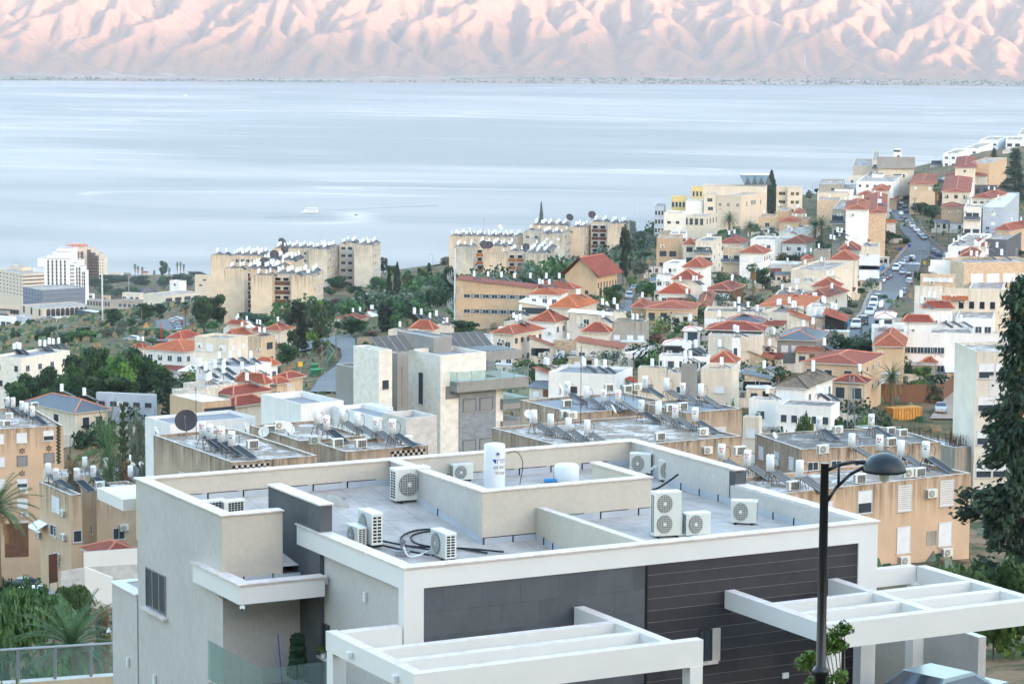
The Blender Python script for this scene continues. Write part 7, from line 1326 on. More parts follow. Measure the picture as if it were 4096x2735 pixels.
]+[('broadd','f',260,640,400,300,'dark tree filling the gap at the left of the grove',425),('broadd','f',590,660,380,280,'dark low tree in front of the left of the grove',410),('broadd','f',1000,650,330,320,'dark tree behind the bare forked trunk',430),('broadd','a',640,1180,1090,260,'dark tree mass above the stone flats roof',580),('bushd','p',100,1560,1150,560,'dark foliage behind the left of the glass fence',104),('bushm','p',480,1640,1260,620,'leafy undergrowth behind the middle of the glass fence',107),('busho','p',880,1640,1250,520,'grey undergrowth behind the right of the glass fence',106)]:
 T_(*r[:6], r[6], r[7])
place(PR[('date', 0)][0], atY('p', 655, 1240, 112)-Vector((0, 0, 3.9)), 1., 'young date palm with long green fronds behind the glass fence', None, .74)
place(PR[('date', 0)][0], atY('k', -40, 330, 200)-Vector((0, 0, 5.)), 0., 'drooping palm fronds entering at the left edge', None, .95)
b = MB(); rs = random.Random(9); t0 = atY('t', 715, 1600, 52); root = thing('sapling', t0-Vector((0, 0, 1.5)), 'slender light green tree beside the street lamp', 'tree'); br = MB()
for (x, y, w) in ((600, 1120, 120), (700, 1060, 90), (560, 1220, 110), (650, 1210, 90), (330, 1370, 90), (390, 1310, 70), (650, 1500, 90), (520, 1540, 80), (430, 1560, 90), (500, 1140, 50)):
 c = atY('t', x, y, 52)-root.location; r_ = w*.4363*52/FPX; br.cyl((0, 0, 0.5), c, .022, .008, 5, 'barkg', False)
 for i in range(190):
  d = rv(rs); leafcard(b, c+Vector((d.x*r_, d.y*r_, d.z*r_*.8))*rs.uniform(.2, 1.05), (Vector((0, 0, 1))+rv(rs)*.8).normalized(), rs.uniform(.018, .035), 'leafl', 2.4)
br.cyl((0, 0, -1.), (0, 0, .55), .035, .025, 6, 'barkg'); br.obj('trunk', root); b.obj('crown', root)
for k_, x, y, v_, h_, lab in (('q', 165, 1490, 5.6, 1.15, 'bushy potted plant beside the black door'),):
 p = house_pt(-.6, 4.9, -4.0); root = thing('potted_plant', p, lab, 'plant'); b = MB(); b.lathe([(.1, 0), (.16, .02), (.21, .34), (.19, .34), (0, .30)], n=14, m='slate'); b.obj('pot', root, True); b = MB()
 for zc, r_ in ((.55, .26), (.8, .22), (1.05, .2), (1.3, .17)):
  for i in range(150): d = rv(rs); leafcard(b, Vector((d.x*r_, d.y*r_, zc+d.z*r_)), (d+rv(rs)*.5).normalized(), rs.uniform(.03, .06), 'leafd', 2.)
 b.obj('foliage', root)
p = house_pt(.02, 4.72, -3.17); root = thing('potted_plant', p, 'small trailing plant in a white pot on the window sill', 'plant'); b = MB(); b.lathe([(.06, 0), (.085, .16), (.07, .16), (0, .14)], n=12, m='tank'); b.obj('pot', root, True); b = MB()
for i in range(120): d = rv(rs); leafcard(b, Vector((d.x*.13-.04, d.y*.15, .2+d.z*.09)), (d+rv(rs)*.5).normalized(), rs.uniform(.015, .03), 'leafl', 2.)
b.obj('foliage', root)
RD = np.array(ROADP); b = MB(); rs = random.Random(77)
for p in GREEN:
 for q in range(rs.randrange(2, 5)):
  c = p+Vector((rs.uniform(-3.2, 3.2), rs.uniform(-3.2, 3.2), 0)); r_ = rs.choice([.8, 1.1, 1.4, 1.8, 2.3]); c.z = gz(c.x, c.y)+r_*.6; m_ = rs.choice(['leafd', 'leafm', 'leafm', 'leafl', 'leafo', 'leafp', 'leafd'])
  for i in range(int(50+22*r_*r_)): d = rv(rs); leafcard(b, c+d*r_*rs.uniform(.5, 1.1), (d+rv(rs)*.7).normalized(), rs.uniform(.14, .34), m_, 1.3)
tag(b.obj('garden_greenery'), 'small garden shrubs and creepers between the hillside houses', 'shrubs', kind='stuff')
b = MB()
for i in range(9000):
 Y = 60+rs.random()**1.2*1350; X = rs.uniform(-1, 1)*(Y*.205+8)
 if Y < 110 and abs(X) < 25: continue
 s_ = rs.uniform(.15, .5)*(1+Y/450.)*(.45 if Y < 190 else 1)
 if ((RD[:, 0]-X)**2+(RD[:, 1]-Y)**2 < RD[:, 2]**2).any(): continue
 for q in range(3): d = Vector((rs.uniform(-1, 1), rs.uniform(-1, 1), 0)); leafcard(b, Vector((X+d.x*s_, Y+d.y*s_, s_*.5)), (Vector((d.x, -1, .8))).normalized(), s_*.8, rs.choice(['drygrass', 'drygrass', 'leafo', 'leafm', 'leafd']), 1.2)
v_ = np.array(b.v); v_[:, 2] += hgt(v_[:, 0], v_[:, 1]); b.v = [tuple(q) for q in v_.tolist()]
tag(b.obj('scrub_cover'), 'dry grass and low scrub covering the bare slopes', 'scrub', kind='stuff')

b = MB(); rs = random.Random(31); FT = np.array([((v.P+v.ex*v.L/2+v.ey*v.W/2).x, (v.P+v.ex*v.L/2+v.ey*v.W/2).y, max(v.L, v.W)*.6+2) for v in BL.values()])
for i in range(900):
 Y = rs.uniform(640, 2350); X = rs.uniform(-.2, -.015)*Y if i % 3 else rs.uniform(-.05, .06)*Y; r_ = rs.uniform(1.6, 3.4)*(1+Y/2600)
 if Y > 1250 and i % 3 == 0: continue
 px_ = proj((X, Y, gz(X, Y)))[0]
 if px_ < 1050 and 640 < Y < 1850:
  if i % 2: continue
  r_ = rs.uniform(.7, 1.5)
 if ((FT[:, 0]-X)**2+(FT[:, 1]-Y)**2 < (FT[:, 2]+r_)**2).any() or ((RD[:, 0]-X)**2+(RD[:, 1]-Y)**2 < (RD[:, 2]+r_)**2).any() or math.sin(X*.021)*math.sin(Y*.013+1) < -.35: continue
 c0 = Vector((X, Y, gz(X, Y)+r_*.7)); m_ = rs.choice(['leafd', 'leafm', 'leafd', 'leafp', 'leafo', 'leafm'])
 for q in range(3):
  c = c0+Vector((rs.uniform(-1, 1)*r_, rs.uniform(-1, 1)*r_, rs.uniform(-.1, .5)*r_))
  for j in range(46): d = rv(rs); leafcard(b, c+d*r_*rs.uniform(.5, 1.05)*.8, (d+rv(rs)*.7).normalized(), rs.uniform(.25, .5)*(1+Y/1800), m_, 1.3)
tag(b.obj('woodland'), 'scattered trees and thickets on the slope down to the shore', 'woodland', kind='stuff')
def heater_proto(near=True, text=None, tcol='red', pv='pvb'):
 t = thing('solar_water_heater', (0, 0, -500), 'proto', 'water heater'); b = MB(); z0 = .95; r = .29
 b.lathe([(0, z0), (r, z0), (r, z0+1.12), (r*.9, z0+1.17), (0, z0+1.19)], n=18 if near else 8, m='tank')
 c = MB()
 for a in (.8, 2.35, 3.95, 5.5): c.cyl((math.cos(a)*.24, math.sin(a)*.24, z0), (math.cos(a)*.52, math.sin(a)*.52, 0), .02, .02, 4, 'rust', False); c.cyl((math.cos(a)*.24, math.sin(a)*.24, z0-.02), (math.cos(a+1.57)*.4, math.sin(a+1.57)*.4, .45), .014, .014, 3, 'rust', False)
 p = MB(); P4 = [(.35, -.5, .98), (2.1, -.5, .12), (2.1, .5, .12), (.35, .5, .98)]
 p.face(P4, pv); p.face([(x-.03, y, z-.08) for x, y, z in P4][::-1], 'rust'); 
 for i in range(4): q, w = Vector(P4[i]), Vector(P4[(i+1) % 4]); p.cyl(q, w, .035, .035, 4, 'metal', False)
 p.cyl((.5, .4, 0), (.5, .4, .9), .02, .02, 3, 'rust', False); p.cyl((.5, -.4, 0), (.5, -.4, .9), .02, .02, 3, 'rust', False)
 if not near:
  for q in (c, p):
   o = len(b.v); b.v += q.v; b.f += [tuple(i+o for i in f) for f in q.f]; b.m += [b.mi(q.mats[m_]) for m_ in q.m]; b.uv += q.uv
  bpy.data.objects.remove(t); o = b.obj('solar_water_heater', None, False, loc=(0, 0, -500)); tag(o, 'proto', 'water heater'); KIDS[o.name] = []; return o
 b.obj('tank', t, True); c.obj('stand', t); p.obj('solar_panel', t)
 h = MB(); h.tube([Vector((.27, .05, z0+.95)), Vector((.5, .08, z0+1.)), Vector((.68, .1, z0+.75)), Vector((.66, .1, z0+.3)), Vector((.45, .1, z0+.02))], .018, 'black', 5); h.obj('hose', t)
 if text:
  me = wrap(text_mesh(text, .27, tcol, 'lettering'), r, R(18))
  for v in me.vertices: v.co.z += z0+.85
  o = link('lettering', me, t)
  b = MB()
  for i in range(5): a0, a1 = R(-2)+i*R(8), R(6)+i*R(8); b.face([((r+.002)*math.sin(a), -(r+.002)*math.cos(a), z) for a, z in ((a0, z0+.62), (a1, z0+.62), (a1, z0+.70), (a0, z0+.70))], tcol)
  b.obj('sticker', t)
 remember(t); return t
HN_ = [heater_proto(), heater_proto(text='\u05D7\u05E1\u05D9\u05DF'[::-1], tcol='black', pv='pv'), heater_proto(text='\u05D3\u05D5\u05D3'[::-1], tcol='red'), heater_proto(text='\u05D3\u05D5\u05EA\u05DF'[::-1], tcol='red', pv='pv')]
HF = [heater_proto(False, pv='pv'), heater_proto(False, pv='pv')]
for _h in HN_+HF: _h['category'] = 'water heater'
ORD = ['first', 'second', 'third', 'fourth', 'fifth', 'sixth', 'seventh', 'eighth', 'ninth', 'tenth', 'eleventh']
rsH = random.Random(21)
def on_roof(key, k, x, y): return atZ(k, x, y, BL[key].zt)
def heaters(key, where, k, pts, group, near=True, rot=None, prs=None, what='white water tank'):
 for i, (x, y) in enumerate(pts):
  p = on_roof(key, k, x, y) if isinstance(key, str) else atY(k, x, y, key)
  lab = (f'{ORD[i]} ' if len(pts) > 1 else '')+f'{what}'+(' from left' if len(pts) > 1 else '')+f' on {where}'
  pr_ = (HN_[prs[i] if prs else rsH.randrange(4)] if near else HF[rsH.randrange(2)])
  place(pr_, p, (R(-34) if rot is None else rot)+rsH.uniform(-.12, .12), lab, group, rsH.uniform(.94, 1.06))
heaters('tl', 'the left stained roof, front', 'f', [(1860,1125),(1925,1150),(2030,1180),(2125,1215)], 'water heaters on the left stained roof', prs=[3, 1, 3, 1])
heaters('tl', 'the left stained roof, by the stair cube', 'g', [(560,1235),(650,1290),(790,1210),(930,1255),(1100,1300),(1250,1335)], 'water heaters on the left stained roof', prs=[0, 3, 0, 0, 2, 3])
heaters('tc1', 'the wide stained roof, far row', 'h', [(845,1175),(1020,1215),(1180,1240),(1312,1250)], 'water heaters on the wide stained roof', prs=[1, 0, 2, 2])
heaters('tc2', 'the wide stained roof, far right row', 'i', [(412,770),(608,800),(758,835),(922,860)], 'water heaters on the wide stained roof')
heaters('tc', 'the wide stained roof, near right row', 'i', [(378,1000),(535,1030),(688,1065),(870,1095)], 'water heaters on the wide stained roof', prs=[1, 0, 2, 1])
heaters('tc', 'the wide stained roof, near left row', 'h', [(540,1450),(692,1485),(857,1515),(1027,1540)], 'water heaters on the wide stained roof', prs=[0]*4)
heaters('tr', 'the peach block roof', 'l', [(155,520),(342,565),(507,610),(720,650),(1098,425),(1300,450),(1455,490),(1635,510)], 'water heaters on the peach block', prs=[2, 2, 0, 0, 0, 2, 0, 1])
heaters('td', 'the blackened roof', 'l', [(862,285),(1240,270)], 'water heaters on the blackened roof', prs=[1, 1])
heaters('lf', 'the weathered narrow flats', 'f', [(445,1460),(515,1500),(705,1510)], 'water heaters on the narrow flats', prs=[0, 3, 3])
heaters('lf1', 'the right part of the narrow flats', 'f', [(857,1475),(1197,1465)], 'water heaters on the narrow flats', prs=[3, 0])
heaters('lf2', 'the cream wall roof behind the narrow flats', 'f', [(780,1385),(978,1400),(1180,1370)], 'water heaters on the narrow flats', prs=[0, 0, 0])
heaters('le', 'the ochre block at the left edge', 'f', [(72,810),(122,820),(200,845),(242,865),(300,905)], 'water heaters on the ochre block', prs=[2, 2, 1, 0, 1])
MIDH = [('h1','h','the white house beside the van',[(1000,890),(1108,895),(1190,900)]),('vi3','i','the white villa',[(768,380),(820,385),(876,380)]),('s1','f','the cream stone flats',[(130,265),(157,262),(182,268),(367,235),(412,240),(452,222),(488,220),(538,215)]),
 (612,'c','the long school roof',[(450,855),(578,850),(700,860),(820,865),(965,868),(1112,872),(1230,872)]),(600,'h','the white house under the school',[(590,120),(680,125)]),('w2','b','the five-tank white roof',[(175,1390),(275,1385),(360,1375),(465,1385)]),
 ('w3','f','the low worn roof',[(1830,440),(1885,480),(1970,450),(2052,450),(2048,500)]),('h1b','f','the red hipped roofs',[]),(520,'b','the orange roof by the leaning pine',[(1965,975),(2028,978),(2167,990)]),(520,'h','the small cream rooftop room',[(1168,318),(1275,312)]),
 ('k3','j','the ochre L-shaped house',[(515,700)]),('k2b','i','the low white house wing',[(1995,800),(2075,805)]),('kc','d','the flat house with two panels',[(1440,1320),(1570,1320)]),(505,'d','the long cream house roof',[(1043,1455),(1402,1465),(1505,1455)]),
 (560,'d','the brown-roofed house',[(1727,1400),(1748,1402),(1895,1310)]),('kj','d','the house with the wide barred window',[(2198,880)]),('kg','d','the pointed red roof',[]),(735,'d','the orange hip by the open loggia',[(2043,910)]),('qi','e','the white house right of the street',[(1702,1105),(1745,1080)]),
 (560,'e','the white house by the brown roof',[(1998,1160),(2098,1165)]),('ql','e','the pink stone villa',[(2003,1235),(2140,1240)]),(450,'j','the white hipped house pair',[(1408,310),(1218,250)]),('r21','j','the white flat house with tanks',[(1592,480),(1672,475),(1767,480)]),
 (500,'h','the cream upper room',[(1172,435)]),('h6b','h','the worn white roof with one tank',[(415,370)]),('p5','d','the ochre balcony house',[(955,805),(1003,795)]),('p7','d','the white flat house',[(1315,790)]),('pi','d','the brown-red hipped house',[(627,1235),(656,1232)]),
 ('pj','d','the bright orange hipped house',[(566,1360)]),(655,'d','the barrel tanks by the hillside stairs',[(1885,850),(1915,865),(1948,790),(1985,790),(1967,830)]),('po','e','the tall white house',[(1012,745),(1030,748)]),('pc','d','the ochre square-roofed house',[(1527,775),(1410,540)]),('r3','f','the large red hipped roof',[(1995,650),(2030,630),(2130,640)]),('r12','j','the garden house',[])]
for key, k, where, pts in MIDH:
 if pts: heaters(key, where, k, pts, 'water heaters on '+where, near=False)
stuff_mb = MB()
def blockroof(key, n_, where, extra=0):
 vs = [v for kk, v in BL.items() if kk.startswith(key) and kk[:2] == key]; rs = random.Random(len(key)+ord(key[1])); tot = sum(v.L*v.W for v in vs); cells = []
 for v in vs:
  nx, ny = max(1, int(v.L/2.1)), max(1, int(v.W/2.3))
  for i in range(nx):
   for j in range(ny):
    x = (i+.5)*v.L/nx; y = (j+.5)*v.W/ny; p = v.P+v.ex*x+v.ey*y; cells.append((Vector((p.x+rs.uniform(-.4, .4), p.y+rs.uniform(-.4, .4), v.zt)), v))
 rs.shuffle(cells)
 for i, (p, v) in enumerate(cells[:n_]): place(HF[rs.randrange(2)], p, R(-30)+rs.uniform(-.3, .3), 'white tank and dark panel crowding the roof of '+where, 'water heaters on '+where, rs.uniform(.95, 1.15))
 src = HF[0].data; co = [v_.co.copy() for v_ in src.vertices]
 for p, v in cells[n_:n_+extra]:
  s_ = rs.uniform(.9, 1.1); o = len(stuff_mb.v); stuff_mb.v += [tuple(p+c*s_) for c in co]
  for pl_ in src.polygons: stuff_mb.f.append(tuple(i_+o for i_ in pl_.vertices)); stuff_mb.m.append(stuff_mb.mi(src.materials[pl_.material_index])); stuff_mb.uv += [(0, 0)]*len(pl_.vertices)
for key, where in (('bA', 'the rust-brown balcony block'), ('bB', 'the block behind the rust-brown one'), ('bC', 'the pale block'), ('bD', 'the orange balcony block'), ('bE', 'the grey-beige block'), ('bF', 'the dark brown balcony block')): blockroof(key, 26, where, 34)
src = HF[0].data; co = [v_.co.copy() for v_ in src.vertices]
for v in BL.values():
 if 330 < v.D < 960 and v.key[:2] not in ('bA', 'bB', 'bC', 'bD', 'bE', 'bF') and v.root['category'] == 'house':
  for i in range(rsH.randrange(0, 3)):
   p = v.P+v.ex*rsH.uniform(.3, .8)*v.L+v.ey*rsH.uniform(.1, .9)*v.W; p.z = v.zt+(v.rise or 0)*.7; o = len(stuff_mb.v); stuff_mb.v += [tuple(p+c*.92) for c in co]
   for pl_ in src.polygons: stuff_mb.f.append(tuple(i_+o for i_ in pl_.vertices)); stuff_mb.m.append(stuff_mb.mi(src.materials[pl_.material_index])); stuff_mb.uv += [(0, 0)]*len(pl_.vertices)
tag(stuff_mb.obj('rooftop_tanks'), 'further white tanks and panels packed on block and house roofs', 'water heaters', kind='stuff')
for i, (key, k, x, y, r, dark, lab, a) in enumerate([('tl','f',1708,1010,.95,1,'very large black mesh dish on the left stained roof',0),('tl','f',1432,1015,.36,0,'small white dish at the left corner of the left stained roof',1.4),('wt3','f',2255,1000,.55,0,'tall oval white dish on the white terrace roof',1.2),('tl2','g',75,1275,.5,0,'white dish tilted up, left part of the left stained roof',-.3),('tl2','g',300,1245,.55,0,'cream dish on a rusty stand beside the stair cube',.9),
 ('tc1','h',785,1090,.5,0,'white dish seen edge-on at the left of the wide roof',1.3),('tc','h',1265,1290,.5,0,'thin edge-on dish on a tripod in the middle of the wide roof',1.4),('tc1','h',490,1330,.45,0,'grey mesh dish behind the leftmost near tank',.3),('td','l',540,290,.35,0,'white dish at the left of the blackened roof',.9),('lf2','f',1070,1330,.7,1,'large dark purple dish over the cream wall roof',.4),('lf2','f',1110,1360,.45,0,'white dish beside the dark purple dish',1.3),('lf2','f',1208,1330,.42,0,'grey round dish right of the dark purple dish',0),('lf2','f',1292,1320,.4,0,'white upright dish, third from the dark purple dish',1.),('lf2','f',1360,1320,.4,0,'white upright dish beside the white terrace wall',1.2),
 ('bA1','b',680,440,1.5,1,'dark dish between the two left blocks',.2),('bA','b',590,510,1.5,1,'dark blue dish on the rust-brown balcony block',0),('bB2','b',775,385,1.3,1,'brown dish at the rear of the left blocks',.3),('bC3','b',750,320,1.6,1,'dark dish at the left end of the pale block roof',.6),('bD','c',540,580,1.6,1,'large dark dish on the orange balcony block, left one of the pair',.3),('bD','c',585,575,1.4,1,'large dark dish on the orange balcony block, right one of the pair',.1),('bD','c',925,590,1.3,1,'dark dish near the right end of the orange balcony block',.2),('bF','c',1325,320,1.5,1,'dark dish on the left of the dark brown balcony block',.4),('bF1','c',1530,300,1.6,1,'dark dish above the dark brown balconies',.2),('bE','c',690,400,1.2,0,'tan dish on the grey-beige block',.8)]):
 dish(k, x, y, on_roof(key, k, x, y), r, lab, a, bool(dark))
AR = [('tl2','g',540,1325,'the left stained roof, by the stair cube'),('tl1','g',745,1350,'the left stained roof, second'),('tl1','g',958,1358,'the left stained roof, third'),('tl1','g',1380,1325,'the left stained roof, by the chequered parapet'),('tl','f',2315,1135,'the left stained roof, beside the white patch'),('tl2','g',125,1225,'the left stained roof, far left'),('tl2','g',215,1190,'the left stained roof behind the tilted dish'),
 ('tc1','h',1225,1065,'the wide roof, far edge left'),('tc1','h',1395,1078,'the wide roof, far edge middle'),('tc1','h',1488,1062,'the wide roof, far edge right'),('tc1','h',838,1212,'the wide roof under the first far tank'),('tc','h',825,1312,'the wide roof step, left'),('tc','h',890,1325,'the wide roof step, upright one'),('tc2','i',640,912,'the wide roof behind the near tanks, left'),('tc2','i',757,895,'the wide roof behind the near tanks, right'),('tc','i',946,1132,'the wide roof front edge, right'),('tc','i',548,1175,'the wide roof front edge, left'),
 ('tr','l',287,402,'the peach roof, far left'),('tr','l',890,392,'the peach roof, far middle'),('tr','l',675,658,'the peach roof front edge, left'),('tr','l',1156,606,'the peach roof front edge, middle'),('tr','l',1510,565,'the peach roof front edge, right'),('tr','l',1588,560,'the peach roof front edge, far right'),('tr','l',1380,338,'the peach roof behind the right tanks'),('td','l',1000,243,'the blackened roof, left'),('td','l',1378,252,'the blackened roof, middle'),('td','l',1466,267,'the blackened roof, right'),('le','f',85,860,'the ochre block roof, left'),('le','f',60,928,'the ochre block roof, front'),('le','f',315,760,'the ochre block roof, far'),('lf','f',915,1500,'the narrow flats roof')]
for i, (key, k, x, y, lab) in enumerate(AR): place(ac_mid, on_roof(key, k, x, y), R(30)+(math.pi if i % 3 else 0), 'white air conditioner on '+lab, 'air conditioners on the flat roofs', 1.12)
def wall_pt(key, side, k, x, y, off=.2):
 B = BL[key]; r_ = ray(*NP(k, x, y)); nrm = B.ey if side == 'R' else B.ex; t_ = ((B.P-nrm*off-CAM).dot(nrm))/r_.dot(nrm); return CAM+r_*t_, B.a if side == 'R' else B.a-math.pi/2
for key, side, k, x, y, lab in [('tr','R','l',1790,1140,'the peach wall under the right lower shutter'),('tr','R','l',1482,1200,'the peach wall under the left lower shutter'),('tr','R','l',1678,712,'the peach wall, dark box between the shutters'),('tc','R','i',985,1300,'the wide stained block front wall'),('le','R','k',220,172,'the ochre wall, upper'),('le','R','k',226,388,'the ochre wall, lower'),('lf','L','k',572,382,'the narrow flats, upper left'),('lf','L','k',578,600,'the narrow flats, middle left'),('lf','L','k',520,778,'the narrow flats, lower left'),('lf','L','k',515,850,'the narrow flats, lowest left'),('lf','L','k',352,582,'the narrow flats beside the awning'),('lf1','R','k',1138,515,'the narrow flats right wall by the window'),
 ('hc','L','h',1708,418,'the orange-ochre house, smaller one'),('hc','L','h',1772,440,'the orange-ochre house, larger one'),('kd','L','d',1665,1195,'the long cream house, left one'),('kd','L','d',1715,1195,'the long cream house, right one'),('h7','L','h',608,212,'the white house under the school, left one'),('h7','L','h',657,215,'the white house under the school, right one'),('h4','L','h',668,755,'the glazed porch house'),('ph','L','d',470,60,'the far garden house')][:-1]:
 p, a_ = wall_pt(key, side, k, x, y); place(ac_mid, p, a_, 'air conditioner box on '+lab, 'air conditioners on walls', 1.05)
b = MB(); b.box(-.42, .42, -.34, -.04, 0, .6, 'cream_case'); b.cyl((.08, -.34, .3), (.08, -.36, .3), .24, .24, 10, 'grille'); b.box(-.4, .4, -.3, 0, -.06, 0, 'rust'); wac = b.obj('air_conditioner'); KIDS[wac.name] = []; wac['category'] = 'air conditioner'
for B, y, z in WALLAC: w = B.P+B.ey*y-B.ex*.01; place(wac, Vector((w.x, w.y, B.z0+z)), B.a-math.pi/2, 'small air conditioner box hung on a hillside house wall', 'air conditioners on the hillside house walls', rsH.uniform(.9, 1.25))
Bp = BL['tr']
for x, y, kd, w_, h_ in ((1480, 803, 'l', 1.35, 1.95), (1785, 765, 'l', 1.35, 1.95), (1192, 820, 'h', 1.35, 1.7), (1472, 1108, 'w', 1.3, 2.), (1772, 1055, 'w', 1.3, 1.8), (930, 800, 'w', .8, .7)):
 p, _ = wall_pt('tr', 'R', 'l', x, y, .0); d = p-Bp.root.location; o = link('window', win_mesh(kd, w_, h_), Bp.root); o.location = rotz(d.x, d.y, -Bp.a)+(d.z,)
p, _ = wall_pt('tr', 'R', 'l', 1678, 1000, .0); d = p-Bp.root.location; b = MB(); b.box(-.5, .5, -.03, 0, -.55, .55, 'concrete'); o = b.obj('repair_patch', Bp.root); o.location = rotz(d.x, d.y, -Bp.a)+(d.z,)

le = BL['le']
for x, y in ((202, 1152), (448, 1130), (203, 1358)):
 p, a_ = wall_pt('le', 'R', 'f', x, y, .02); b = MB()
 for i in range(6): q = i*math.pi/3+.5; b.cyl((.08*math.cos(q), 0, .08*math.sin(q)), (.36*math.cos(q), 0, .36*math.sin(q)), .03, .09, 5, 'dark')
 o = b.obj('star_ornament', le.root); d = p-le.root.location; o.location = rotz(d.x, d.y, -le.a)+(d.z,)
b = MB(); p0, _ = wall_pt('le', 'R', 'f', 537, 1270, .02); p1, _ = wall_pt('le', 'R', 'f', 535, 915, .02); n_ = 22
for i in range(n_): d = p0.lerp(p1, i/n_)-le.root.location; x, y = rotz(d.x, d.y, -le.a); b.box(x-.16, x+.16, y-.02, y+.03, d.z, d.z+.18, 'leafd'); b.box(x-.3 if i % 2 else x+.02, x-.02 if i % 2 else x+.3, y-.01, y+.03, d.z+.2, d.z+.34, 'dark')
b.obj('pierced_strip', le.root)
for x, y, kd, w_, h_ in ((200,1080,'w',1.3,1.25),(446,1058,'h',1.3,1.25),(203,1290,'s',1.3,1.25),(450,1265,'s',1.3,1.25),(203,1490,'h',1.3,1.1),(206,1680,'w',1.3,1.2),(210,1890,'w',1.3,1.3),(-10,1090,'w',1.2,1.2),(0,1300,'w',1.2,1.2),(5,1500,'w',1.2,1.2)):
 p, _ = wall_pt('le', 'R', 'f', x, y, .0); d = p-le.root.location; o = link('window', win_mesh(kd, w_, h_), le.root); o.location = rotz(d.x, d.y, -le.a)+(d.z,)
for key, k, x0, x1, y0, y1 in (('tl', 'm', 1213, 1560, 222, 190), ('tl1', 'g', 1240, 1560, 1358, 1330)):
 B = BL[key]; pa, _ = wall_pt(key, 'R', k, x0, y0, .03); pb, _ = wall_pt(key, 'R', k, x1, y1, .03); b = MB(); L_ = (pb-pa).length; n_ = int(L_/.24)
 for i in range(n_):
  for j in range(3): b.box(i*.24, i*.24+.22, -.06, 0, B.H-.95+j*.24, B.H-.95+j*.24+.2, 'kerb' if (i+j) % 2 else 'dark')
 d = pa-B.root.location; ra = BL['tl'].a; x, y = rotz(pa.x-B.root.location.x, pa.y-B.root.location.y, -ra); o = b.obj('chequered_parapet', B.root); o.location = (x, y, B.z0-B.root.location.z)
def car_proto(kind):
 t = thing('car', (0, 0, -500), 'proto', 'car'); L_, W_, H_ = {'sedan': (4.5, 1.76, 1.43), 'suv': (4.4, 1.84, 1.66), 'van': (4.9, 1.9, 1.95), 'pickup': (5.2, 1.85, 1.75)}[kind]
 s = {'sedan': [(-.5, .35), (-.5, .88), (-.47, .98), (-.34, 1.0), (-.2, 1.40), (.06, 1.42), (.22, .98), (.44, .80), (.5, .62), (.5, .3)], 'suv': [(-.5, .4), (-.5, 1.0), (-.44, 1.5), (-.38, 1.62), (.1, 1.64), (.24, 1.1), (.45, .96), (.5, .75), (.5, .35)],
         'van': [(-.5, .4), (-.5, 1.0), (-.49, 1.85), (-.44, 1.93), (.2, 1.93), (.36, 1.2), (.47, 1.0), (.5, .8), (.5, .35)], 'pickup': [(-.5, .5), (-.5, 1.05), (-.1, 1.05), (-.06, 1.68), (.1, 1.72), (.24, 1.12), (.46, 1.0), (.5, .8), (.5, .45)]}[kind]
 b = MB(); n_ = len(s); hw = W_/2
 def w_at(z): return hw if z < 1.02 else hw*(1-.22*(z-1.02)/(H_-1.02)*1.2)
 for (a, za), (c, zc) in zip(s, s[1:]+s[:1]):
  b.face([(a*L_, -w_at(za), za), (c*L_, -w_at(zc), zc), (c*L_, w_at(zc), zc), (a*L_, w_at(za), za)][::-1], 'plast')
 for sg in (-1, 1):
  pts = [(a*L_, sg*w_at(z), z) for a, z in s]; cen = (0, sg*hw*.99, .8)
  for i in range(n_): q = (pts[i], pts[(i+1) % n_], cen); b.face(q if sg < 0 else q[::-1], 'plast')
 body = b.obj('body', t); body.material_slots[0].link = 'OBJECT'
 g = MB(); top = [p for p in s if p[1] > 1.05]; zlo = 1.02
 gx0, gx1 = {'sedan': (-.31, .19), 'suv': (-.45, .2), 'van': (-.1, .3), 'pickup': (-.05, .2)}[kind]; zt = H_-.1
 tx0, tx1 = {'sedan': (-.2, .05), 'suv': (-.4, .09), 'van': (-.1, .2), 'pickup': (-.02, .1)}[kind]
 for sg in (-1, 1): g.face([(gx0*L_, sg*(w_at(zlo)+.012), zlo), (gx1*L_-.1, sg*(w_at(zlo)+.012), zlo), (tx1*L_, sg*(w_at(zt)+.012), zt), (tx0*L_, sg*(w_at(zt)+.012), zt)][::sg], 'glass')
 fr_ = [p for p in s if p[0] > 0 and p[1] > .95]; (xa, za), (xb, zb) = fr_[0], fr_[1]
 if xa == s[-1][0]: pass
 k0 = [i for i in range(n_-1) if s[i][1] > 1.3 and s[i+1][1] < 1.25 and s[i][0] >= 0][0]; (xa, za), (xb, zb) = s[k0], s[k0+1]
 g.face([(xa*L_+.03, -w_at(za)*.9, za), (xa*L_+.03, w_at(za)*.9, za), (xb*L_+.03, w_at(zb)*.9, zb+.04), (xb*L_+.03, -w_at(zb)*.9, zb+.04)][::-1], 'glass')
 k1 = [i for i in range(n_-1) if s[i][1] < 1.2 and s[i+1][1] > 1.3][0]; (xa, za), (xb, zb) = s[k1], s[k1+1]
 g.face([(xa*L_-.02, -w_at(za)*.9, za+.06), (xa*L_-.02, w_at(za)*.9, za+.06), (xb*L_-.02, w_at(zb)*.86, zb-.04), (xb*L_-.02, -w_at(zb)*.86, zb-.04)], 'glass'); g.obj('window', t)
 for sx in (-1, 1):
  for sy in (-1, 1):
   w = MB(); w.cyl((sx*L_*.31, sy*(hw-.2), .32), (sx*L_*.31, sy*(hw+.01), .32), .32, .32, 12, 'black'); w.cyl((sx*L_*.31, sy*(hw+.01), .32), (sx*L_*.31, sy*(hw+.02), .32), .18, .18, 8, 'metal'); w.obj('wheel', t)
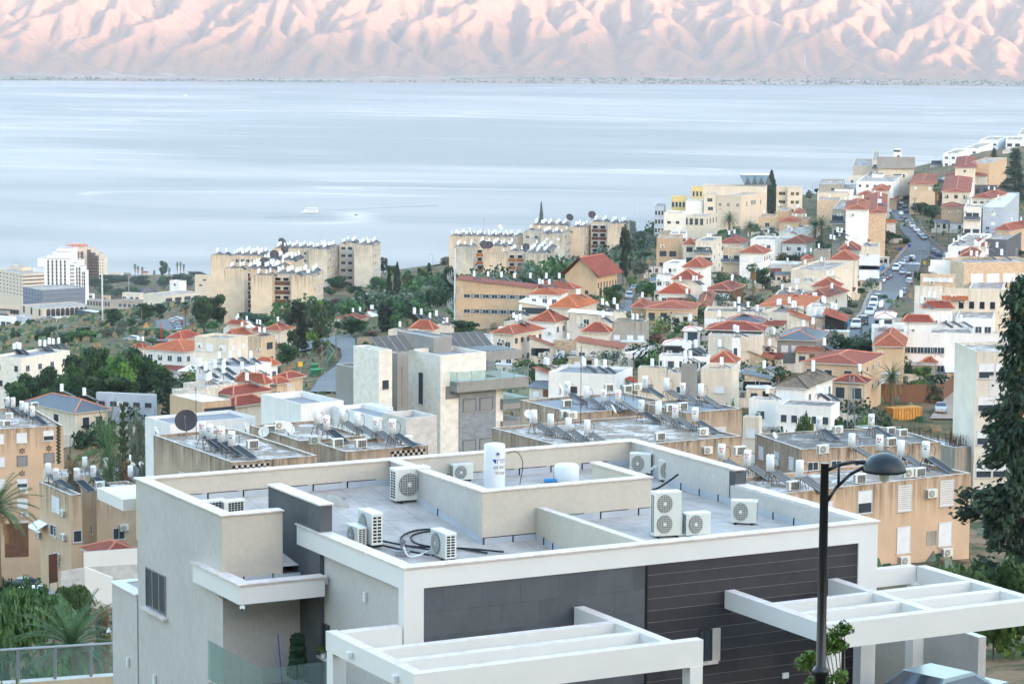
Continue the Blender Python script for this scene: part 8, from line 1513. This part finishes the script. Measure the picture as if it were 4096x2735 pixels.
 for sy in (-1, 1):
  w = MB(); w.box(L_*.5-.06, L_*.5+.012, sy*hw*.62-.18, sy*hw*.62+.18, .62, .76, 'frame'); w.obj('headlight', t); w = MB(); w.box(-L_*.5-.012, -L_*.5+.06, sy*hw*.78-.12, sy*hw*.78+.12, .72, .92, 'red'); w.obj('taillight', t)
 w = MB(); w.box(L_*.5, L_*.5+.014, -.26, .26, .38, .5, 'M_y'); w.obj('number_plate', t)
 remember(t); return t
CARS = {k_: car_proto(k_) for k_ in ('sedan', 'suv', 'van', 'pickup')}
CM = {'white': (222, 226, 230), 'silver': (160, 166, 174), 'dark': (44, 48, 54), 'blue': (58, 78, 108), 'red': (130, 36, 40), 'green': (60, 72, 66), 'teal': (118, 142, 152), 'grey': (110, 114, 120)}
CM = {k_: m_plain(k_+'_car_paint', c_, .25, .02, spec=.6) for k_, c_ in CM.items()}
def car(kind, col, k, x, y, x2, y2, label, group=None, D=None, dz=.3):
 p = G(k, x, y) if D is None else atY(k, x, y, D); q = G(k, x2, y2) if D is None else atY(k, x2, y2, D)
 if D is None: p.z = gz(p.x, p.y)+dz
 a = math.atan2(q.y-p.y, q.x-p.x); o = place(CARS[kind], p, a, f'{label}', group)
 for c in COL_children(o):
  if c.name.startswith('body'): c.material_slots[0].link = 'OBJECT'; c.material_slots[0].material = CM[col]
 return o
def COL_children(o): return [c for c in bpy.data.objects if c.parent is o]
for kind, col, k, x, y, x2, y2, lab in [
 ('suv','white','e',1205,735,1260,745,'white estate car across the street top'),('suv','green','e',1190,782,1235,790,'dark green jeep at the bend'),('sedan','dark','e',1258,762,1240,790,'dark car furthest up the right kerb'),('sedan','dark','e',1268,812,1245,780,'dark car second down the right kerb row'),('sedan','white','e',1108,805,1090,770,'white car furthest up on the left kerb'),('sedan','white','e',1096,850,1090,820,'white car by the red lean-to'),
 ('sedan','white','e',1218,828,1200,790,'white car at the head of the right parked row'),('sedan','grey','e',1230,858,1215,830,'grey car behind that head car'),('sedan','dark','e',1260,882,1240,850,'dark car, third of the right parked row'),('sedan','silver','e',1280,915,1260,880,'silver car, fourth of the right parked row'),('suv','white','e',1320,948,1350,975,'white car, fifth of the right parked row'),('sedan','white','e',1362,985,1395,1015,'white saloon, sixth of the right parked row'),('sedan','silver','e',1398,1025,1430,1055,'silver saloon, seventh of the right parked row'),('sedan','teal','e',1425,1055,1455,1085,'grey-teal saloon at the lower end of the right parked row'),
 ('sedan','grey','e',1528,1185,1510,1150,'grey-blue car on the side street, upper'),('sedan','blue','e',1560,1210,1545,1175,'blue car on the side street, lower'),('sedan','white','e',1325,1245,1345,1215,'white car beside the crossing'),('sedan','dark','e',1302,1252,1320,1220,'dark car beside the crossing'),('sedan','silver','e',1268,1262,1290,1225,'silver car before the crossing'),('sedan','white','e',1230,1290,1210,1330,'white car behind the minibus'),('sedan','white','e',1192,1315,1175,1350,'second white car behind the minibus'),('van','white','e',1172,1342,1155,1375,'white minibus at the left kerb'),
 ('sedan','silver','e',1235,1372,1215,1410,'silver car driving down with its lights on'),('suv','dark','e',1290,1412,1305,1370,'dark car with red tail lights driving up'),('sedan','silver','e',1296,1460,1310,1420,'silver car following the dark one'),('sedan','grey','e',1112,1405,1090,1445,'grey car in the left kerb row'),('sedan','red','e',1082,1425,1060,1465,'dark red car in the left kerb row'),('sedan','white','e',1048,1448,1025,1490,'white car below the dark red one'),('sedan','white','e',1012,1472,990,1515,'lowest white car of the left kerb row'),
 ('sedan','blue','e',1575,525,1600,512,'pale blue car at the skyline street'),('sedan','white','e',1612,515,1635,505,'white car at the skyline street'),('sedan','grey','e',1640,500,1660,492,'grey car at the skyline street'),
 ('suv','dark','j',1002,248,980,290,'dark car at the top of the lower kerb row'),('van','white','j',970,292,950,330,'white van in the lower kerb row'),('sedan','white','j',955,335,935,370,'white saloon below the white van'),('pickup','white','j',930,380,910,415,'white pickup in the lower kerb row'),('suv','white','j',808,500,785,540,'white SUV parked lowest on the street'),('suv','dark','j',872,465,850,505,'dark car behind the lowest white SUV'),('sedan','silver','j',1296,78,1310,40,'silver car by the pole on the right kerb'),('sedan','blue','j',1256,178,1275,140,'blue car at the right kerb, upper'),('sedan','blue','j',1240,215,1260,175,'blue car at the right kerb, lower'),
 ('suv','silver','c',1872,1028,1862,1065,'silver off-road car coming down the upper lane'),('sedan','grey','c',1915,950,1905,985,'grey car in the shade of the upper lane'),('sedan','dark','b',628,1292,560,1292,'black saloon parked by the white railing'),('van','white','b',1515,805,1470,802,'white van at the pale block'),('sedan','white','b',1592,800,1630,800,'white saloon at the pale block'),('suv','grey','b',1662,768,1700,768,'grey SUV at the pale block'),
 ('sedan','silver','a',1612,1003,1560,1008,'silver car, rearmost in the car park row'),('sedan','red','a',1618,1026,1560,1034,'red car in the car park row'),('sedan','dark','a',1628,1048,1570,1058,'dark car in the car park row'),('sedan','blue','a',1634,1066,1580,1078,'blue-grey car in the car park row'),('sedan','silver','a',1642,1090,1590,1104,'silver car, nearest in the car park row'),('sedan','silver','a',1218,1188,1160,1188,'pale silver car beside the rubble on the knoll')]:
 car(kind, col, k, x, y, x2, y2, lab, 'cars along the streets' if k in 'ej' else 'cars parked about the town')
for i, x in enumerate((410, 465, 525, 590, 655, 690)): car('sedan', ('silver', 'grey', 'white', 'white', 'silver', 'dark')[i], 'a', x, 972, x+30, 972, f'{ORD[i]} small car from the left in front of the arcade', 'cars in front of the arcade', D=1440)
car('sedan', 'silver', 'j', 1585, 1268, 1578, 1330, 'silver saloon parked on the dirt lane'); car('suv', 'silver', 'k', 350, 1165, 380, 1215, 'silver-blue car half hidden by yellow blossom', D=262); car('sedan', 'dark', 'k', 240, 1060, 280, 1060, 'dark car left of the silver-blue one', D=275)
car('van', 'white', 'h', 1230, 872, 1160, 872, 'white van beside the stone retaining wall', D=480)
o = car('sedan', 'teal', 't', 1200, 1660, 900, 1730, 'grey-teal saloon under the right pergola', D=58.5); o.location = house_pt(13.2, -2.9, -4.75); o.rotation_euler[2] = HTH+R(196); o.scale = (1., 1., 1.)
def lamp(k, x, yt, yb, side, label, D=None, sz=1.):
 D = D or G(k, x, yb).y; p = atY(k, x, yb, D); q = atY(k, x, yt, D); h = q.z-p.z; t = thing('street_lamp', p-Vector((0, 0, .5)), label, 'street lamp', group='lamp posts over the town'); b = MB(); b.cyl((0, 0, 0), (0, 0, h+.5), .11*sz, .06*sz, 6, 'metal'); b.obj('post', t)
 b = MB(); b.cyl((0, 0, h+.45), (side*h*.17, 0, h+.6), .05*sz, .04*sz, 5, 'metal'); b.obj('arm', t); b = MB(); b.box(side*h*.17-.45*sz, side*h*.17+.45*sz, -.15, .15, h+.5, h+.66, 'metal'); b.obj('lamp_head', t)
for r in [('b',1778,318,470,-1,'lamp post over the lake left of the hill road'),('b',2248,230,410,-1,'tall lamp post beside the tall orange balcony block',),('b',2135,385,510,-1,'short lamp post on the hill road'),('c',1975,225,330,-1,'lamp post by the olive slope'),('e',405,535,700,1,'lamp post on the skyline near the grey tree'),('e',1275,400,535,1,'lamp post before the skyline block'),
 ('e',1450,340,480,1,'lamp post right of the skyline block'),('e',1520,295,440,1,'taller lamp post right of the skyline block'),('e',1660,245,480,1,'lamp post before the white cubic apartments, left'),('e',1738,235,400,1,'lamp post before the white cubic apartments, right'),('d',965,450,545,1,'lamp post above the date palm by the school'),('d',835,545,770,1,'lamp post right of the school annex'),('d',595,600,770,1,'lamp post left of the school annex'),
 ('b',1415,725,830,1,'lamp post by the bougainvillea lane'),('a',590,1045,1110,1,'lamp post beside the shopping hall trees'),('a',1300,870,1020,-1,'double floodlight post on the knoll'),('c',1918,118,260,1,'floodlight mast over the olive slope'),('j',1765,505,690,-1,'dark lamp post by the glazed veranda')]: lamp(*r)
PO = {}
def pole(key, k, x, yt, yb, label, r=.13, m='barkg', D=None, name='utility_pole', cat='pole', arm=True):
 D = D or G(k, x, yb).y; p = atY(k, x, yb, D); q = atY(k, x, yt, D); h = q.z-p.z; t = thing(name, p-Vector((0, 0, .6)), label, cat); b = MB(); b.cyl((0, 0, 0), (0, 0, h+.6), r*1.2, r*.8, 7, m); b.obj('post', t)
 if arm: b = MB(); b.box(-1., 1., -.06, .06, h-.05, h+.08, 'rust'); b.obj('crossarm', t)
 PO[key] = p+Vector((0, 0, h))
for r in [('a','b',970,1300,1568,'utility pole nearest the bin yard'),('b','b',1118,1212,1500,'utility pole right of the bin yard'),('c','b',1248,1060,1350,'utility pole at the inner road bend'),('d','b',1478,800,945,'utility pole behind the red-roofed cottage'),('e','f',1812,120,345,'pole in front of the white villa balcony'),('f','f',1360,510,700,'pole with a white lamp beside the blue-fronted building'),
 ('g','j',380,375,665,'pole beside the dark grey sheet roofs'),('h','j',858,390,565,'pole on the pavement beside the white SUV'),('i','j',1265,80,250,'pole left of the red hipped roofs'),('j','e',1545,840,1060,'pole under the very tall fan palm'),('k','e',1492,1010,1200,'pole at the street junction'),('l','e',1408,1135,1300,'pole at the crossing'),('m','e',1330,1320,1560,'pole in front of the stone terrace house'),('n','d',1112,690,840,'pole between the two date palms'),
 ('o','c',2050,755,885,'pole by the upper lane gardens, short'),('p','c',2092,640,880,'taller pole by the upper lane gardens'),('q','c',1826,985,1130,'pole on the upper lane'),('r','d',1405,960,1090,'thin pole in the middle of the hillside'),('s','j',1695,270,470,'pole at the corner of the rear white hipped house'),('t','h',1712,470,720,'pole by the pink seed-pod trees'),('u','e',1340,660,900,'pole behind the parked cars'),('v','e',1655,920,1090,'pole on the dry bank')]: pole(*r)
for i, (a_, b_) in enumerate([('a','b'),('b','c'),('a','c'),('c','d'),('h','i'),('i','l'),('l','k'),('k','j'),('g','h'),('m','l'),('k','u'),('h','m'),('e','f')]):
 p, q = PO[a_], PO[b_]; L_ = (q-p).length; pts = [p.lerp(q, t_/12)-Vector((0, 0, L_*.035*4*(t_/12)*(1-t_/12))) for t_ in range(13)]; b = MB(); b.tube([v-p for v in pts], .035, 'black', 3); tag(b.obj('power_line', None, loc=p), f'{ORD[i % 11]} sagging {"upper " if i > 10 else ""}overhead wire between the wooden poles', 'wire', 'overhead wires')
def mast(k, x, yt, yb, D, label, m='rust', r=.03): p = atY(k, x, yb, D); q = atY(k, x, yt, D); b = MB(); h = q.z-p.z; b.cyl((0, 0, 0), (0, 0, h), r, r, 5, m); b.cyl((-.6, 0, h*.86), (.6, 0, h*.86), .015, .015, 3, 'metal'); b.cyl((0, 0, h*.92), (.4, .2, h*.97), .015, .015, 3, 'metal'); tag(b.obj('antenna_mast', None, loc=p), label, 'mast')
for r in [('h',968,650,1375,232,'tall rusty antenna mast on the wide stained roof'),('i',303,370,825,262,'thin antenna mast at the far edge of the wide roof'),('f',1800,565,1045,215,'rusty antenna mast beside the big black dish'),('l',1115,20,222,240,'thin mast rising from the blackened roof'),('g',1338,612,980,300,'thin antenna against the new stone block'),('c',537,275,430,1000,'antenna mast over the middle blocks'),('j',1282,390,560,400,'thin mast by the white hipped house')]: mast(*r)
mast('a', 941, 570, 985, 900, 'tall red and white lattice radio mast', 'frame', .28); mast('a', 1181, 575, 725, 1600, 'grey flagpole mast before the shore park', 'metal', .3); mast('a', 1478, 1005, 1192, 560, 'red pole by the car park', 'red', .1); mast('v', 1343, 250, 305, 11900, 'faint white mast on the far shore', 'frame', 1.6)
def lattice(k, x, yt, yb, w, D, label):
 p = atY(k, x, yb, D); q = atY(k, x, yt, D); h = q.z-p.z; s_ = w*.4363*D/FPX/2; b = MB(); n_ = int(h/(s_*2.2)); C4 = [(-1, -1), (1, -1), (1, 1), (-1, 1)]
 f = lambda z: s_*(1-.45*z/h)
 for i in range(n_):
  z0, z1 = h*i/n_, h*(i+1)/n_
  for j in range(4):
   a_, c = C4[j], C4[(j+1) % 4]; b.cyl((a_[0]*f(z0), a_[1]*f(z0), z0), (a_[0]*f(z1), a_[1]*f(z1), z1), .035, .035, 4, 'metal', False); b.cyl((a_[0]*f(z0), a_[1]*f(z0), z0), (c[0]*f(z1), c[1]*f(z1), z1), .02, .02, 3, 'metal', False)
 o = thing('lattice_mast', p, label, 'mast'); b.obj('frame', o)
 if h > 9: b = MB(); b.box(-1.5, 1.5, -.06, .06, h-.1, h+.02, 'metal'); [b.cyl((x_, 0, h), (x_, 0, h+.35), .06, .05, 6, 'glassb') for x_ in (-1.4, -.7, 0, .7, 1.4)]; b.box(-1.2, 1.2, -.05, .05, h*.62, h*.62+.1, 'metal'); b.obj('crossarm', o)
lattice('j', 760, 925, 1400, 70, 285, 'tall lattice power pylon between the green bushes'); lattice('c', 583, 1228, 1420, 26, 430, 'slim lattice mast on the low white wing')
def strip(name, pts, h, m, label, cat, posts=0, dz=0., th=.12, cap=None, D=None, alpha=None, kind=None):
 P_ = [G(*p) if D is None else atY(*p, D) for p in pts]
 if D is None:
  for p in P_: p.z = gz(p.x, p.y)
 o0 = P_[0].copy(); t = thing(name, o0, label, cat); b = MB(); c = MB(); e = MB()
 for p, q in zip(P_[:-1], P_[1:]):
  p, q = p-o0, q-o0; d = (q-p).normalized(); n_ = Vector((-d.y, d.x, 0))*th/2; z = Vector((0, 0, dz)); H3 = Vector((0, 0, h)); lo = Vector((0, 0, -.6))
  for u, v in ((p-n_, q-n_), (q+n_, p+n_)): b.face([u+z+(lo if not posts else Vector((0, 0, .08))), v+z+(lo if not posts else Vector((0, 0, .08))), v+z+H3, u+z+H3], m)
  b.face([p-n_+z+H3, q-n_+z+H3, q+n_+z+H3, p+n_+z+H3], cap or m)
  if posts:
   L_ = (q-p).length; k_ = max(1, int(L_/posts))
   for i in range(k_+1): u = p.lerp(q, i/k_)+z; c.cyl(u-Vector((0, 0, .5)), u+H3, .045, .045, 5, 'metal')
   e.cyl(p+z+H3, q+z+H3, .04, .04, 5, 'metal')
 b.obj('panel' if posts else 'wall', t)
 if posts: c.obj('post', t); e.obj('top_rail', t)
t = thing('glass_fence', atY('p', -60, 1560, 88), 'grey-framed glass fence in the bottom left corner', 'fence'); A_, B_2 = atY('p', -60, 1560, 88), atY('p', 1045, 1480, 92); hh = 1.12; b = MB(); c = MB(); e = MB(); w = MB(); d = B_2-A_
b.face([(0, 0, .06), d+Vector((0, 0, .06)), d+Vector((0, 0, hh)), (0, 0, hh)], 'rail'); b.obj('glass_pane', t); c.tube([Vector((0, 0, hh)), d+Vector((0, 0, hh))], .05, 'metal', 6); c.obj('top_rail', t)
for i in range(5): q = d*((i+.65)/3.3) if i < 3 else None; q and e.box(q.x-.05, q.x+.05, q.y-.05, q.y+.05, q.z, q.z+hh, 'shut')
e.obj('post', t); w.face([(0, -.2, 0), d+Vector((0, -.2, 0)), d+Vector((0, .3, 0)), (0, .3, 0)], 'kerb'); w.face([(0, -.2, -3), d+Vector((0, -.2, -3)), d+Vector((0, -.2, 0)), (0, -.2, 0)], 'sand'); w.obj('base_wall', t)
strip('slatted_fence', [('k', 770, 940), ('k', 1262, 905)], 1.3, 'fwhite', 'white slatted fence on a wall, lower left', 'fence', 2.2, .6, D=190)
strip('garden_wall', [('k', 560, 1000), ('k', 790, 960), ('k', 1262, 930)], .95, 'stonew', 'white wall under the slatted fence', 'wall', D=190); strip('garden_wall', [('k', 780, 1010), ('k', 1035, 1110)], 1.1, 'fwhite', 'white boundary wall sloping towards the annex', 'wall', D=150, cap='fwhite')
strip('iron_gate', [('k', 452, 1000), ('k', 530, 985)], 2.2, 'rust', 'brown iron gate by the flowering hedge', 'gate', 1., D=192); strip('reed_fence', [('k', 45, 700), ('k', 262, 690)], 2.8, 'wood', 'dark reed fence below the ochre block', 'fence', D=262)
strip('board_fence', [('j', 590, 1150), ('j', 1270, 1170), ('j', 1600, 1165), ('j', 1700, 1085)], 2.9, 'wood', 'dark brown board fence round the date palm garden', 'fence'); strip('green_screen', [('j', 1520, 805), ('j', 1640, 820), ('j', 1895, 775)], 2.6, 'green', 'bright green plastic screen fence', 'fence')
strip('white_fence', [('h', 1050, 815), ('h', 1300, 830), ('h', 1500, 780), ('h', 1700, 720)], 2.0, 'sheet', 'long white sheet fence curving up the lane', 'fence'); strip('stone_wall', [('h', 640, 880), ('h', 1150, 862)], 1.6, 'rubble', 'dry stone retaining wall left of the white van', 'wall')
strip('stone_wall', [('b', 1440, 1215), ('b', 1580, 1205)], 1.8, 'rubble', 'white stone wall on the inner bend', 'wall'); strip('street_wall', [('e', 1285, 760), ('e', 1310, 880), ('e', 1400, 970), ('e', 1500, 1090), ('e', 1640, 1215)], 1.5, 'concrete', 'long concrete wall beside the parked row', 'wall')
strip('street_fence', [('j', 545, 600), ('j', 640, 550), ('j', 740, 470)], 1.5, 'blue_tarp', 'turquoise rail beside the street pavement', 'fence', 2.5); strip('street_fence', [('e', 870, 1470), ('e', 1010, 1370), ('e', 1110, 1265)], 1.3, 'blue_tarp', 'turquoise rail left of the street crossing', 'fence', 2.5); strip('green_fence', [('b', 1170, 1420), ('b', 1230, 1320), ('b', 1170, 1240)], 1.3, 'bin', 'green mesh fence at the inner bend', 'fence', 2.); strip('green_fence', [('j', 1670, 1080), ('j', 1815, 930)], 1.8, 'bin', 'green fence along the dirt lane', 'fence', 2.)
def boxes(name, loc, rz, label, cat, parts):
 t = thing(name, loc, label, cat, rz)
 for nm, qs in parts:
  b = MB(); [b.box(*q) for q in qs]; b.obj(nm, t)
p = G('j', 1240, 1318); boxes('container', p, R(25), 'rusty orange open-topped container beside the white railings', 'container', [('body', [(-2.6, 2.6, -1.1, 1.1, 0, 1.75, 'orange')]), ('rib', [(-2.62+i*.5, -2.56+i*.5, -1.14, -1.1, 0, 1.7, 'rust') for i in range(11)]), ('lid', [(-2.66, 2.66, -1.16, 1.16, 1.75, 1.85, 'orange')])])
for i, (x, y) in enumerate(((1050, 1500), (1095, 1495), (1050, 1450))): boxes('waste_bin', G('b', x, y)+Vector((0, 0, .1)), R(20), f'{ORD[i]} dark green wheeled bin in the bin yard', 'bin', [('body', [(-.7, .7, -.5, .5, .15, 1.15, 'bin')]), ('lid', [(-.74, .74, -.55, .55, 1.15, 1.3, 'green')]), ('wheel', [(-.6, -.45, -.5, -.35, 0, .15, 'black')])])
p = atY('h', 1378, 872, 470); boxes('box_trailer', p, R(-4), 'white box trailer right of the white van', 'trailer', [('body', [(-2.2, 2.2, -1., 1., .6, 3.2, 'sheet')]), ('wheel', [(-.5, .2, -1.02, -.9, 0, .6, 'black')])])
p = atY('l', 2040, 1190, 285); boxes('tow_truck', p, R(-24), 'red and white recovery truck half hidden by the dark cypress', 'truck', [('bed', [(-3.2, 1.2, -1.05, 1.05, .9, 1.35, 'red'), ]), ('boom', [(-3., 2.4, -.1, .9, 1.9, 2.3, 'red')]), ('cab', [(1.3, 3., -1., 1., .5, 2.3, 'tank')]), ('chassis', [(-3.1, 3., -1., 1., .45, .85, 'metal')]), ('wheel', [(-2.4, -1.6, -1.08, -.95, 0, .8, 'black')])])
for k, x, y, D, m, lab in (('b', 920, 1412, 500, 'M_y', 'yellow box on a shelter roof by the bins'), ('e', 852, 1375, None, 'M_y', 'yellow sign box by the grey kiosk'), ('e', 1435, 1275, None, 'M_y', 'yellow sign box at the crossing'), ('e', 1210, 1150, None, 'bluep', 'blue crossing sign, left'), ('e', 1295, 1120, None, 'bluep', 'blue crossing sign, right')):
 p = atY(k, x, y, D or G(k, x, y+60).y); boxes('sign', p, 0, lab, 'sign', [('plate', [(-.45, .45, -.05, .05, 0, .9, m)]), ('post', [(-.04, .04, -.02, .04, -2.4, 0, 'metal')])])
p = G('a', 1342, 1085); b = MB(); b.lathe([(1.0, 0), (.9, 1.2), (.3, 2.4), (0, 2.6)], n=8, m='orange'); tag(b.obj('tarp_cone', None, loc=p), 'bright orange covered heap on the knoll', 'tarpaulin'); boxes('skip', G('a', 1398, 1100), .2, 'green skip beside the orange heap', 'skip', [('body', [(-2.2, 2.2, -1., 1., .2, 1.4, 'bin')]), ('rim', [(-2.3, 2.3, -1.1, 1.1, 1.4, 1.5, 'bin')])])
mbr = mb.root; ra = mb.a
def mbp(name, k, x, y, off, qs):
 p = wall_pt('mb', 'R', k, x, y, off)[0]-mbr.location; b = MB(); [b.box(*q) for q in qs]; o = b.obj(name, mbr); o.location = rotz(p.x, p.y, -ra)+(p.z,)
mbp('balcony', 'g', 1842, 850, 1.4, [(0, 9.9, 0, 1.38, 0, 1.2, 'grey', 'roofc'), (6.6, 9.9, 1.38, 6, 0, 1.2, 'grey', 'roofc')]); mbp('balcony_rail', 'g', 1842, 797, 1.4, [(0, 9.9, 0, .04, 0, 1.7, 'rail')]+[(i*1.95, i*1.95+.08, -.04, 0, 0, 1.7, 'metal') for i in range(6)]); mbp('balcony_rail', 'g', 1842, 797, 1.4, [(-.05, 0, 0.05, 1.35, 0, 1.7, 'rail')])
mbp('balcony', 'g', 2265, 1003, .6, [(0, 3.6, 0, 5, 0, 1.2, 'grey', 'roofc')]); mbp('balcony_rail', 'g', 2268, 950, .6, [(0, 3.6, -.06, 0, 0, 2., 'rail')]); mbp('balcony', 'g', 2265, 1210, .6, [(0, 3.6, 0, 5, 0, 1.2, 'grey')]); mbp('canopy', 'g', 2112, 560, -.3, [(0, 5., 0, 5, 0, 1., 'grey')]+[(.6+i*.7, .9+i*.7, .3, 4.7, 1., 1.15, 'shut') for i in range(6)])
def rack(k, x, y, D, n_, L_, up, label):
 p = atY(k, x, y, D); t = thing('solar_rack', p, label, 'solar panels', R(35)); a = MB(); c = MB()
 for i in range(n_):
  u = i*1.15; a.face([(u, 0, 0), (u+1.05, 0, 0), (u+1.05, L_, up), (u, L_, up)], 'pvb'); c.cyl((u, 0, -.8), (u, 0, 0), .04, .04, 4, 'metal'); c.cyl((u, L_, -.8), (u, L_, up), .04, .04, 4, 'metal'); c.cyl((u, 0, 0), (u, L_, up), .05, .05, 4, 'metal')
 a.obj('panel', t); c.obj('frame', t)
rack('g', 1150, 478, 301, 4, 2.4, 1.5, 'tilted row of solar collectors at the left of the new stone block'); rack('g', 1830, 470, 309, 5, 3., 1.8, 'tall rack of solar panels behind the right of the new stone block')
t = thing('fire_stair', atY('c', 272, 1215, 610), 'curved metal escape stair at the left end of the school', 'stair'); b = MB()
for i in range(44): a_ = i*.33; z = i*.33; b.box(1.2*math.cos(a_)-.5, 1.2*math.cos(a_)+.5, 1.2*math.sin(a_)-.25, 1.2*math.sin(a_)+.25, z, z+.08, 'metal'); b.cyl((1.7*math.cos(a_), 1.7*math.sin(a_), z), (1.7*math.cos(a_), 1.7*math.sin(a_), z+1.1), .04, .04, 3, 'frame', False)
b.obj('tread', t); b = MB(); b.cyl((0, 0, 0), (0, 0, 16.5), .18, .18, 8, 'frame'); b.obj('column', t)
for key, side, k, x, y, w_, m, lab in (('lf', 'L', 'k', 395, 425, 2.8, 'sheet', 'white sheet awning on the narrow flats'), ('r11', 'L', 'j', 1712, 190, 4.6, 'tileo', 'small red awning roof over the stair house door'), ('hc', 'L', 'h', 1745, 460, 6., 'tile', 'slanting red awning roof on the orange-ochre house'), ('h1', 'R', 'h', 1398, 935, 3., 'tileo', 'red awning roof on the white van house')):
 p, a_ = wall_pt(key, side, k, x, y, .0); b = MB(); b.face([(-w_/2, -1.3, -.6), (w_/2, -1.3, -.6), (w_/2, 0, 0), (-w_/2, 0, 0)], m); b.face([(-w_/2, -1.3, -.68), (-w_/2, 0, -.08), (w_/2, 0, -.08), (w_/2, -1.3, -.68)], 'kerb'); tag(b.obj('awning', None, loc=p, rz=a_), lab, 'awning')
b = MB(); rs = random.Random(8); Bt = BL['tu']
for i in range(260): p = Bt.ex*rs.uniform(.3, Bt.L-.3)*1.+Bt.ey*rs.choice([rs.uniform(.3, 2.), rs.uniform(.3, Bt.W*.6)]); b.cyl(p, p+Vector((rs.uniform(-.08, .08), 0, rs.uniform(.6, 1.3))), .012, .012, 3, 'rust', False)
tag(b.obj('steel_rods', None, loc=Bt.P-Vector((0, 0, .1))), 'thicket of bare rusty reinforcing rods on the unfinished roof', 'steel rods', kind='stuff')
p = atZ('N', 1237, 850, 0); t = thing('passenger_boat', p, 'white two-deck passenger boat on the lake, bow to the left', 'boat', R(180-4)); b = MB()
hl = [(-11.5, -2.6), (-11.5, 2.6), (7, 2.8), (11.5, 0), (7, -2.8)]; b.face([(x, y, 1.6) for x, y in hl], 'tank')
for i in range(5): a_, c = hl[i], hl[(i+1) % 5]; b.face([(a_[0]*.96, a_[1]*.9, -.2), (a_[0], a_[1], 1.6), (c[0], c[1], 1.6), (c[0]*.96, c[1]*.9, -.2)][::-1], 'tank')
b.obj('hull', t); b = MB(); b.box(-10.5, 6.5, -2.4, 2.4, 1.6, 3.9, 'tank'); b.obj('cabin', t); b = MB(); [b.box(-10+i*1.9, -8.7+i*1.9, -2.44, 2.44, 2.3, 3.3, 'glass') for i in range(8)]; b.obj('window', t); b = MB(); b.box(-10.8, 4.5, -2.6, 2.6, 5.9, 6.1, 'tank'); b.obj('upper_deck_roof', t); b = MB(); [b.cyl((x, y, 3.9), (x, y, 5.9), .08, .08, 4, 'frame') for x in (-10, -6, -2, 2, 4) for y in (-2.3, 2.3)]; b.obj('post', t)
boxes('motor_boat', atZ('N', 742, 384, 0), R(178), 'small pale pleasure boat far out on the lake', 'boat', [('hull', [(-7, 7, -2, 2, 0, 2.6, 'tank')]), ('cabin', [(-4, 4, -1.6, 1.6, 2.6, 6, 'tank')]), ('roof', [(-4.4, 4.4, -1.8, 1.8, 6, 6.4, 'orange')])]); boxes('motor_boat', atZ('N', 1424, 862, 0), R(0), 'tiny dark motor boat right of the passenger boat', 'boat', [('hull', [(-2.2, 2.2, -.8, .8, 0, .9, 'slate')]), ('cabin', [(-.5, .9, -.5, .5, .9, 1.8, 'dark')])])
M['wake'] = m_plain('ripple_water', (44, 56, 66), .5)
for (x0, y0, x1, y1, w0, w1) in ((1275, 843, 1750, 822, 2, 7), (1060, 870, 1412, 865, 6, 1)):
 b = MB(); n_ = 16
 for i in range(n_):
  q = []
  for t_ in (i/n_, (i+1)/n_): p = atZ('N', x0+(x1-x0)*t_, y0+(y1-y0)*t_, .06); w_ = w0+(w1-w0)*t_; q.append((p, w_))
  b.face([q[0][0]+Vector((0, -q[0][1], 0)), q[1][0]+Vector((0, -q[1][1], 0)), q[1][0]+Vector((0, q[1][1], 0)), q[0][0]+Vector((0, q[0][1], 0))], 'wake')
 tag(b.obj('wake'), kind='structure')
t = on_roof('tr', 'l', 507, 610)+Vector((0, 0, 2.12)); b = MB(); b.lathe([(0, 0), (.05, .02), (.07, .08), (.05, .15), (.03, .2), (.04, .23), (.02, .27), (0, .28)], n=8, m='slate'); b.cyl((.03, 0, .06), (.2, 0, .0), .04, .02, 5, 'slate'); tag(b.obj('pigeon', None, True, loc=t), 'grey pigeon on top of the third tank of the peach block', 'bird')
p = house_pt(-1.0, 4.9, -4.0); b = MB(); b.cyl((0, 0, 0), (-.12, .0, 1.5), .014, .014, 6, 'bluep'); b.cyl((0, 0, 0), (0, 0, .12), .09, .06, 8, 'tank'); tag(b.obj('mop', None, loc=p), 'blue-handled mop standing in the porch', 'mop')
B_ = BL['oe']; me = text_mesh('\u0041RTALIYA', 2.6, 'bluep', 'lettering'); p, a_ = wall_pt('oe', 'L', 'a', 1357, 716, .1); o = link('lettering', me, B_.root); d = p-B_.root.location; o.location = rotz(d.x, d.y, -B_.a)+(d.z,); o.rotation_euler = (R(90), 0, a_-B_.a)
